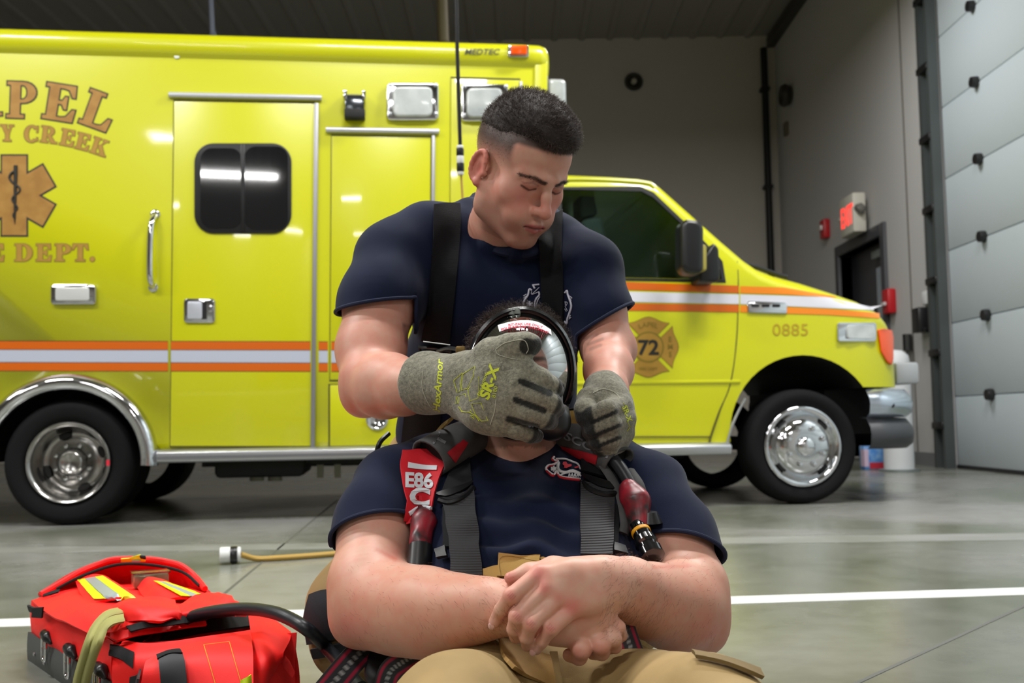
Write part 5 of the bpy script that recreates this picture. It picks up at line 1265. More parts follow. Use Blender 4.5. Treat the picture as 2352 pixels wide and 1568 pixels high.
kshirt = cloth('t_shirt', V, Q, navy, K, [(hem1[0], hem1[1], P(850, 790, 1.95), .135, lambda x, y: x < 952), (hem2[0], hem2[1], P(1385, 810, 2.0), .125, lambda x, y: x > 1326)], .003)
kshirt_b = obj_bvh(kshirt)
# collar rib: band following the cut edge
def edge_loop(o, c, rad):
    bm = bmesh.new(); bm.from_mesh(o.data); es = [e for e in bm.edges if e.is_boundary and (np.linalg.norm(np.array(e.verts[0].co) - c) < rad)]
    if not es: bm.free(); return []
    adj = {}
    for e in es:
        a, b = e.verts; adj.setdefault(a.index, []).append(b.index); adj.setdefault(b.index, []).append(a.index)
    co = {v.index: np.array(v.co) for v in bm.verts if v.index in adj}
    best = []; seen = set()
    for st_ in sorted(adj, key=lambda q: len(adj[q])):
        if st_ in seen: continue
        cur = st_; loop = [cur]; seen.add(cur)
        while True:
            nx_ = [q for q in adj[cur] if q not in seen]
            if not nx_: break
            cur = nx_[0]; seen.add(cur); loop.append(cur)
        if len(loop) > len(best): best = loop
    bm.free(); return [co[i] for i in best]
def rib(o, c, rad, r, m, name, parent, flat=1.0):
    L = edge_loop(o, np.asarray(c, float), rad)
    if len(L) < 8: return None
    A = np.array(L)
    for _ in range(6): A = (np.roll(A, 1, 0) + np.roll(A, -1, 0) + 2 * A) / 4
    cl = np.linalg.norm(np.array(L[0]) - np.array(L[-1])) < .015
    if not cl:
        A = np.array(L)
        for _ in range(6): A[1:-1] = (A[:-2] + A[2:] + 2 * A[1:-1]) / 4
    t = MB().tube(list(A[::2]), r, 8, closed=cl).build(name, m, smooth=True); world_child(t, parent); return t
collarm = mat('navy_rib', (13, 24, 54), 0.9)
world_child(MB().tube(catmull([P(*q) for q in kloop], 5, True), M_(13, 2.05), 10, closed=True, flat=.8).build('collar', collarm, smooth=True), kshirt)
rib(kshirt, hem1[0], .12, .0035, collarm, 'sleeve_hem', kshirt); rib(kshirt, hem2[0], .11, .0035, collarm, 'sleeve_hem', kshirt)
# trousers
S = Fld()
S.chain([PR(1020, 1090, 2.3, 145), PR(1240, 1090, 2.3, 140)], .05)
S.chain([PR(1000, 1130, 2.27, 120), PR(900, 1260, 2.1, 105), PR(806, 1390, 1.93, 92)], .05); S.chain([PR(806, 1395, 1.93, 92), PR(800, 1470, 1.95, 80), PR(860, 1570, 2.25, 70), PR(900, 1500, 2.7, 50)], .04)
S.chain([PR(1260, 1130, 2.27, 120), PR(1400, 1300, 2.15, 105), PR(1430, 1420, 2.05, 85)], .05); S.chain([PR(1430, 1420, 2.05, 85), PR(1400, 1500, 2.3, 65), PR(1350, 1450, 2.7, 50)], .04)
V, Q = S.mesh(.008); N = vnormals(V, Q); V = V + N * (.0045 * sines(V, 22, seed=2))[:, None]
ktr = cloth('bunker_trousers', V, Q, tan, K, (), 0)
ktr_b = obj_bvh(ktr)
wrap('knee_patch', [[(716, 1366), (745, 1356), (775, 1354), (830, 1352)], [(704, 1420), (740, 1420), (785, 1420), (840, 1420)], [(712, 1478), (745, 1470), (785, 1460), (840, 1462)]], blackcanvas, [ktr_b], ktr, .003, .004, fallback=1.9)
wrap('knee_strap', [[(722, 1486), (760, 1476), (800, 1466)], [(728, 1508), (765, 1500), (805, 1490)]], blackcanvas, [ktr_b], ktr, .006, .004, fallback=1.9)
# suspenders
def strapk(rows, name='suspender', m=webb, lift=.003, th=.004): return wrap(name, rows, m, [kshirt_b], K, lift, th, 5, 4, 2.05)
s1 = strapk([[(996, 473), (1026, 470), (1056, 472)], [(992, 560), (1022, 560), (1055, 560)], [(985, 650), (1014, 652), (1048, 655)], [(972, 780), (1000, 784), (1034, 788)]])
s2 = strapk([[(1236, 520), (1262, 500), (1290, 486)], [(1238, 580), (1262, 580), (1292, 575)], [(1242, 660), (1266, 660), (1296, 660)], [(1246, 760), (1270, 760), (1298, 760)]])
strapk([[(950, 835), (985, 840), (1020, 842)], [(935, 940), (975, 945), (1015, 945)], [(925, 1030), (965, 1034), (1005, 1036)]])
bk = empty('suspender_buckle'); bk.parent = s1
def bvhrow(pts, bv, lift, fb=2.0):
    out = []
    for x, y in pts:
        h = cast(x, y, bv); p = P(x, y, h[0] if h else fb); out.append(p + unit(CO - p) * lift)
    return out
t = MB().tube(bvhrow([(964, 796), (966, 826), (1000, 832), (1034, 834), (1036, 806), (1000, 800)], [kshirt_b], .012), .004, 8, closed=True).build('buckle_frame', black, smooth=True); world_child(t, s1)
t = MB().tube(bvhrow([(966, 812), (1034, 820)], [kshirt_b], .013), .006, 8).build('buckle_bar', black, smooth=True); world_child(t, s1)
bpy.data.objects.remove(bk)
surf_line([(972, 784), (1004, 788), (1034, 792)], .0009, mat('stitch_white', (200, 200, 200), .6), [obj_bvh(s1)], s1, .002, 'stitching')
# thin cord at the waist
t = MB().tube(catmull([P(893, 995, 2.1), P(873, 1015, 2.08), P(866, 1040, 2.08), P(868, 1070, 2.1)], 6), .005, 8).build('waist_cord', black, smooth=True); world_child(t, K)
# chest emblem (partly under the strap)
emw = mat('emblem_white', (196, 196, 210), .7); emr = mat('emblem_red', (190, 40, 60), .7)
kb2 = [kshirt_b]; E0 = (1150, 630); ez = 2352 / 200.0
def el(pts, r=.0016, m_=emw, nm='emblem_line'): return surf_line([(E0[0] + x / ez, E0[1] + y / ez) for x, y in pts], r, m_, kb2, kshirt, .002, nm, 3)
el([(850, 290), (1040, 270)]); el([(870, 290), (920, 380)], .0018); el([(840, 430), (770, 400), (735, 560), (640, 700), (600, 850), (660, 1010)], .0018); el([(840, 540), (1040, 350)], .0006); el([(840, 440), (840, 540), (1040, 460)], .0006)
el([(1030, 470), (1040, 560), (960, 650), (915, 800), (940, 980)], .0016); el([(1060, 600), (990, 720), (970, 850), (1000, 1000)], .0008); el([(700, 530), (610, 580), (680, 590), (615, 640)], .0006)
el([(1730, 500), (1790, 440), (1810, 540), (1890, 760), (1900, 900), (1850, 1060), (1800, 1200), (1780, 1330), (1725, 1270)], .0019); el([(1840, 570), (1930, 640), (1860, 640), (1910, 700)], .0006); el([(1840, 1120), (1890, 1100), (1850, 1170), (1905, 1160), (1840, 1210)], .0006)
el([(1730, 740), (1800, 760), (1760, 850), (1740, 740)], .0006); el([(1740, 860), (1800, 980)], .0005); el([(1730, 930), (1770, 1000)], .0005)
for rt in (0, 60, 120):
    c, s_ = math.cos(math.radians(rt)), math.sin(math.radians(rt)); el([(778 - 95 * s_, 815 - 95 * c), (778, 815), (778 + 95 * s_, 815 + 95 * c)], .0019, emw, 'emblem_star')
# ================================================================ RECLINING FIREFIGHTER
VP = empty('person', (P(1250, 1600, 1.6)[0], P(1250, 1600, 1.6)[1], 0.0), label='man in navy T-shirt and tan trousers reclining with crossed forearms under a breathing mask', cat='person')
fw = unit(CM @ np.array([.06, .26, 1.0])); rt = unit(np.cross(fw, CM @ np.array([0.03, 1.0, 0]))); upv = np.cross(rt, fw)
RV = np.stack([rt, fw, upv], 1); HV = Frame(P(1192, 893, 1.86), RV)
if np.dot(rt, CM[:, 0]) > 0: rt = -rt; upv = np.cross(rt, fw); RV = np.stack([rt, fw, upv], 1); HV = Frame(P(1192, 893, 1.86), RV)
S = Fld(); head_prims(S, HV)
S.chain([PR(1190, 1080, 1.86, 100), PR(1190, 1000, 1.85, 92), PR(1192, 930, 1.86, 84)], .03)
S.chain([PR(930, 1125, 1.80, 62), PR(1060, 1110, 1.86, 62), PR(1320, 1110, 1.86, 62), PR(1450, 1120, 1.80, 62)], .04)
S.chain([PR(1190, 1130, 1.82, 120), PR(1210, 1330, 1.66, 120)], .05)
# his right arm (camera left)
S.chain([PR(893, 1120, 1.76, 70), PR(866, 1228, 1.68, 82), PR(850, 1340, 1.61, 87), PR(856, 1385, 1.585, 86)], .03)
S.chain([PR(862, 1392, 1.58, 90), PR(920, 1400, 1.545, 93), PR(985, 1406, 1.505, 93), PR(1060, 1403, 1.46, 73), PR(1125, 1396, 1.43, 57), PR(1170, 1394, 1.42, 51)], .03)
S.ball(P(812, 1432, 1.60), M_(44, 1.6), .035)
# his left arm (camera right)
S.chain([PR(1495, 1120, 1.76, 78), PR(1552, 1240, 1.68, 72), PR(1588, 1350, 1.61, 75), PR(1590, 1400, 1.59, 74)], .03)
S.chain([PR(1584, 1410, 1.585, 78), PR(1550, 1395, 1.55, 90), PR(1495, 1379, 1.50, 77), PR(1445, 1352, 1.45, 62), PR(1405, 1338, 1.415, 54)], .03)
S.ball(P(1620, 1455, 1.60), M_(38, 1.6), .04)
# left hand on top
W = (1402, 1336, 1.405)
mcp = [(1240, 1318, 1.372), (1256, 1350, 1.362), (1281, 1374, 1.360), (1316, 1396, 1.362)]
wr = [(1375, 1312), (1388, 1330), (1394, 1348), (1398, 1366)]
for (mx_, my_, md), (wx, wy) in zip(mcp, wr): S.chain([PR(wx, wy, 1.395, 30), PR((wx + mx_) / 2, (wy + my_) / 2, 1.374, 25), PR(mx_, my_, md, 23)], .016)
S.chain([PR(1392, 1340, 1.41, 46), PR(1320, 1340, 1.395, 42)], .03)
fing = [
 [(1240, 1318, 1.372, 22), (1174, 1368, 1.350, 18.5), (1150, 1400, 1.366, 15), (1136, 1428, 1.380, 14)],
 [(1256, 1350, 1.362, 22), (1188, 1416, 1.343, 19.5), (1180, 1444, 1.356, 16), (1185, 1462, 1.372, 15.5)],
 [(1281, 1374, 1.360, 22), (1220, 1432, 1.340, 19.5), (1209, 1463, 1.351, 16), (1212, 1480, 1.366, 15.5)],
 [(1316, 1396, 1.362, 21), (1266, 1443, 1.343, 18), (1245, 1472, 1.352, 14.5), (1232, 1490, 1.360, 13.5)]]
for f in fing: S.chain([PR(*q) for q in f], .0035)
S.chain([PR(1345, 1310, 1.40, 26), PR(1270, 1303, 1.40, 22), PR(1215, 1314, 1.398, 18), PR(1172, 1327, 1.395, 14)], .012)
# right hand underneath, knuckles to the right
for a_ in ([(1180, 1398, 1.415, 40), (1262, 1432, 1.400, 34), (1322, 1462, 1.388, 24)], [(1190, 1392, 1.415, 38), (1290, 1424, 1.398, 32), (1356, 1444, 1.388, 23)], [(1200, 1390, 1.415, 36), (1310, 1412, 1.40, 30), (1380, 1428, 1.392, 22)]): S.chain([PR(*q) for q in a_], .025)
f2 = [[(1318, 1462, 1.390, 22), (1336, 1490, 1.370, 23), (1330, 1508, 1.382, 19), (1308, 1504, 1.402, 16)],
      [(1356, 1448, 1.390, 21), (1380, 1480, 1.372, 22), (1382, 1498, 1.386, 18), (1362, 1500, 1.408, 15)],
      [(1382, 1432, 1.392, 19), (1409, 1466, 1.380, 19), (1412, 1484, 1.394, 16), (1398, 1490, 1.412, 13)],
      [(1394, 1412, 1.396, 16), (1421, 1440, 1.390, 15.5), (1428, 1459, 1.400, 13), (1418, 1472, 1.415, 11)]]
for f in f2: S.chain([PR(*q) for q in f], .003)
hc = P(1275, 1400, 1.385); hcv = HV.w((0, .05, .02))
V, Q = S.mesh(.0062, [(hc - np.array([.115, .05, .078]), hc + np.array([.115, .06, .082]), .0018), (hcv - np.array([.07, .1, .06]), hcv + np.array([.07, .1, .07]), .0032)])
C = np.tile(np.array(lin((214, 166, 146))), (len(V), 1))
nz = np.clip(sines(V, 26), -1, 1); C = mixc(C, (204, 142, 120), .55 * (0.5 + 0.5 * nz))
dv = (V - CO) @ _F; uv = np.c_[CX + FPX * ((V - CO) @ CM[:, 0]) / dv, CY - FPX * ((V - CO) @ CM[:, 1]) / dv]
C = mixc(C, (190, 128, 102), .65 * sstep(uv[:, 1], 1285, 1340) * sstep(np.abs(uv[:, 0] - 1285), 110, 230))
for (x, y, r, a_) in ((1236, 1316, 20, .75), (1250, 1352, 18, .7), (1283, 1372, 14, .4), (1314, 1396, 24, .75), (1172, 1368, 14, .5), (1186, 1416, 15, .5), (1217, 1432, 15, .5), (1264, 1444, 14, .6), (1330, 1500, 22, .4), (1380, 1486, 20, .35), (800, 1440, 40, .5), (1630, 1450, 40, .35), (1170, 1327, 18, .6), (906, 1272, 18, .35)):
    C = mixc(C, (206, 104, 96), a_ * np.exp(-(np.linalg.norm(uv - np.array([x, y]), axis=1) / r) ** 2))
for (x, y, r, a_) in ((1134, 1430, 10, .8), (1231, 1490, 10, .8)): C = mixc(C, (226, 176, 168), a_ * np.exp(-(np.linalg.norm(uv - np.array([x, y]), axis=1) / r) ** 4))
for f in fing:   # skin creases across the middle knuckles
    (x0, y0), (x1, y1), (x2, y2) = f[0][:2], f[1][:2], f[2][:2]; t = unit(np.array([x2 - x0, y2 - y0])); n_ = np.array([-t[1], t[0]])
    for o_ in (-5, 0, 5):
        c_ = np.array([x1, y1]) + t * o_; C = mixc(C, (160, 84, 74), .45 * (1 - sstep(seg_d(uv, c_ - n_ * 9, c_ + n_ * 9), .5, 2.0)))
for s_, e_ in (((866, 1262), (908, 1284)), ((1500, 1302), (1580, 1300))): C = mixc(C, (196, 110, 90), .55 * (1 - sstep(seg_d(uv, s_, e_), 1.5, 7)))
C = head_paint(V, HV, C, .6, True)
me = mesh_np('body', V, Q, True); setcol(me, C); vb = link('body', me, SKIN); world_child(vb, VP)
VV, VQ = V, Q; VN = vnormals(V, Q); VUV = uv
# nails
nailm = mat('nail', (224, 178, 172), .3)
for f in (fing[0], fing[3]):
    p1 = P(*f[3][:3]); p0 = P(*f[2][:3]); t = unit(p1 - p0); nrm = unit(unit(CO - p1) + np.array([0, 0, .25])); nrm = unit(nrm - t * np.dot(nrm, t)); sd = np.cross(t, nrm)
    r_ = M_(f[3][3], f[3][2]); S2 = Fld(); S2.ell(p1 + nrm * r_ * .78 + t * r_ * .35, (r_ * .62, r_ * .85, r_ * .26), np.stack([sd, t, nrm], 1), .002); v2, q2 = S2.mesh(.0009)
    world_child(link('fingernail', mesh_np('fingernail', v2, q2, True), nailm), vb)
# arm hair
fa = np.nonzero(((uv[:, 0] > 790) & (uv[:, 0] < 1180) & (uv[:, 1] > 1285) & (uv[:, 1] < 1470)) | ((uv[:, 0] > 1385) & (uv[:, 0] < 1640) & (uv[:, 1] > 1275) & (uv[:, 1] < 1470)))[0]
fa = fa[np.linalg.norm(VV[fa] - P(1275, 1440, 1.38), axis=1) > .06]
wgt = np.where(uv[fa, 0] > 1380, 2.2, 1.0); wgt = wgt / wgt.sum(); fi = RNG.choice(fa, 4600, p=wgt)
lr = np.where(uv[fi, 0] < 1280, 1.0, -1.0)[:, None]; tang = lr * CM[:, 0][None] * .8 - CM[:, 1][None] * .7
strands(VV[fi] + RNG.normal(size=(len(fi), 3)) * .003 * np.array([1, .2, 1]), VN[fi] * .30 + tang, RNG.uniform(.006, .014, len(fi)), .00011, mat('arm_hair', (104, 66, 46), .6), 'arm_hair', vb, jitter=.35)

# hair on the head
def curls(H, n, L, m, name, parent, region):
    th = RNG.uniform(0, 2 * PI, n * 3); ph = np.arccos(RNG.uniform(-1, 1, n * 3)); d = np.c_[np.sin(ph) * np.cos(th), np.sin(ph) * np.sin(th), np.cos(ph)]
    q = np.array([0, -.02, .052]) + d * np.array([.077, .099, .085]); k = region(q, d); q = q[k][:n]; d = d[k][:n]
    roots = H.O + q @ H.R.T; dd = d @ H.R.T; nn = len(q); mb_V = []; seg = 7
    a = np.cross(dd, RNG.normal(size=(nn, 3))); a /= np.linalg.norm(a, axis=1)[:, None]; b = np.cross(dd, a); Ls = L * RNG.uniform(.5, 1.2, nn); tw = RNG.uniform(1.2, 2.6, nn) * 2; phs = RNG.uniform(0, 6.28, nn)
    V = np.zeros((nn, seg * 3, 3))
    for s_ in range(seg):
        t = s_ / (seg - 1); rad = .006 * t; c = roots + dd * (Ls * t * (1 - .35 * t))[:, None] + a * (rad * np.cos(tw * t * 3 + phs) + .012 * t * t * np.cos(phs))[:, None] + b * (rad * np.sin(tw * t * 3 + phs) + .012 * t * t * np.sin(phs))[:, None]; r = .00042 * (1 - .6 * t)
        for k_ in range(3): V[:, s_ * 3 + k_] = c + r * (math.cos(2.09 * k_) * a + math.sin(2.09 * k_) * b)
    f = np.array([(s_ * 3 + k_, s_ * 3 + (k_ + 1) % 3, s_ * 3 + 3 + (k_ + 1) % 3, s_ * 3 + 3 + k_) for s_ in range(seg - 1) for k_ in range(3)]); F = (f[None] + (np.arange(nn) * seg * 3)[:, None, None]).reshape(-1, 4)
    o = link(name, mesh_np(name, V.reshape(-1, 3), F, True), m, None, kind='stuff'); world_child(o, parent); return o
brownh = mat('hair_brown', (58, 42, 34), .55, spec=.35)
S2 = Fld(); S2.ell(HV.w((0, -.03, .060)), (.084, .100, .095), RV, .02); S2.half(HV.w((0, .0, .05)), RV @ unit((0, .35, -1.0)), HV.O, .22, .006)
v2, q2 = S2.mesh(.005); n2 = vnormals(v2, q2); v2 = v2 + n2 * (.004 * sines(v2, 150))[:, None]
vh = link('hair', mesh_np('hair', v2, q2, True), mat('hair_brown_base', (40, 29, 24), .7)); world_child(vh, VP)
curls(HV, 5200, .040, brownh, 'hair_curls', vh, lambda q, d: (q[:, 2] > .045 + .28 * q[:, 1]) & (d[:, 2] > -.1))

# T-shirt
S = Fld()
S.chain([PR(900, 1110, 1.77, 72), PR(1000, 1070, 1.84, 60), PR(1090, 1075, 1.87, 56), PR(1295, 1075, 1.87, 56), PR(1400, 1078, 1.84, 60), PR(1490, 1115, 1.77, 70)], .05)
S.chain([PR(1030, 1130, 1.80, 105), PR(1360, 1130, 1.80, 105)], .06); S.chain([PR(1060, 1220, 1.72, 115), PR(1350, 1220, 1.72, 115)], .06); S.chain([PR(1080, 1320, 1.63, 118), PR(1350, 1330, 1.63, 115)], .06); S.chain([PR(1100, 1420, 1.57, 118), PR(1360, 1420, 1.57, 118)], .06)
S.chain([PR(897, 1112, 1.76, 76), PR(869, 1200, 1.69, 91), PR(850, 1290, 1.63, 100)], .04)
S.chain([PR(1493, 1115, 1.76, 74), PR(1548, 1220, 1.69, 82), PR(1586, 1310, 1.63, 90)], .04)
vloop = [(1084, 1008, 1.85), (1122, 1026, 1.81), (1190, 1036, 1.79), (1258, 1026, 1.81), (1296, 1006, 1.85), (1286, 985, 1.90), (1190, 975, 1.94), (1096, 985, 1.90)]
S.chain([PR(x, y, d, 9) for x, y, d in vloop + vloop[:1]], .03)
V, Q = S.mesh(.0062); N = vnormals(V, Q)
dv = (V - CO) @ _F; uv = np.c_[CX + FPX * ((V - CO) @ CM[:, 0]) / dv, CY - FPX * ((V - CO) @ CM[:, 1]) / dv]
cen = np.exp(-((uv[:, 0] - 1210) / 150) ** 4) * np.exp(-((uv[:, 1] - 1225) / 95) ** 2)
x_, y_ = uv[:, 0], uv[:, 1]; wob = 10 * np.sin(x_ * .021 + 1) + 6 * np.sin(x_ * .047)
fold = np.sin((y_ - .10 * (x_ - 1210) + wob) * .115) * .0055 + np.sin((y_ + .22 * (x_ - 1210) + wob) * .07 + 1.3) * .0045
slv = np.exp(-((np.abs(x_ - 1200) - 350) / 80) ** 2) * np.sin((x_ * .35 + y_ * .8) * .05) * .003
V = V + N * (cen * fold + slv + .0018 * sines(V, 34, seed=5) - .0022 * np.abs(sines(V, 22, seed=9)))[:, None]
h1 = (P(887, 1162, 1.615), CM @ np.array([.20, -.80, .70])); h2 = (P(1560, 1226, 1.62), CM @ np.array([-.25, -.82, .62]))
vshirt = cloth('t_shirt', V, Q, navy, VP, [(h1[0], h1[1], P(842, 1280, 1.62), .15, lambda x, y: x < 948), (h2[0], h2[1], P(1592, 1320, 1.62), .15, lambda x, y: x > 1470)], .003)
world_child(MB().tube(catmull([P(*q) for q in vloop], 5, True), M_(13, 1.8), 10, closed=True, flat=.8).build('collar', collarm, smooth=True), vshirt); rib(vshirt, h1[0], .13, .0035, collarm, 'sleeve_hem', vshirt); rib(vshirt, h2[0], .12, .0035, collarm, 'sleeve_hem', vshirt)
vshirt_b = obj_bvh(vshirt)
# trousers
tan2 = mat('tan_canvas_pale', (156, 131, 84), 0.8, bump=(900, 0.15, 2, 0.001), noise=(14, 0.6, (136, 112, 68)))
S = Fld()
S.chain([PR(1130, 1575, 1.50, 118), PR(1380, 1580, 1.50, 118)], .06); S.chain([PR(1240, 1545, 1.47, 80), PR(1300, 1548, 1.47, 78)], .06)
kl = P(960, 1900, .98); kr = P(1850, 1900, .98); al = kl + np.array([-.10, -.40, -.02]); ar_ = kr + np.array([.12, -.38, -.02]); al[2] = ar_[2] = .09
S.chain([PR(1110, 1610, 1.46, 128), PR(1045, 1675, 1.27, 145), (kl, .078), (al, .055)], .05); S.chain([PR(1440, 1612, 1.46, 125), PR(1625, 1670, 1.25, 142), PR(1740, 1760, 1.12, 155), (kr, .078), (ar_, .055)], .05)
V, Q = S.mesh(.0062); N = vnormals(V, Q); V = V + N * (.006 * sines(V, 26, seed=4) - .006 * np.abs(sines(V, 17, seed=7)) + .0025 * sines(V, 60, seed=1))[:, None]
vtr = cloth('bunker_trousers', V, Q, tan2, VP, (), 0); vtr_b = obj_bvh(vtr)
def boot(name, ank, toe, parent):
    B = Fld(); ank = np.asarray(ank, float); toe = np.asarray(toe, float); B.cone(ank + [0, 0, .10], ank + [0, 0, -.02], .058, .052, .02); B.cone(ank + [0, 0, -.035], toe, .048, .042, .03); v_, q_ = B.mesh(.007); v_[:, 2] = np.maximum(v_[:, 2], .004)
    world_child(link(name, mesh_np(name, v_, q_, True), mat('boot_leather', (26, 25, 25), .45)), parent)
boot('boot', al, al + np.array([-.04, -.13, .06]), VP); boot('boot', ar_, ar_ + np.array([.05, -.13, .06]), VP)
# fly flap with seam, waistband tab, pocket flap
wrap('fly_flap', [[(1143, 1460), (1160, 1472), (1190, 1488), (1230, 1500), (1262, 1508)], [(1150, 1510), (1180, 1520), (1210, 1528), (1240, 1532), (1268, 1535)], [(1172, 1540), (1200, 1556), (1230, 1566), (1255, 1574), (1275, 1580)]], mat('tan_canvas_gold', (164, 128, 70), .8, bump=(900, .15, 2, .001)), [vtr_b], vtr, .003, .005, 4, 3, 1.45)
wrap('front_seam', [[(1262, 1498), (1280, 1498)], [(1276, 1580), (1294, 1580)]], tan2, [vtr_b], vtr, .002, .003, 4, 3, 1.45)
wrap('pocket_flap', [[(1590, 1506), (1660, 1520), (1740, 1548)], [(1600, 1518), (1665, 1534), (1745, 1566)]], mat('tan_edge', (120, 100, 62), .8), [vtr_b], vtr, .004, .005, 4, 3, 1.4)
goldc = mat('tan_canvas_bright', (186, 148, 80), .8, bump=(900, .2, 2, .001), noise=(30, .5, (186, 148, 80)))
tb = wrap('waist_tab', [[(1146, 1270), (1190, 1275), (1238, 1281)], [(1143, 1300), (1190, 1305), (1240, 1310)], [(1143, 1332), (1190, 1336), (1240, 1340)]], goldc, [vshirt_b], vtr, .010, .005, 4, 3, 1.55)
wrap('waist_tab', [[(1108, 1312), (1126, 1308), (1146, 1306)], [(1110, 1334), (1128, 1334), (1148, 1334)]], goldc, [vshirt_b], vtr, .006, .005, 4, 3, 1.55); wrap('waist_tab', [[(1238, 1283), (1252, 1280), (1262, 1286)], [(1240, 1300), (1254, 1300), (1264, 1300)]], goldc, [vshirt_b], vtr, .006, .005, 4, 3, 1.55)
stt = mat('stitch_tan', (130, 96, 44), .7); tbb = [obj_bvh(tb)]
surf_line([(1151, 1330), (1153, 1278), (1234, 1288)], .0003, stt, tbb, vtr, .001, 'stitching', 6)
# chest emblem
E1 = (1240, 980); ez2 = 1307 / 300.0; vbb = [vshirt_b]; emw2 = mat('emblem_white_bright', (236, 236, 240), .7); emn = mat('emblem_navy', (14, 22, 50), .8); emr2 = mat('emblem_red_bright', (214, 40, 52), .7)
def el2(pts, r, m_=emw2, lift=.0025, nm='emblem_line'): return surf_line([(E1[0] + x / ez2, E1[1] + y / ez2) for x, y in pts], r, m_, vbb, vshirt, lift, nm, 3)
def poly2(pts, m_, lift, nm='emblem_patch'):
    q = []
    for x, y in [(E1[0] + x / ez2, E1[1] + y / ez2) for x, y in pts]:
        h = cast(x, y, vbb); p = P(x, y, h[0] if h else 1.7); q.append(p + unit(CO - p) * lift)
    c = np.mean(q, 0); n_ = len(q); world_child(MB().add(q + [c], [(i, (i + 1) % n_, n_) for i in range(n_)]).build(nm, m_), vshirt)
el2([(140, 300), (125, 330), (180, 340), (130, 380), (80, 390), (65, 430), (90, 460), (130, 490), (170, 450), (200, 500), (300, 520), (400, 530)], .0022, emr2, .0015)
el2([(145, 300), (130, 325), (185, 345), (135, 375), (85, 385), (60, 420), (90, 450), (140, 480), (170, 440), (200, 490), (300, 510), (410, 520)], .0019)
el2([(160, 320), (250, 320), (320, 345), (380, 370), (405, 420)], .0016); el2([(190, 360), (180, 400), (200, 440), (260, 455), (330, 440), (405, 470)], .0026); el2([(190, 490), (260, 460), (340, 450), (410, 490)], .0016)
poly2([(232, 350), (262, 345), (280, 372), (318, 372), (316, 392), (285, 402), (268, 412), (240, 408), (246, 390), (226, 372)], emr2, .004); poly2([(340, 402), (400, 385), (402, 402), (360, 412)], emr2, .004)
for rt_ in (0, 60, 120):
    c, s_ = math.cos(math.radians(rt_)), math.sin(math.radians(rt_)); el2([(138 - 28 * s_, 420 - 24 * c), (138 + 28 * s_, 420 + 24 * c)], .0017, nm='emblem_star')
for x in (285, 312, 340, 368): el2([(x, 500), (x + 12, 465), (x + 18, 500)], .0009)
# ================================================================ GLOVES
suede = vcol_mat('suede', 0.95, 0, (420, 0.7, 0.0016), 0.15, sheen=0.25, grain=(170, 0.45))
GREY = (124, 121, 106); GBLK = (24, 26, 27)
def glove(name, S, tips, cuffa, h, fine, label_dark, extra=None):
    V, Q = S.mesh(h, fine); N = vnormals(V, Q); V = V + N * (.0010 * sines(V, 110, seed=2))[:, None]
    C = np.tile(np.array(lin(GREY)), (len(V), 1)); C = mixc(C, (150, 148, 132), .5 * (.5 + .5 * np.clip(sines(V, 60), -1, 1))); C = mixc(C, (94, 91, 76), .45 * (.5 + .5 * np.clip(sines(V, 38, seed=6), -1, 1)))
    dk = np.zeros(len(V))
    for (a, b, r) in tips: dk = np.maximum(dk, 1 - sstep(seg_d(V, a, b), r * 1.0, r * 1.0 + .002))
    C = mixc(C, GBLK, .95 * dk)
    if extra is not None: C = extra(V, C)
    me = mesh_np(name, V, Q, True); setcol(me, C); o = link(name, me, suede); world_child(o, K); return o, V, Q
# ---- right hand glove over the mask
S = Fld()
S.chain([PR(935, 878, 1.755, 73), PR(985, 880, 1.715, 70), PR(1020, 880, 1.69, 66), PR(1046, 882, 1.665, 62)], .01)
S.chain([PR(1050, 882, 1.66, 58), PR(1062, 884, 1.65, 60)], .012)
ca = unit(P(960, 882, 1.735) - P(1040, 884, 1.66)); S.half(P(966, 880, 1.72), ca, P(935, 880, 1.75), .09, .004)
fr = {'i': [(1200, 852, 1.590, 31), (1238, 871, 1.585, 27), (1268, 888, 1.605, 24), (1276, 897, 1.625, 21)],
      'm': [(1186, 893, 1.580, 31), (1228, 910, 1.572, 27), (1266, 927, 1.590, 24), (1278, 938, 1.612, 21)],
      'r': [(1170, 933, 1.580, 30), (1212, 948, 1.572, 26), (1250, 962, 1.588, 23), (1264, 968, 1.605, 20)],
      'p': [(1150, 973, 1.590, 27), (1185, 987, 1.585, 22), (1218, 998, 1.597, 20), (1232, 1001, 1.605, 18)]}
for k_, base in (('i', (1075, 852)), ('m', (1072, 875)), ('r', (1072, 900)), ('p', (1074, 924))):
    f = fr[k_]; mx_, my_ = (base[0] + f[0][0]) / 2, (base[1] + f[0][1]) / 2
    S.chain([PR(base[0], base[1], 1.648, 38), PR(mx_, my_, 1.605, 36), PR(*f[0])], .03)
for f in fr.values(): S.chain([PR(*q) for q in f], .005)
th = [(1090, 846, 1.640, 36), (1128, 812, 1.612, 31), (1172, 796, 1.595, 27), (1208, 790, 1.598, 24), (1222, 791, 1.605, 20)]
S.chain([PR(*q) for q in th], .016)
# wrist crease groove
for a in np.linspace(0, 2 * PI, 34, endpoint=False):
    c = P(1049, 882, 1.663); S.ball(c + M_(63, 1.66) * (math.cos(a) * unit(CM @ np.array([.15, 1, 0])) + math.sin(a) * CM[:, 2]), .0075, .005, True)
tips = []
for k_, f in fr.items():
    a = P(*f[2][:3]) ; b = P(*f[3][:3]); e_ = unit(P(*f[2][:3]) - P(*f[1][:3])); tips.append((a + e_ * .004, b + e_ * .03, M_(f[2][3], 1.6) * 1.12))
tips.append((P(1206, 795, 1.585), P(1240, 796, 1.60), M_(19, 1.6)))
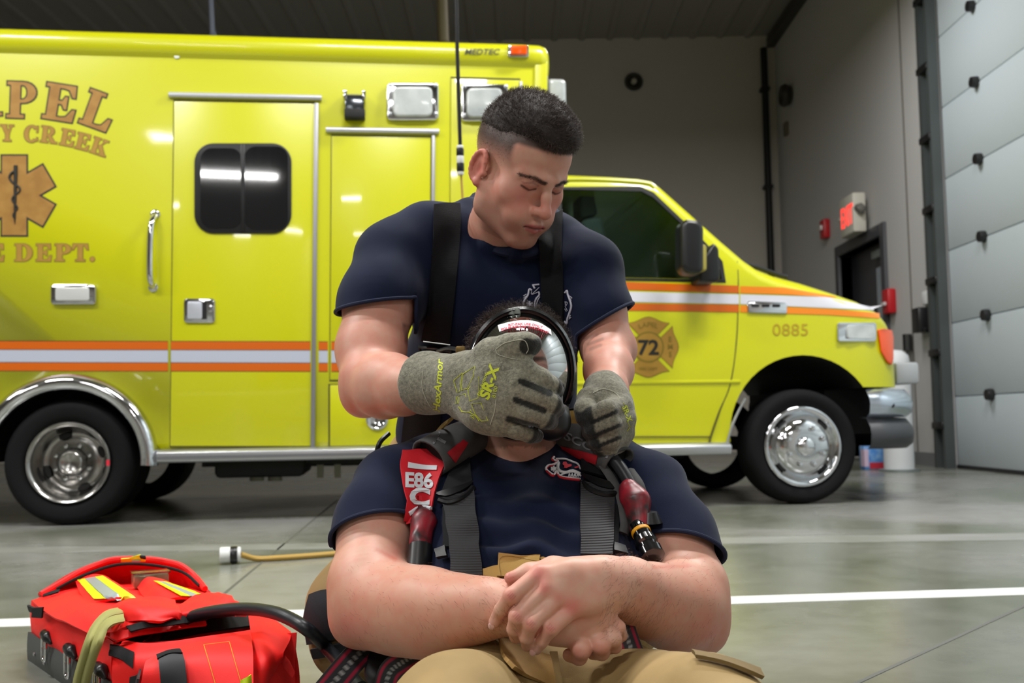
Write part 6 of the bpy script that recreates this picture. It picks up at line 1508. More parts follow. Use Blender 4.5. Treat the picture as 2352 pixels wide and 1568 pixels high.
# dark fourchettes between the fingers
slits = [((1196, 875), (1262, 903)), ((1184, 918), (1248, 942)), ((1168, 962), (1232, 980))]
def ex(V, C):
    dv = (V - CO) @ _F; uv = np.c_[CX + FPX * ((V - CO) @ CM[:, 0]) / dv, CY - FPX * ((V - CO) @ CM[:, 1]) / dv]
    for a, b in slits: C = mixc(C, GBLK, .95 * (1 - sstep(seg_d(uv, a, b), 6.0, 9.0)))
    return C
c0 = P(1170, 890, 1.6)
gr, GV, GQ = glove('glove', S, tips, None, .004, [(c0 - .12, c0 + .12, .0026)], None, ex); gr['label'] = 'grey suede glove with black fingertips and lime lettering on the back'
gb = [bvh_of(GV, GQ)]
lime = mat('lime_print', (196, 206, 40), .7)
surf_text('HexArmor', 1006, 884, 16, -86, lime, gb, gr, .001, .02, 1.22, 1.65, shear=.25)
surf_text('SR-X', 1124, 876, 23, -72, lime, gb, gr, .001, .04, 1.15, 1.6, shear=.15)
surf_text('FireArmor', 1108, 882, 8, -72, lime, gb, gr, .001, .01, 1.15, 1.6, shear=.2)
surf_text('8180', 1136, 900, 9, -78, lime, gb, gr, .001, 0, 1.1, 1.6)
def gz(pts): return [(940 + x / 4.356, 690 + y / 4.356) for x, y in pts]
for pl in ([(655, 660), (535, 735), (525, 895), (580, 880), (640, 760)], [(530, 725), (445, 800), (480, 920), (505, 910), (520, 790)], [(695, 760), (585, 890), (605, 1005), (690, 975)], [(560, 930), (490, 955), (520, 1110), (620, 1110)], [(715, 1020), (620, 1035), (660, 1140), (720, 1205), (785, 1200)], [(470, 960), (465, 1030), (490, 1030)], [(490, 1060), (530, 1110), (600, 1115), (660, 1150), (700, 1205)], [(610, 1150), (650, 1185), (640, 1150)]):
    surf_line(gz(pl), .00055, lime, gb, gr, .0006, 'print_line', 1, 1.6, closed=True)
greyst = mat('stitch_grey', (168, 166, 150), .8)
for ln in ([(865, 490), (960, 425), (1140, 395), (1190, 480), (1170, 530)], [(865, 490), (890, 540), (1000, 575), (1090, 590)], [(140, 700), (130, 870), (190, 1030), (270, 1120)], [(870, 990), (850, 1120), (810, 1240)]): surf_line(gz(ln), .0007, greyst, gb, gr, .0006, 'stitching', 4, 1.6)
# ---- left hand glove pulling a strap
S = Fld()
S.chain([PR(1388, 900, 1.79, 50), PR(1396, 930, 1.765, 52), PR(1402, 965, 1.745, 50)], .02)
S.chain([PR(1402, 960, 1.74, 48), PR(1408, 1000, 1.735, 40)], .02)
fl = [[(1426, 930, 1.735, 26), (1392, 944, 1.690, 25), (1360, 956, 1.700, 22), (1350, 966, 1.725, 19)], [(1436, 962, 1.735, 25), (1400, 976, 1.688, 25), (1364, 985, 1.700, 22), (1354, 992, 1.725, 18)],
      [(1434, 994, 1.735, 23), (1404, 1008, 1.695, 23), (1374, 1012, 1.705, 20), (1364, 1016, 1.728, 17)], [(1424, 1018, 1.738, 19), (1402, 1030, 1.710, 18), (1382, 1034, 1.715, 16), (1372, 1034, 1.73, 14)]]
for f in fl: S.chain([PR(*q) for q in f], .005)
tl = [(1372, 908, 1.765, 28), (1352, 916, 1.735, 24), (1342, 940, 1.712, 21), (1340, 962, 1.706, 17)]; S.chain([PR(*q) for q in tl], .012)
tips = [(P(*f[2][:3]), P(*f[3][:3]) + CM @ np.array([-.03, 0, 0]), M_(f[2][3], 1.7) * 1.15) for f in fl] + [(P(1344, 905, 1.74), P(1336, 975, 1.70), M_(15, 1.7))]
def exl(V, C):
    dv = (V - CO) @ _F; uv = np.c_[CX + FPX * ((V - CO) @ CM[:, 0]) / dv, CY - FPX * ((V - CO) @ CM[:, 1]) / dv]
    for a, b in (((1360, 970), (1416, 945)), ((1366, 1000), (1424, 976)), ((1376, 1024), (1424, 1004))): C = mixc(C, GBLK, .95 * (1 - sstep(seg_d(uv, a, b), 3.5, 6.0)))
    return C
c0 = P(1395, 965, 1.73)
gl, LV, LQ = glove('glove', S, tips, None, .004, [(c0 - .09, c0 + .09, .0028)], None, exl); gl['label'] = 'grey suede glove closed around the tan mask strap'
glb = [bvh_of(LV, LQ)]
surf_text('SR-X', 1441, 950, 12, 70, lime, glb, gl, .001, .03, 1.1, 1.72); 
for a in ([(1432, 925), (1438, 935), (1430, 940)], [(1440, 965), (1447, 980), (1441, 990)]): surf_line(a, .0006, lime, glb, gl, .001, 'print_line', 1, 1.72)
surf_line([(1362, 902), (1385, 893), (1410, 900), (1425, 915)], .0007, greyst, glb, gl, .0006, 'stitching', 4, 1.77)

# ================================================================ FACE MASK
MK = empty('breathing_mask', P(1195, 1000, 1.74), label='clear full face breathing mask with black rim and white warning sticker', cat='mask')
nM = unit(CM @ np.array([.13, .16, 1.0])); xM = unit(np.cross(CM @ np.array([.12, 1.0, 0]), nM)); yM = np.cross(nM, xM); cM = P(1195, 858, 1.745)
RA, RB, HM = .0855, .1035, .082
def rimpt(t, s=1.0, h=0.0): return cM + s * (RA * math.cos(t) * xM + RB * math.sin(t) * yM * (1.0 if math.sin(t) > 0 else 1.0)) + nM * h
ths = np.linspace(0, 2 * PI, 73)[:-1]
rimm = mat('mask_rim_black', (20, 21, 24), .16, coat=.5)
# rim: flattened band section
sec = [(1.00, -.012), (1.055, -.010), (1.075, .0), (1.065, .012), (1.01, .017), (.975, .013), (.955, .0), (.965, -.010)]
V = [rimpt(t, s, h) for t in ths for s, h in sec]; n = len(sec); m_ = len(ths)
F = [(i * n + j, i * n + (j + 1) % n, ((i + 1) % m_) * n + (j + 1) % n, ((i + 1) % m_) * n + j) for i in range(m_) for j in range(n)]
world_child(MB().add(V, F).build('rim', rimm, smooth=True), MK)
# inner face seal
V = []; F = []; pr = [(.985, .004), (.95, -.006), (.93, -.03), (.98, -.055), (1.04, -.06)]; n = len(pr)
for t in ths:
    for s, h in pr: V.append(rimpt(t, s, h))
F = [(i * n + j, i * n + j + 1, ((i + 1) % m_) * n + j + 1, ((i + 1) % m_) * n + j) for i in range(m_) for j in range(n - 1)]
world_child(MB().add(V, F).build('face_seal', mat('seal_rubber', (30, 30, 33), .5), smooth=True), MK)
# lens
V = []; F = []; rs = np.linspace(0, 1, 15)[1:]
def lens(s, t, off=0.0): return rimpt(t, s * .985, .006 + HM * (1 - s ** 2.4) + off)
V.append(lens(0, 0))
for s in rs:
    for t in ths: V.append(lens(s, t))
for i in range(len(rs)):
    for j in range(m_):
        j2 = (j + 1) % m_
        if i == 0: F.append((0, 1 + j, 1 + j2))
        else: F.append((1 + (i - 1) * m_ + j, 1 + i * m_ + j, 1 + i * m_ + j2, 1 + (i - 1) * m_ + j2))
clearm = glass_mat('mask_lens_clear', (.90, .91, .93), .55, .04, 1.5)
lo = MB().add(V, F).build('lens', clearm, smooth=True, ang=180); world_child(lo, MK)
lb = [BVHTree.FromPolygons([tuple(map(float, v)) for v in V], F)]
# sticker
stk = wrap('sticker', [[(1144, 748), (1175, 740), (1208, 737), (1237, 742), (1264, 758)], [(1146, 755.5), (1176, 747), (1208, 744), (1237.5, 749), (1265, 764)], [(1148, 763), (1177, 754), (1208, 751), (1238, 756), (1266, 770)]], mat('sticker_white', (232, 230, 234), .5), lb, MK, .001, .0006, 4, 0, 1.69)
sb_ = [obj_bvh(stk)]; redi = mat('sticker_red', (206, 36, 70), .6)
surf_text('RIT-PAK USE ONLY', 1207.5, 743.5, 5.4, 3.5, redi, sb_, stk, .0008, .03, 1.25, 1.69, arc=140)
surf_text('POUR RIT-PAK SEULEMENT', 1206, 750.5, 5.2, 4.0, redi, sb_, stk, .0008, .03, 1.27, 1.69, arc=150)
surf_line([(1152, 760), (1177, 751.8), (1208, 748.8), (1238, 753.6), (1262, 765.5)], .0003, redi, sb_, stk, .0008, 'print_line', 4, 1.69)
# nose cup (clear ring inside), top buttons, side buckles with straps
t = MB().tube(catmull([P(1185, 850, 1.70), P(1225, 842, 1.695), P(1262, 858, 1.70), P(1284, 885, 1.71), P(1288, 930, 1.715)], 8), .004, 8).build('nose_cup_edge', mat('nosecup', (150, 150, 156), .25), smooth=True); world_child(t, MK)
S = Fld(); S.ell(P(1215, 925, 1.725), (.052, .035, .05), CM, .02); v2, q2 = S.mesh(.004); world_child(link('nose_cup', mesh_np('nose_cup', v2, q2, True), mat('nosecup_dark', (46, 46, 50), .4)), MK)
for x, y in ((1187, 712), (1174, 714)):
    p = P(x, y, 1.75); m = MB(); m.lathe([(.0, .005), (.006, .004), (.007, 0), (.007, -.006)], p, CM[:, 1], 12); world_child(m.build('rim_button', mat('button_grey', (150, 156, 150), .3, .5), smooth=True), MK)
t = MB().tube([rimpt(math.radians(101), 1.0, .013), rimpt(math.radians(101), 1.052, .012)], .0012, 6).build('rim_joint', mat('joint_grey', (90, 92, 98), .4)); world_child(t, MK)
straptan = mat('strap_tan', (150, 122, 60), .8, wave=(200, .4, 'X'))
m = MB(); a = P(1298, 936, 1.735); m.tube([P(1292, 935, 1.735), P(1306, 938, 1.735)], .008, 10); m.tube([P(1308, 938, 1.735), P(1312, 968, 1.735)], .008, 8); m.tube([P(1318, 940, 1.73), P(1322, 970, 1.73)], .005, 8); world_child(m.build('strap_buckle', black, smooth=True), MK)
patch('head_strap', [[P(1296, 948, 1.733), P(1312, 944, 1.725), P(1332, 944, 1.72), P(1356, 948, 1.715)], [P(1298, 958, 1.733), P(1314, 955, 1.722), P(1334, 957, 1.716), P(1358, 955, 1.712)], [P(1300, 970, 1.733), P(1316, 970, 1.725), P(1334, 970, 1.72), P(1352, 962, 1.715)]], straptan, None, 5, .003); world_child(bpy.data.objects['head_strap'], MK)
patch('neck_strap', [[P(1052, 946, 1.72), P(1036, 958, 1.735), P(1016, 972, 1.75), P(1002, 988, 1.76)], [P(1046, 952, 1.715), P(1032, 966, 1.73), P(1018, 980, 1.745), P(1000, 1000, 1.755)]], straptan, None, 5, .003); world_child(bpy.data.objects['neck_strap'], MK)
m = MB(); m.box(tuple(P(1058, 806, 1.75) - .008), tuple(P(1058, 806, 1.75) + .008)); world_child(m.build('temple_buckle', mat('buckle_brass', (120, 96, 50), .4, .6), bevel=.003), MK)
t = MB().tube(catmull([P(1072, 808, 1.75), P(1050, 802, 1.79), P(1030, 800, 1.84), P(1010, 806, 1.9)], 6), .007, 8, flat=.5).build('temple_strap', black, smooth=True); world_child(t, MK)
# regulator body low on the mask, half hidden by the hand
S = Fld(); S.ell(P(1268, 968, 1.665), (.03, .03, .03), CM, .01); S.cone(P(1262, 985, 1.665), P(1290, 945, 1.68), .012, .012, .01); v2, q2 = S.mesh(.003); world_child(link('regulator', mesh_np('regulator', v2, q2, True), black), MK)

# ================================================================ AIR PACK HARNESS
AH = empty('air_pack_harness', P(1190, 1200, 1.85), label='dark grey air pack harness with red patches strapped over the reclining man', cat='harness')
padg = mat('pad_grey', (74, 74, 74), .8, bump=(500, .25, 3, .001), noise=(60, .4, (54, 54, 54))); padin = mat('pad_inside', (10, 10, 11), .8); redr = mat('reflective_red', (178, 22, 36), .45, noise=(40, .4, (140, 16, 28)))
printg = mat('pad_print', (122, 122, 126), .6)
def pad(pts, r, nm, flat=.62, n=14):
    c = catmull(pts, 5); ra = np.interp(np.linspace(0, 1, len(c)), np.linspace(0, 1, len(r)), r); return c, ra
# left shoulder tube pad (camera left): from behind the neck over to the open end
def hollow(pts, r, flat, m1, m2, name, parent):
    c = catmull(pts, 5); k = len(c); ra = np.interp(np.linspace(0, 1, k), np.linspace(0, 1, len(r)), r)
    mb = MB(); upd = CM[:, 1] * .8 + CM[:, 2] * .6
    mb.tube(c, ra, 20, caps=False, flat=flat, up=upd); o = mb.build(name, m1, smooth=True); world_child(o, parent)
    md = o.modifiers.new('thickness', 'SOLIDIFY'); md.thickness = .004; md.offset = -1
    mb = MB(); mb.tube([c[-1] + (c[-3] - c[-1]) * .6, c[-1] + (c[-3] - c[-1]) * 1.2], ra[-1] * .9, 20, flat=flat, up=upd); i_ = mb.build('pad_lining', m2, smooth=True); world_child(i_, o)
    return o
pl = hollow([P(1130, 985, 1.86), P(1085, 1000, 1.80), P(1040, 1022, 1.755), P(985, 1052, 1.715)], [M_(40, 1.8), M_(48, 1.8), M_(52, 1.76), M_(54, 1.72)], .78, padg, padin, 'shoulder_pad', AH)
pr_ = hollow([P(1270, 985, 1.86), P(1320, 1005, 1.80), P(1370, 1030, 1.755), P(1422, 1062, 1.715)], [M_(40, 1.8), M_(46, 1.8), M_(46, 1.76), M_(46, 1.72)], .74, padg, padin, 'shoulder_pad', AH)
plb = [obj_bvh(pl)]; prb = [obj_bvh(pr_)]
wrap('red_patch', [[(1052, 1018), (1066, 1030)], [(1026, 1040), (1044, 1062)]][::1], redr, plb, pl, .0015, .001, 5, 0, 1.72)
wrap('red_patch', [[(1290, 1024), (1330, 1034), (1374, 1046)], [(1297, 1038), (1332, 1052), (1370, 1066)]], redr, prb, pr_, .0015, .001, 5, 0, 1.72)
wrap('red_patch', [[(1062, 1010), (1074, 1018)], [(1052, 1020), (1066, 1030)]], redr, plb, pl, .0016, .001, 5, 0, 1.72)
surf_text('T', 1012, 1010, 26, -62, printg, plb, pl, .0015, .02, 1.4, 1.72); surf_text('SCOTT', 1352, 1024, 18, 24, printg, prb, pr_, .0015, .02, 1.5, 1.72)
hbs = [vshirt_b]
# red name tag
tagm = mat('tag_red_cloth', (204, 14, 32), .7, bump=(400, .15, 3, .001)); tagw = mat('tag_white', (216, 218, 224), .6)
tg = empty('tag'); bpy.data.objects.remove(tg)
tgo = wrap('name_tag', [[(920, 1046), (950, 1043), (990, 1047), (1032, 1066)], [(913, 1090), (945, 1092), (985, 1094), (1020, 1094)], [(922, 1150), (950, 1152), (980, 1150), (1008, 1146)], [(942, 1200), (955, 1202), (975, 1202), (1000, 1196)]], tagm, hbs, AH, .014, .003, 5, 3, 1.72)
tgb = [obj_bvh(tgo)]
wrap('tag_bar', [[(937, 1062), (970, 1068), (1004, 1070)], [(936, 1075), (970, 1079), (1003, 1080)]], tagw, tgb, tgo, .0012, .0005, 4, 0, 1.7)
surf_text('E86', 963, 1102, 33, 3, tagw, tgb, tgo, .0022, .04, .95, 1.7, shear=-.05)
surf_text('C', 964, 1140, 38, 4, tagw, tgb, tgo, .0022, .05, 1.25, 1.7); surf_line([(940, 1180), (965, 1165), (990, 1168)], .004, tagw, tgb, tgo, .0005, 'tag_mark', 5, 1.7)
# hose wrap in red and grey with clip under the tag
S = Fld(); S.chain([PR(966, 1170, 1.655, 22), PR(972, 1200, 1.63, 27), PR(966, 1250, 1.60, 26)], .012); v2, q2 = S.mesh(.003); n2 = vnormals(v2, q2); v2 = v2 + n2 * (.003 * sines(v2, 120))[:, None]
wm = mat('wrap_red_grey', (36, 36, 36), .4, noise=(44, .85, (160, 24, 44))); world_child(link('hose_wrap', mesh_np('hose_wrap', v2, q2, True), wm), AH)
m = MB(); m.tube([P(966, 1255, 1.60), P(962, 1310, 1.575)], .019, 10); world_child(m.build('gauge_hose', black, smooth=True), AH); m = MB(); m.tube([P(955, 1272, 1.585), P(958, 1300, 1.57)], .0035, 8); world_child(m.build('metal_clip', mat('clip_steel', (170, 172, 178), .25, .9), smooth=True), AH)
# webbing straps and buckles on the chest
webg = mat('webbing_grey', (44, 44, 46), .75, wave=(95, .6, 'Z'), bump=None)
st1 = wrap('chest_strap', [[(1046, 1050), (1078, 1040)], [(1030, 1100), (1082, 1085)], [(1016, 1140), (1086, 1118)]], mat('webbing_flat', (24, 24, 27), .8, bump=(600, .2, 3, .001), spec=.2), hbs, AH, .005, .004, 5, 3, 1.7)
st2 = wrap('chest_strap', [[(1018, 1150), (1052, 1144), (1088, 1132)], [(1028, 1200), (1058, 1196), (1094, 1190)], [(1036, 1260), (1068, 1262), (1102, 1262)], [(1042, 1332), (1074, 1332), (1108, 1332)]], webg, hbs, AH, .008, .004, 5, 3, 1.65)
st3 = wrap('chest_strap', [[(1334, 1062), (1372, 1066), (1410, 1082)], [(1334, 1088), (1375, 1100), (1418, 1116)]], MATS['webbing_flat'], hbs, AH, .006, .004, 5, 3, 1.7)
st4 = wrap('chest_strap', [[(1334, 1112), (1368, 1122), (1406, 1134)], [(1330, 1190), (1366, 1198), (1404, 1206)], [(1333, 1284), (1368, 1286), (1402, 1286)]], webg, hbs, AH, .008, .004, 5, 3, 1.65)
buckm = mat('buckle_black', (18, 18, 20), .4, spec=.3)
def slide(low, top_, bar):
    bo_ = wrap('strap_buckle', [top_, low], buckm, hbs, AH, .011, .005, 5, 2, 1.66)
    o = MB().tube(catmull(bvhrow(low, hbs, .016, 1.66), 4), .0055, 8).build('buckle_rim', buckm, smooth=True); world_child(o, AH); o.parent = bo_; o.matrix_parent_inverse = AH.matrix_basis.inverted() @ Matrix.Identity(4) if False else Matrix.Identity(4)
    o.matrix_parent_inverse = (AH.matrix_basis @ bo_.matrix_parent_inverse @ bo_.matrix_basis).inverted()
slide([(1010, 1148), (1030, 1154), (1052, 1148), (1072, 1136), (1087, 1120)], [(1010, 1143), (1030, 1138), (1050, 1131), (1070, 1123), (1085, 1115)], None)
slide([(1336, 1106), (1352, 1122), (1374, 1132), (1396, 1136), (1416, 1133)], [(1337, 1100), (1356, 1107), (1376, 1114), (1396, 1120), (1415, 1126)], None)
for rows in ([[(1020, 1170), (1034, 1170)], [(1022, 1262), (1036, 1262)]], [[(1404, 1160), (1416, 1166)], [(1402, 1262), (1414, 1268)]]): wrap('side_strap', rows, MATS['webbing_flat'], hbs, AH, .005, .003, 5, 2, 1.65)
wrap('adjuster_buckle', [[(1010, 1272), (1032, 1264)], [(1014, 1292), (1036, 1288)]], buckm, hbs, AH, .01, .006, 4, 1, 1.62); wrap('adjuster_buckle', [[(1402, 1260), (1424, 1268)], [(1402, 1280), (1430, 1286)]], buckm, hbs, AH, .01, .006, 4, 1, 1.62)
# right side hose, wrap, coupling
m = MB(); m.tube(catmull([P(1400, 1045, 1.72), P(1425, 1075, 1.70), P(1446, 1110, 1.68), P(1458, 1140, 1.665)], 6), .0105, 10); world_child(m.build('pack_hose', mat('hose_black', (42, 44, 48), .35), smooth=True), AH)
m = MB(); m.tube(catmull([P(1385, 1070, 1.71), P(1405, 1100, 1.69), P(1425, 1140, 1.67), P(1436, 1200, 1.64), P(1432, 1225, 1.63)], 6), .009, 8, flat=.5); m.tube(catmull([P(1445, 1080, 1.70), P(1466, 1110, 1.68), P(1476, 1140, 1.67)], 6), .011, 8, flat=.5); world_child(m.build('hose_sleeve', padg, smooth=True), AH)
S = Fld(); S.chain([PR(1448, 1122, 1.665, 24), PR(1462, 1150, 1.65, 32), PR(1462, 1180, 1.64, 24), PR(1466, 1212, 1.625, 24)], .012); v2, q2 = S.mesh(.003); n2 = vnormals(v2, q2); v2 = v2 + n2 * (.0045 * sines(v2, 95, seed=4))[:, None]; world_child(link('hose_wrap', mesh_np('hose_wrap', v2, q2, True), wm), AH)
m = MB(); ax_ = unit(P(1492, 1262, 1.585) - P(1464, 1205, 1.625)); p0 = P(1464, 1205, 1.625); m.lathe([(.0, 0), (.013, 0), (.013, .012), (.014, .014), (.014, .02), (.0135, .028), (.017, .03), (.018, .04), (.0145, .043), (.0145, .05), (.0185, .053), (.0185, .066), (.012, .07), (0, .07)], p0, ax_, 20); cp = m.build('hose_coupling', mat('coupling_black', (14, 14, 16), .15, coat=.6), smooth=True); world_child(cp, AH)
m = MB(); m.lathe([(.0138, .0125), (.0152, .0135), (.0152, .0185), (.0138, .0195)], p0, ax_, 20); world_child(m.build('yellow_ring', mat('ring_yellow', (226, 160, 20), .4), smooth=True), cp)
m = MB(); m.lathe([(.0, 0), (.02, .004), (.012, .02), (0, .02)], P(1492, 1205, 1.635), CM[:, 1], 14); world_child(m.build('dust_cap', black, smooth=True), AH)
# waist strap pieces and belt
strm = bpy.data.materials.new('strap_red_black'); strm.use_nodes = True; nt = strm.node_tree; b = nt.nodes['Principled BSDF']; b.inputs['Roughness'].default_value = .75
gm_ = nt.nodes.new('ShaderNodeVertexColor'); gm_.layer_name = 'Col'; nt.links.new(gm_.outputs[0], b.inputs['Base Color'])
def striped(name, path, w, parent, up):
    c = catmull(path, 8); V = []; F = []; Cc = []; nn = 17; up = np.asarray(up, float)
    for i, p in enumerate(c):
        t = unit(c[min(i + 1, len(c) - 1)] - c[max(i - 1, 0)]); sd = unit(np.cross(t, up)); nr = np.cross(sd, t)
        for lay in (0, 1):
            for j in range(nn):
                s_ = j / (nn - 1) * 2 - 1; V.append(p + sd * s_ * w / 2 - nr * lay * .003); a = abs(s_)
                Cc.append(lin((150, 20, 52)) if .62 < a < .86 else lin((150, 150, 150)) if a < .13 and (i % 2 == 0) else lin((36, 36, 40)))
    k = 2 * nn
    for i in range(len(c) - 1):
        for j in range(nn - 1): F.append((i * k + j, i * k + j + 1, (i + 1) * k + j + 1, (i + 1) * k + j)); F.append((i * k + nn + j, (i + 1) * k + nn + j, (i + 1) * k + nn + j + 1, i * k + nn + j + 1))
        F.append((i * k, (i + 1) * k, (i + 1) * k + nn, i * k + nn)); F.append((i * k + nn - 1, i * k + 2 * nn - 1, (i + 1) * k + 2 * nn - 1, (i + 1) * k + nn - 1))
    me = MB().add(V, F).mesh(name, True); setcol(me, np.array(Cc)); o = link(name, me, strm); world_child(o, parent)
striped('waist_strap', [P(860, 1470, 1.62), P(825, 1500, 1.60), P(785, 1545, 1.57), P(740, 1600, 1.54)], .040, AH, CM[:, 2]); striped('waist_strap', [P(960, 1500, 1.54), P(925, 1520, 1.53), P(895, 1545, 1.53), P(880, 1600, 1.54)], .034, AH, CM[:, 2])
striped('waist_strap', [P(1420, 1400, 1.45), P(1436, 1450, 1.445), P(1452, 1496, 1.43)], .030, AH, CM[:, 2])
S = Fld(); S.chain([PR(880, 1520, 1.62, 42), PR(960, 1530, 1.6, 42)], .02); S.ell(P(868, 1540, 1.60), (.02, .02, .04), CM, .01); v2, q2 = S.mesh(.005); world_child(link('waist_pad', mesh_np('waist_pad', v2, q2, True), mat('pad_black', (18, 18, 20), .6)), AH)
m = MB(); m.tube(catmull([P(1025, 1498, 1.47), P(1060, 1480, 1.465), P(1108, 1458, 1.46)], 5), .010, 8, flat=.5); world_child(m.build('belt_buckle', mat('buckle_gloss', (20, 20, 22), .25), smooth=True), AH)
# air cylinder and backplate behind the man (hidden from the front)
S = Fld(); S.cone(P(1200, 1200, 1.98), P(1230, 1480, 1.80), .075, .075, .01); v2, q2 = S.mesh(.008); world_child(link('air_cylinder', mesh_np('air_cylinder', v2, q2, True), mat('cylinder_grey', (90, 92, 96), .4, .3)), AH)

for e_ in (P(900, 1500, 2.7), P(1350, 1450, 2.7)):
    e_ = np.array([e_[0], e_[1], .06]); boot('boot', e_ + [0, -.02, 0], e_ + [0, .14, -.01], K)
# ================================================================ RED RESCUE BAG
BG = empty('rescue_bag', G(380, 1560), label='open red rescue bag with lime reflective strips and dark base lying on the floor', cat='bag')
red = mat('bag_red', (250, 10, 3), .6, bump=(420, .15, 3, .001), noise=(18, .35, (230, 6, 2))); redin = mat('bag_red_inside', (214, 8, 4), .65)
velc = mat('velcro_black', (20, 20, 22), .95, bump=(900, .6, 3, .001)); bin_ = mat('bag_interior', (8, 8, 9), .9)
limer = mat('reflective_lime', (214, 236, 20), .45); greyr = mat('reflective_grey', (168, 178, 182), .3, .3); basem = mat('bag_base_grey', (66, 68, 68), .55)
A_ = G(72, 1513); B_ = G(262, 1645); C_ = G(680, 1645); D_ = np.array([*G(486, 1368, .13)[:2], 0.0])
def wall(a, b, z0, z1, bulge, name, m, nt_=6, wr=.004, top=None, thick=.006):
    a = np.asarray(a); b = np.asarray(b); n = unit(np.cross(b - a, (0, 0, 1))); rows = []
    for k in range(4):
        z = z0 + (z1 - z0) * k / 3; row = []
        for j in range(nt_):
            t = j / (nt_ - 1); p = a + (b - a) * t; zz = z + (top(t) * k / 3 if top else 0); row.append(np.array([p[0], p[1], zz]) + n * bulge * math.sin(PI * k / 3) * (1 if 0 < j < nt_ - 1 else .3))
        rows.append(row)
    o = patch(name, rows, m, None, 5, thick, wr, 34); world_child(o, BG); return o
wl_ = wall(A_, B_, .050, .132, .012, 'side_panel', red); wall(A_ + [-.006, -.006, 0], B_ + [-.006, -.004, 0], .0, .062, .006, 'base_plate', basem, wr=.0)
wall(B_, C_, .0, .128, .02, 'front_panel', red, top=lambda t: .02 * t); wall(C_, D_, .0, .12, .02, 'end_panel', red); wall(D_, A_, .0, .12, .01, 'back_panel', red)
fp = MB().prism([A_ + [0, 0, .003], B_ + [0, 0, .003], C_ + [0, 0, .003], D_ + [0, 0, .003]], (0, 0, 0), (0, 0, .004)).build('floor_panel', bin_); world_child(fp, BG)
def pt(name, rows, m, thick=.004, wr=0.0, wsc=30, n=6):
    o = patch(name, [[G(*q) for q in r] for r in rows], m, None, n, thick, wr, wsc); world_child(o, BG); return o
# top cloth
top = pt('top_panel', [[(74, 1384, .130), (160, 1352, .135), (300, 1340, .135), (420, 1345, .13), (484, 1370, .128)],
    [(112, 1412, .138), (190, 1378, .160), (320, 1362, .158), (430, 1366, .150), (508, 1388, .134)],
    [(170, 1440, .138), (240, 1410, .165), (350, 1392, .170), (450, 1392, .160), (540, 1402, .140)],
    [(238, 1472, .134), (295, 1442, .160), (380, 1424, .165), (470, 1412, .155), (566, 1416, .145)]], red, .005, .0035, 36)
tb_ = [obj_bvh(top)]
# lid
pt('lid_flap', [[(90, 1372, .132), (170, 1350, .136), (280, 1342, .138), (380, 1344, .136), (478, 1366, .130)], [(92, 1366, .142), (180, 1318, .175), (278, 1302, .185), (385, 1306, .182), (474, 1358, .142)], [(96, 1362, .146), (185, 1312, .185), (268, 1286, .205), (345, 1286, .205), (418, 1302, .190), (471, 1352, .146)][:5]], redin, .006, .002, 30)
lr_ = MB().tube(catmull([G(95, 1364, .148), G(140, 1338, .168), (G(185, 1312, .188)), G(230, 1294, .2), G(268, 1284, .209), G(345, 1284, .209), G(385, 1290, .202), G(418, 1300, .193), G(448, 1324, .170), G(471, 1352, .150)], 6), .007, 8).build('lid_rim', red, smooth=True); world_child(lr_, BG)
lr2 = MB().tube(catmull([G(130, 1352, .158), G(190, 1322, .182), G(268, 1297, .198), G(345, 1297, .198), G(418, 1313, .182), G(458, 1345, .155)], 6), .0035, 8).build('lid_lining', bin_, smooth=True); world_child(lr2, BG)
pt('reflective_tab', [[(278, 1282, .216), (306, 1280, .217), (334, 1281, .216)], [(278, 1289, .208), (306, 1288, .208), (334, 1288, .208)]], limer, .002, 0)
pt('reflective_tab', [[(296, 1281, .220), (310, 1276, .224), (322, 1273, .228)], [(306, 1284, .216), (316, 1282, .218), (334, 1279, .222)]], limer, .002, 0); pt('reflective_tab', [[(303, 1286, .2095), (322, 1286, .2095)], [(303, 1290, .207), (322, 1290, .207)]], greyr, .003, 0)
pt('lid_toggle', [[(322, 1274, .228), (334, 1276, .226)], [(324, 1279, .222), (336, 1281, .220)]], velc, .004, 0)
# reflective straps on the top pockets
pk1 = pt('pocket_flap', [[(176, 1338, .158), (210, 1324, .178), (240, 1326, .178), (262, 1340, .168)], [(186, 1362, .160), (230, 1346, .186), (270, 1350, .186), (302, 1366, .172)], [(210, 1392, .160), (262, 1376, .182), (306, 1378, .180), (336, 1388, .168)]], red, .005, .002, 40)
pk2 = pt('pocket_flap', [[(318, 1350, .165), (340, 1330, .186), (372, 1336, .186), (402, 1352, .172)], [(330, 1370, .166), (370, 1354, .186), (414, 1358, .184), (446, 1370, .168)], [(352, 1390, .164), (404, 1376, .180), (452, 1378, .174), (486, 1384, .160)]], red, .005, .002, 40)
p1b = [obj_bvh(pk1)]; p2b = [obj_bvh(pk2)]
for bb, par, q in ((p1b, pk1, [(180, 1334), (236, 1326), (218, 1378), (312, 1377)]), (p2b, pk2, [(354, 1337), (382, 1340), (416, 1372), (482, 1374)])):
    a, b, c, d = [np.array(v, float) for v in q]
    for (s0, s1, mm, nm) in ((0, .30, limer, 'reflective_lime_band'), (.30, .70, greyr, 'reflective_grey_band'), (.70, 1, limer, 'reflective_lime_band')):
        rows = [[tuple(a + (b - a) * s0 + (c - a) * t * (1 - s0) * 1.0 + (d - b) * t * s0), tuple(a + (b - a) * s1 + (c - a) * t * (1 - s1) + (d - b) * t * s1)] for t in (0, .33, .66, 1)]
        wrap(nm, rows, mm, bb + tb_, par, .003, .0015, 4, 1, 2.2)
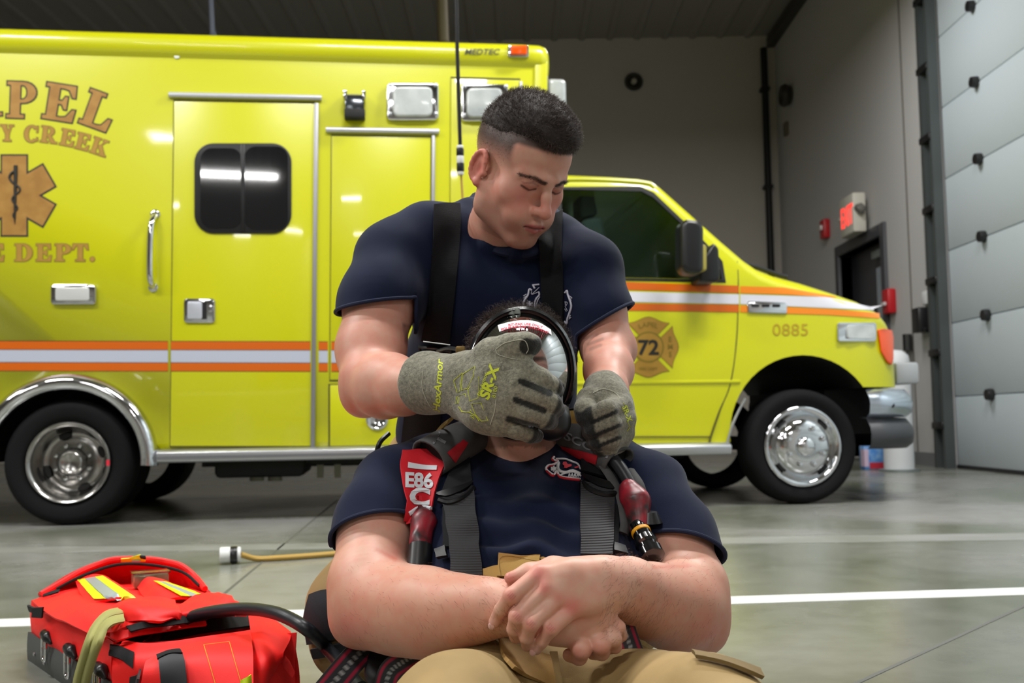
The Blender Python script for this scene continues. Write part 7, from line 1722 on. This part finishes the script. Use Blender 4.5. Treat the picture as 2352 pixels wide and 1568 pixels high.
# crumpled centre flaps
pt('centre_flap', [[(266, 1380, .170), (300, 1374, .185), (350, 1378, .188), (400, 1384, .178)], [(262, 1404, .168), (310, 1396, .190), (360, 1404, .186), (410, 1410, .174)], [(282, 1428, .158), (330, 1424, .176), (380, 1424, .172), (412, 1420, .162)]], red, .005, .006, 60)
pt('centre_flap', [[(404, 1392, .176), (440, 1376, .180), (490, 1368, .175), (520, 1366, .165)], [(406, 1410, .170), (450, 1396, .180), (500, 1390, .176), (540, 1384, .160)], [(412, 1424, .160), (460, 1414, .166), (510, 1404, .160), (556, 1400, .150)]], red, .005, .006, 70)
# plastic package
pk = empty('medical_package', G(350, 1340, .16), label='clear plastic wrapped green package tucked under the bag lid', cat='package')
m = MB(); a = G(308, 1352, .165); ux = unit(G(395, 1345, .165) - a); uy = np.array([-ux[1], ux[0], 0]); q = [a, a + ux * .075, a + ux * .075 + uy * .05, a + uy * .05]
m.prism(q, (0, 0, 0), (0, 0, .028)); world_child(m.build('package_body', mat('package_olive', (96, 92, 58), .35, noise=(40, .9, (150, 130, 110)), coat=.6), bevel=.004), pk)
m = MB(); m.prism([v + np.array([0, 0, .03]) for v in [a - ux * .003 - uy * .003, a + ux * .078 - uy * .003, a + ux * .078 + uy * .053, a + uy * .053 - ux * .003]], (0, 0, 0), (0, 0, .004)); world_child(m.build('package_film', glass_mat('film', (.8, .82, .78), .9, .1, 1.6), bevel=.001), pk)
# olive strap
oli = mat('strap_olive', (150, 148, 84), .75, bump=(500, .3, 3, .001))
def osr(off, w):
    path = [(284, 1412), (252, 1420), (228, 1444), (212, 1480), (199, 1520), (188, 1560), (182, 1600)]
    zs = [.176, .178, .168, .148, .110, .070, .03]
    nrm = [(0, 1), (.5, .9), (.85, .5), (.95, .3), (.96, .25), (.97, .2), (.97, .2)]
    rows = []
    for (x, y), z, (nx_, ny_) in zip(path, zs, nrm): rows.append([G(x + nx_ * (off - w / 2), y + ny_ * (off - w / 2), z), G(x + nx_ * off, y + ny_ * off, z + .003), G(x + nx_ * (off + w / 2), y + ny_ * (off + w / 2), z)])
    o = patch('olive_strap', rows, oli, None, 5, .004); world_child(o, BG)
osr(-8, 14); osr(10, 17)
# front compartment: black mouth, velcro lips, wall
pt('compartment_mouth', [[(272, 1474, .112), (340, 1452, .112), (450, 1428, .115), (574, 1416, .125)], [(292, 1490, .100), (360, 1478, .100), (460, 1456, .104), (576, 1440, .115)]], bin_, .004)
pt('velcro_strip', [[(290, 1440, .163), (330, 1428, .172), (390, 1420, .170), (470, 1410, .160)], [(300, 1452, .158), (340, 1442, .162), (400, 1436, .158), (475, 1424, .150)]], velc, .003, .001, 60)
pt('compartment_lip', [[(238, 1458, .152), (300, 1446, .160), (380, 1436, .155), (470, 1424, .148)], [(268, 1476, .142), (310, 1462, .148), (390, 1448, .146), (474, 1436, .140)]], red, .004, .002, 40)
fw_ = pt('front_pocket', [[(284, 1474, .135), (345, 1484, .135), (450, 1468, .140), (575, 1450, .148)], [(262, 1520, .115), (345, 1520, .118), (460, 1500, .125), (582, 1490, .130)], [(262, 1600, .060), (345, 1600, .060), (460, 1590, .065), (590, 1585, .07)]], red, .006, .003, 34)
fb_ = [obj_bvh(fw_)]
pt('front_pouch', [[(334, 1522, .128), (400, 1496, .138), (470, 1478, .142), (576, 1462, .146)], [(330, 1550, .112), (400, 1530, .125), (480, 1516, .130), (582, 1510, .132)], [(318, 1610, .07), (400, 1605, .075), (490, 1600, .08), (584, 1600, .08)]], red, .005, .003, 30)
fo_ = [obj_bvh(bpy.data.objects['front_pouch'])] + fb_
wrap('velcro_patch', [[(252, 1483), (280, 1488), (310, 1500)], [(249, 1507), (278, 1516), (307, 1535)]], velc, fo_, BG, .002, .002, 4, 1, 1.95)
yst = mat('stitch_yellow', (232, 150, 30), .7)
for ln in ([(468, 1480), (480, 1520), (496, 1575)], [(527, 1474), (540, 1520), (556, 1575)], [(468, 1480), (527, 1473)]): surf_line(ln, .0007, yst, fo_, BG, .001, 'stitching', 4, 1.95)
wrap('buckle_strap', [[(368, 1522), (395, 1512), (422, 1512)], [(372, 1545), (398, 1540), (428, 1540)], [(376, 1580), (402, 1578), (434, 1578)]], mat('strap_navy', (26, 28, 34), .6), fo_, BG, .006, .004, 4, 1, 1.95)
wrap('strap_loop', [[(363, 1516), (390, 1506), (415, 1503)], [(366, 1524), (392, 1513), (420, 1512)]], velc, fo_, BG, .008, .004, 4, 1, 1.95)
wrap('buckle_strap', [[(304, 1552), (316, 1548), (328, 1540)], [(300, 1580), (314, 1580), (324, 1580)]], mat('strap_dark', (30, 26, 30), .6), fo_, BG, .004, .004, 4, 1, 1.95)
# right hand flap
pt('end_flap', [[(572, 1412, .158), (606, 1416, .160), (640, 1436, .150), (667, 1458, .140)], [(577, 1450, .146), (606, 1452, .150), (640, 1468, .142), (662, 1476, .134)], [(584, 1510, .124), (606, 1520, .122), (630, 1512, .122), (648, 1504, .124)], [(586, 1590, .075), (600, 1580, .080), (612, 1560, .09), (634, 1530, .105)]], red, .006, .003, 34)
pt('end_loop', [[(648, 1500, .12), (664, 1516, .11), (677, 1542, .09)], [(640, 1512, .115), (652, 1530, .10), (672, 1556, .08)]], redin, .004)
pt('reflective_tab', [[(552, 1562, .112), (566, 1555, .116), (576, 1548, .12)], [(552, 1580, .10), (566, 1580, .10), (576, 1575, .10)]], limer, .002)
pt('velcro_patch', [[(66, 1388, .139), (80, 1394, .142)], [(70, 1402, .123), (78, 1406, .126)]], velc, .004); pt('velcro_patch', [[(78, 1394, .142), (101, 1393, .15)], [(76, 1416, .118), (99, 1418, .124)]], velc, .004)
pt('velcro_strip', [[(100, 1366, .150), (122, 1358, .156), (138, 1355, .158)], [(98, 1371, .146), (118, 1366, .150), (134, 1361, .154)]], velc, .003)
# chrome rings with rubber tabs on the base
nW = unit(np.cross(B_ - A_, (0, 0, 1))); nW = nW if np.dot(nW, CO - A_) > 0 else -nW; tW = unit(B_ - A_)
for (x, y0, y1) in ((101, 1458, 1518), (154, 1490, 1556), (222, 1534, 1600)):
    f = lambda yy: onplane(x, yy, A_ + nW * .022, nW)
    pt_, pb = f(y0), f(y1); c = (pt_ + pb) / 2; hh = np.linalg.norm(pt_ - pb) / 2; dn = unit(pb - pt_)
    rg = empty('tether_ring'); rg.parent = BG; rg.matrix_parent_inverse = BG.matrix_basis.inverted()
    m = MB(); L = [c + tW * .0135 * math.cos(t) + dn * (hh - .0135) * np.sign(math.sin(t)) * (1 if abs(math.sin(t)) > .3 else 0) * 1.0 + dn * .0135 * math.sin(t) for t in np.linspace(0, 2 * PI, 29)[:-1]]
    m.tube(catmull(L, 2, True), .0038, 10, closed=True); o = m.build('chrome_ring', chrome, smooth=True); o.parent = rg
    S = Fld(); S.cone(pt_ - tW * .010 - nW * .004, pt_ + tW * .012 - nW * .004 + dn * .004, .0105, .011, .006); S.cone(pt_ + tW * .010 - nW * .008, pt_ + tW * .022 - nW * .008 + dn * .012, .009, .006, .006); v2, q2 = S.mesh(.0028); o = link('rubber_tab', mesh_np('rubber_tab', v2, q2, True), black); o.parent = rg
for (x, y) in ((80, 1502), (103, 1522), (116, 1474), (168, 1500)):
    p = onplane(x, y, A_ + nW * .014, nW); m = MB(); m.lathe([(.004, 0), (.004, .003), (0, .0045)], p, nW, 10); world_child(m.build('rivet', alum, smooth=True), BG)

# ---- black air hose from the bag to the harness
hs = empty('air_hose', G(700, 1520), label='thick black rubber hose arching from the red bag to the reclining man', cat='hose')
pth = [G(338, 1486, .10), G(380, 1448, .130), G(440, 1416, .165), G(505, 1402, .185), G(565, 1398, .195), G(620, 1404, .200), G(665, 1420, .195), G(710, 1448, .180), (P(745, 1482, 1.86)), P(775, 1515, 1.78), P(800, 1548, 1.70), P(830, 1580, 1.64)]
o = MB().tube(catmull(pth, 8), .0115, 12).build('hose_tube', mat('hose_rubber', (26, 28, 34), .4), smooth=True); world_child(o, hs)
o = MB().tube([pth[0] + np.array([-.012, 0, -.012]), pth[0] + np.array([.004, 0, .004])], .014, 12).build('hose_fitting', chrome, smooth=True); world_child(o, hs)

# ================================================================ CORDS
# plug on the floor
p0 = G(505, 1296); p1 = G(553, 1294); wht = mat('plug_white', (214, 216, 214), .45); z_ = .034
pg = empty('floor_plug', p0, label='white and black cable connector with tan cord lying on the floor', cat='connector')
ax_ = unit(np.array([p1[0] - p0[0], p1[1] - p0[1], 0])); Lp = np.linalg.norm((p1 - p0)[:2]); c0 = np.array([p0[0], p0[1], z_])
def seg_(a, b, r, m_, nm): o = MB(); o.lathe([(0, a * Lp), (r * .92, a * Lp), (r, (a + .05) * Lp), (r, (b - .05) * Lp), (r * .92, b * Lp), (0, b * Lp)], c0, ax_, 20); world_child(o.build(nm, m_, smooth=True, ang=50), pg)
seg_(0, .52, .031, wht, 'plug_head'); seg_(.50, .84, .033, black, 'plug_band'); seg_(.82, 1.0, .030, wht, 'plug_collar')
tcord = mat('cord_tan', (176, 142, 66), .6)
pts = [c0 + ax_ * Lp] + [np.array([*G(x, y)[:2], .012]) for x, y in ((590, 1290), (640, 1288), (700, 1284), (760, 1279), (830, 1272), (900, 1270))]
world_child(MB().tube(catmull(pts, 6), .0105, 8).build('cord', tcord, smooth=True), pg)
# hanging drop cord in front of the ambulance
dc = empty('drop_cord', P(1057, 440, 4.6), label='black drop cord with striped connector hanging from the ceiling before the ambulance', cat='cord')
dd = 4.6; top_ = P(1046, -40, dd); zt = np.array([top_[0] - .02, top_[1], ZC])
world_child(MB().tube([zt, P(1048, 0, dd), P(1050, 110, dd), P(1054, 240, dd), P(1057, 336, dd)], .0085, 8).build('cable', black, smooth=True), dc)
def band(y0, y1, r, m_, nm): o = MB(); a = P(1056.5 + (y0 - 336) * .02, y0, dd); b = P(1056.5 + (y1 - 336) * .02, y1, dd); ax2 = unit(b - a); l = np.linalg.norm(b - a); o.lathe([(0, 0), (r * .9, 0), (r, l * .12), (r, l * .88), (r * .9, l), (0, l)], a, ax2, 16); world_child(o.build(nm, m_, smooth=True, ang=50), dc)
band(334, 342, .014, wht, 'connector_collar'); band(340, 358, .0165, black, 'connector_band'); band(357, 376, .0155, wht, 'connector_band'); band(374, 394, .0165, black, 'connector_band'); band(392, 402, .014, wht, 'connector_collar')
world_child(MB().tube([P(1059, 400, dd), P(1061, 430, dd), P(1064, 480, dd), P(1066, 560, dd)], .005, 6).build('tail_cord', tcord, smooth=True), dc)
for (x0, y0, x1, y1, d_, r, mm, nm, lab) in ((483, -30, 489, 100, 8.4, .022, mat('cable_blue_grey', (84, 90, 108), .5), 'hanging_cable', 'thin blue grey cable hanging from the ceiling behind the ambulance roof'), (1014, -30, 1020, 120, 9.5, .05, mat('post_olive', (84, 74, 48), .6), 'hanging_pipe', 'olive brown pipe hanging from the ceiling behind the ambulance roof')):
    a = P(x0, y0, d_); b = P(x1, y1, d_); o = empty(nm, (b[0], b[1], b[2]), label=lab, cat='cable' if 'cable' in nm else 'pipe'); ta = a + (a - b) * ((ZC - a[2]) / (a[2] - b[2]))
    world_child(MB().tube([ta, b], r, 10).build('line', mm, smooth=True), o); world_child(MB().lathe([(0, 0), (r * 1.5, 0), (r * 1.5, .06), (r, .1)], b, (0, 0, 1), 12).build('end_fitting', mm, smooth=True), o)
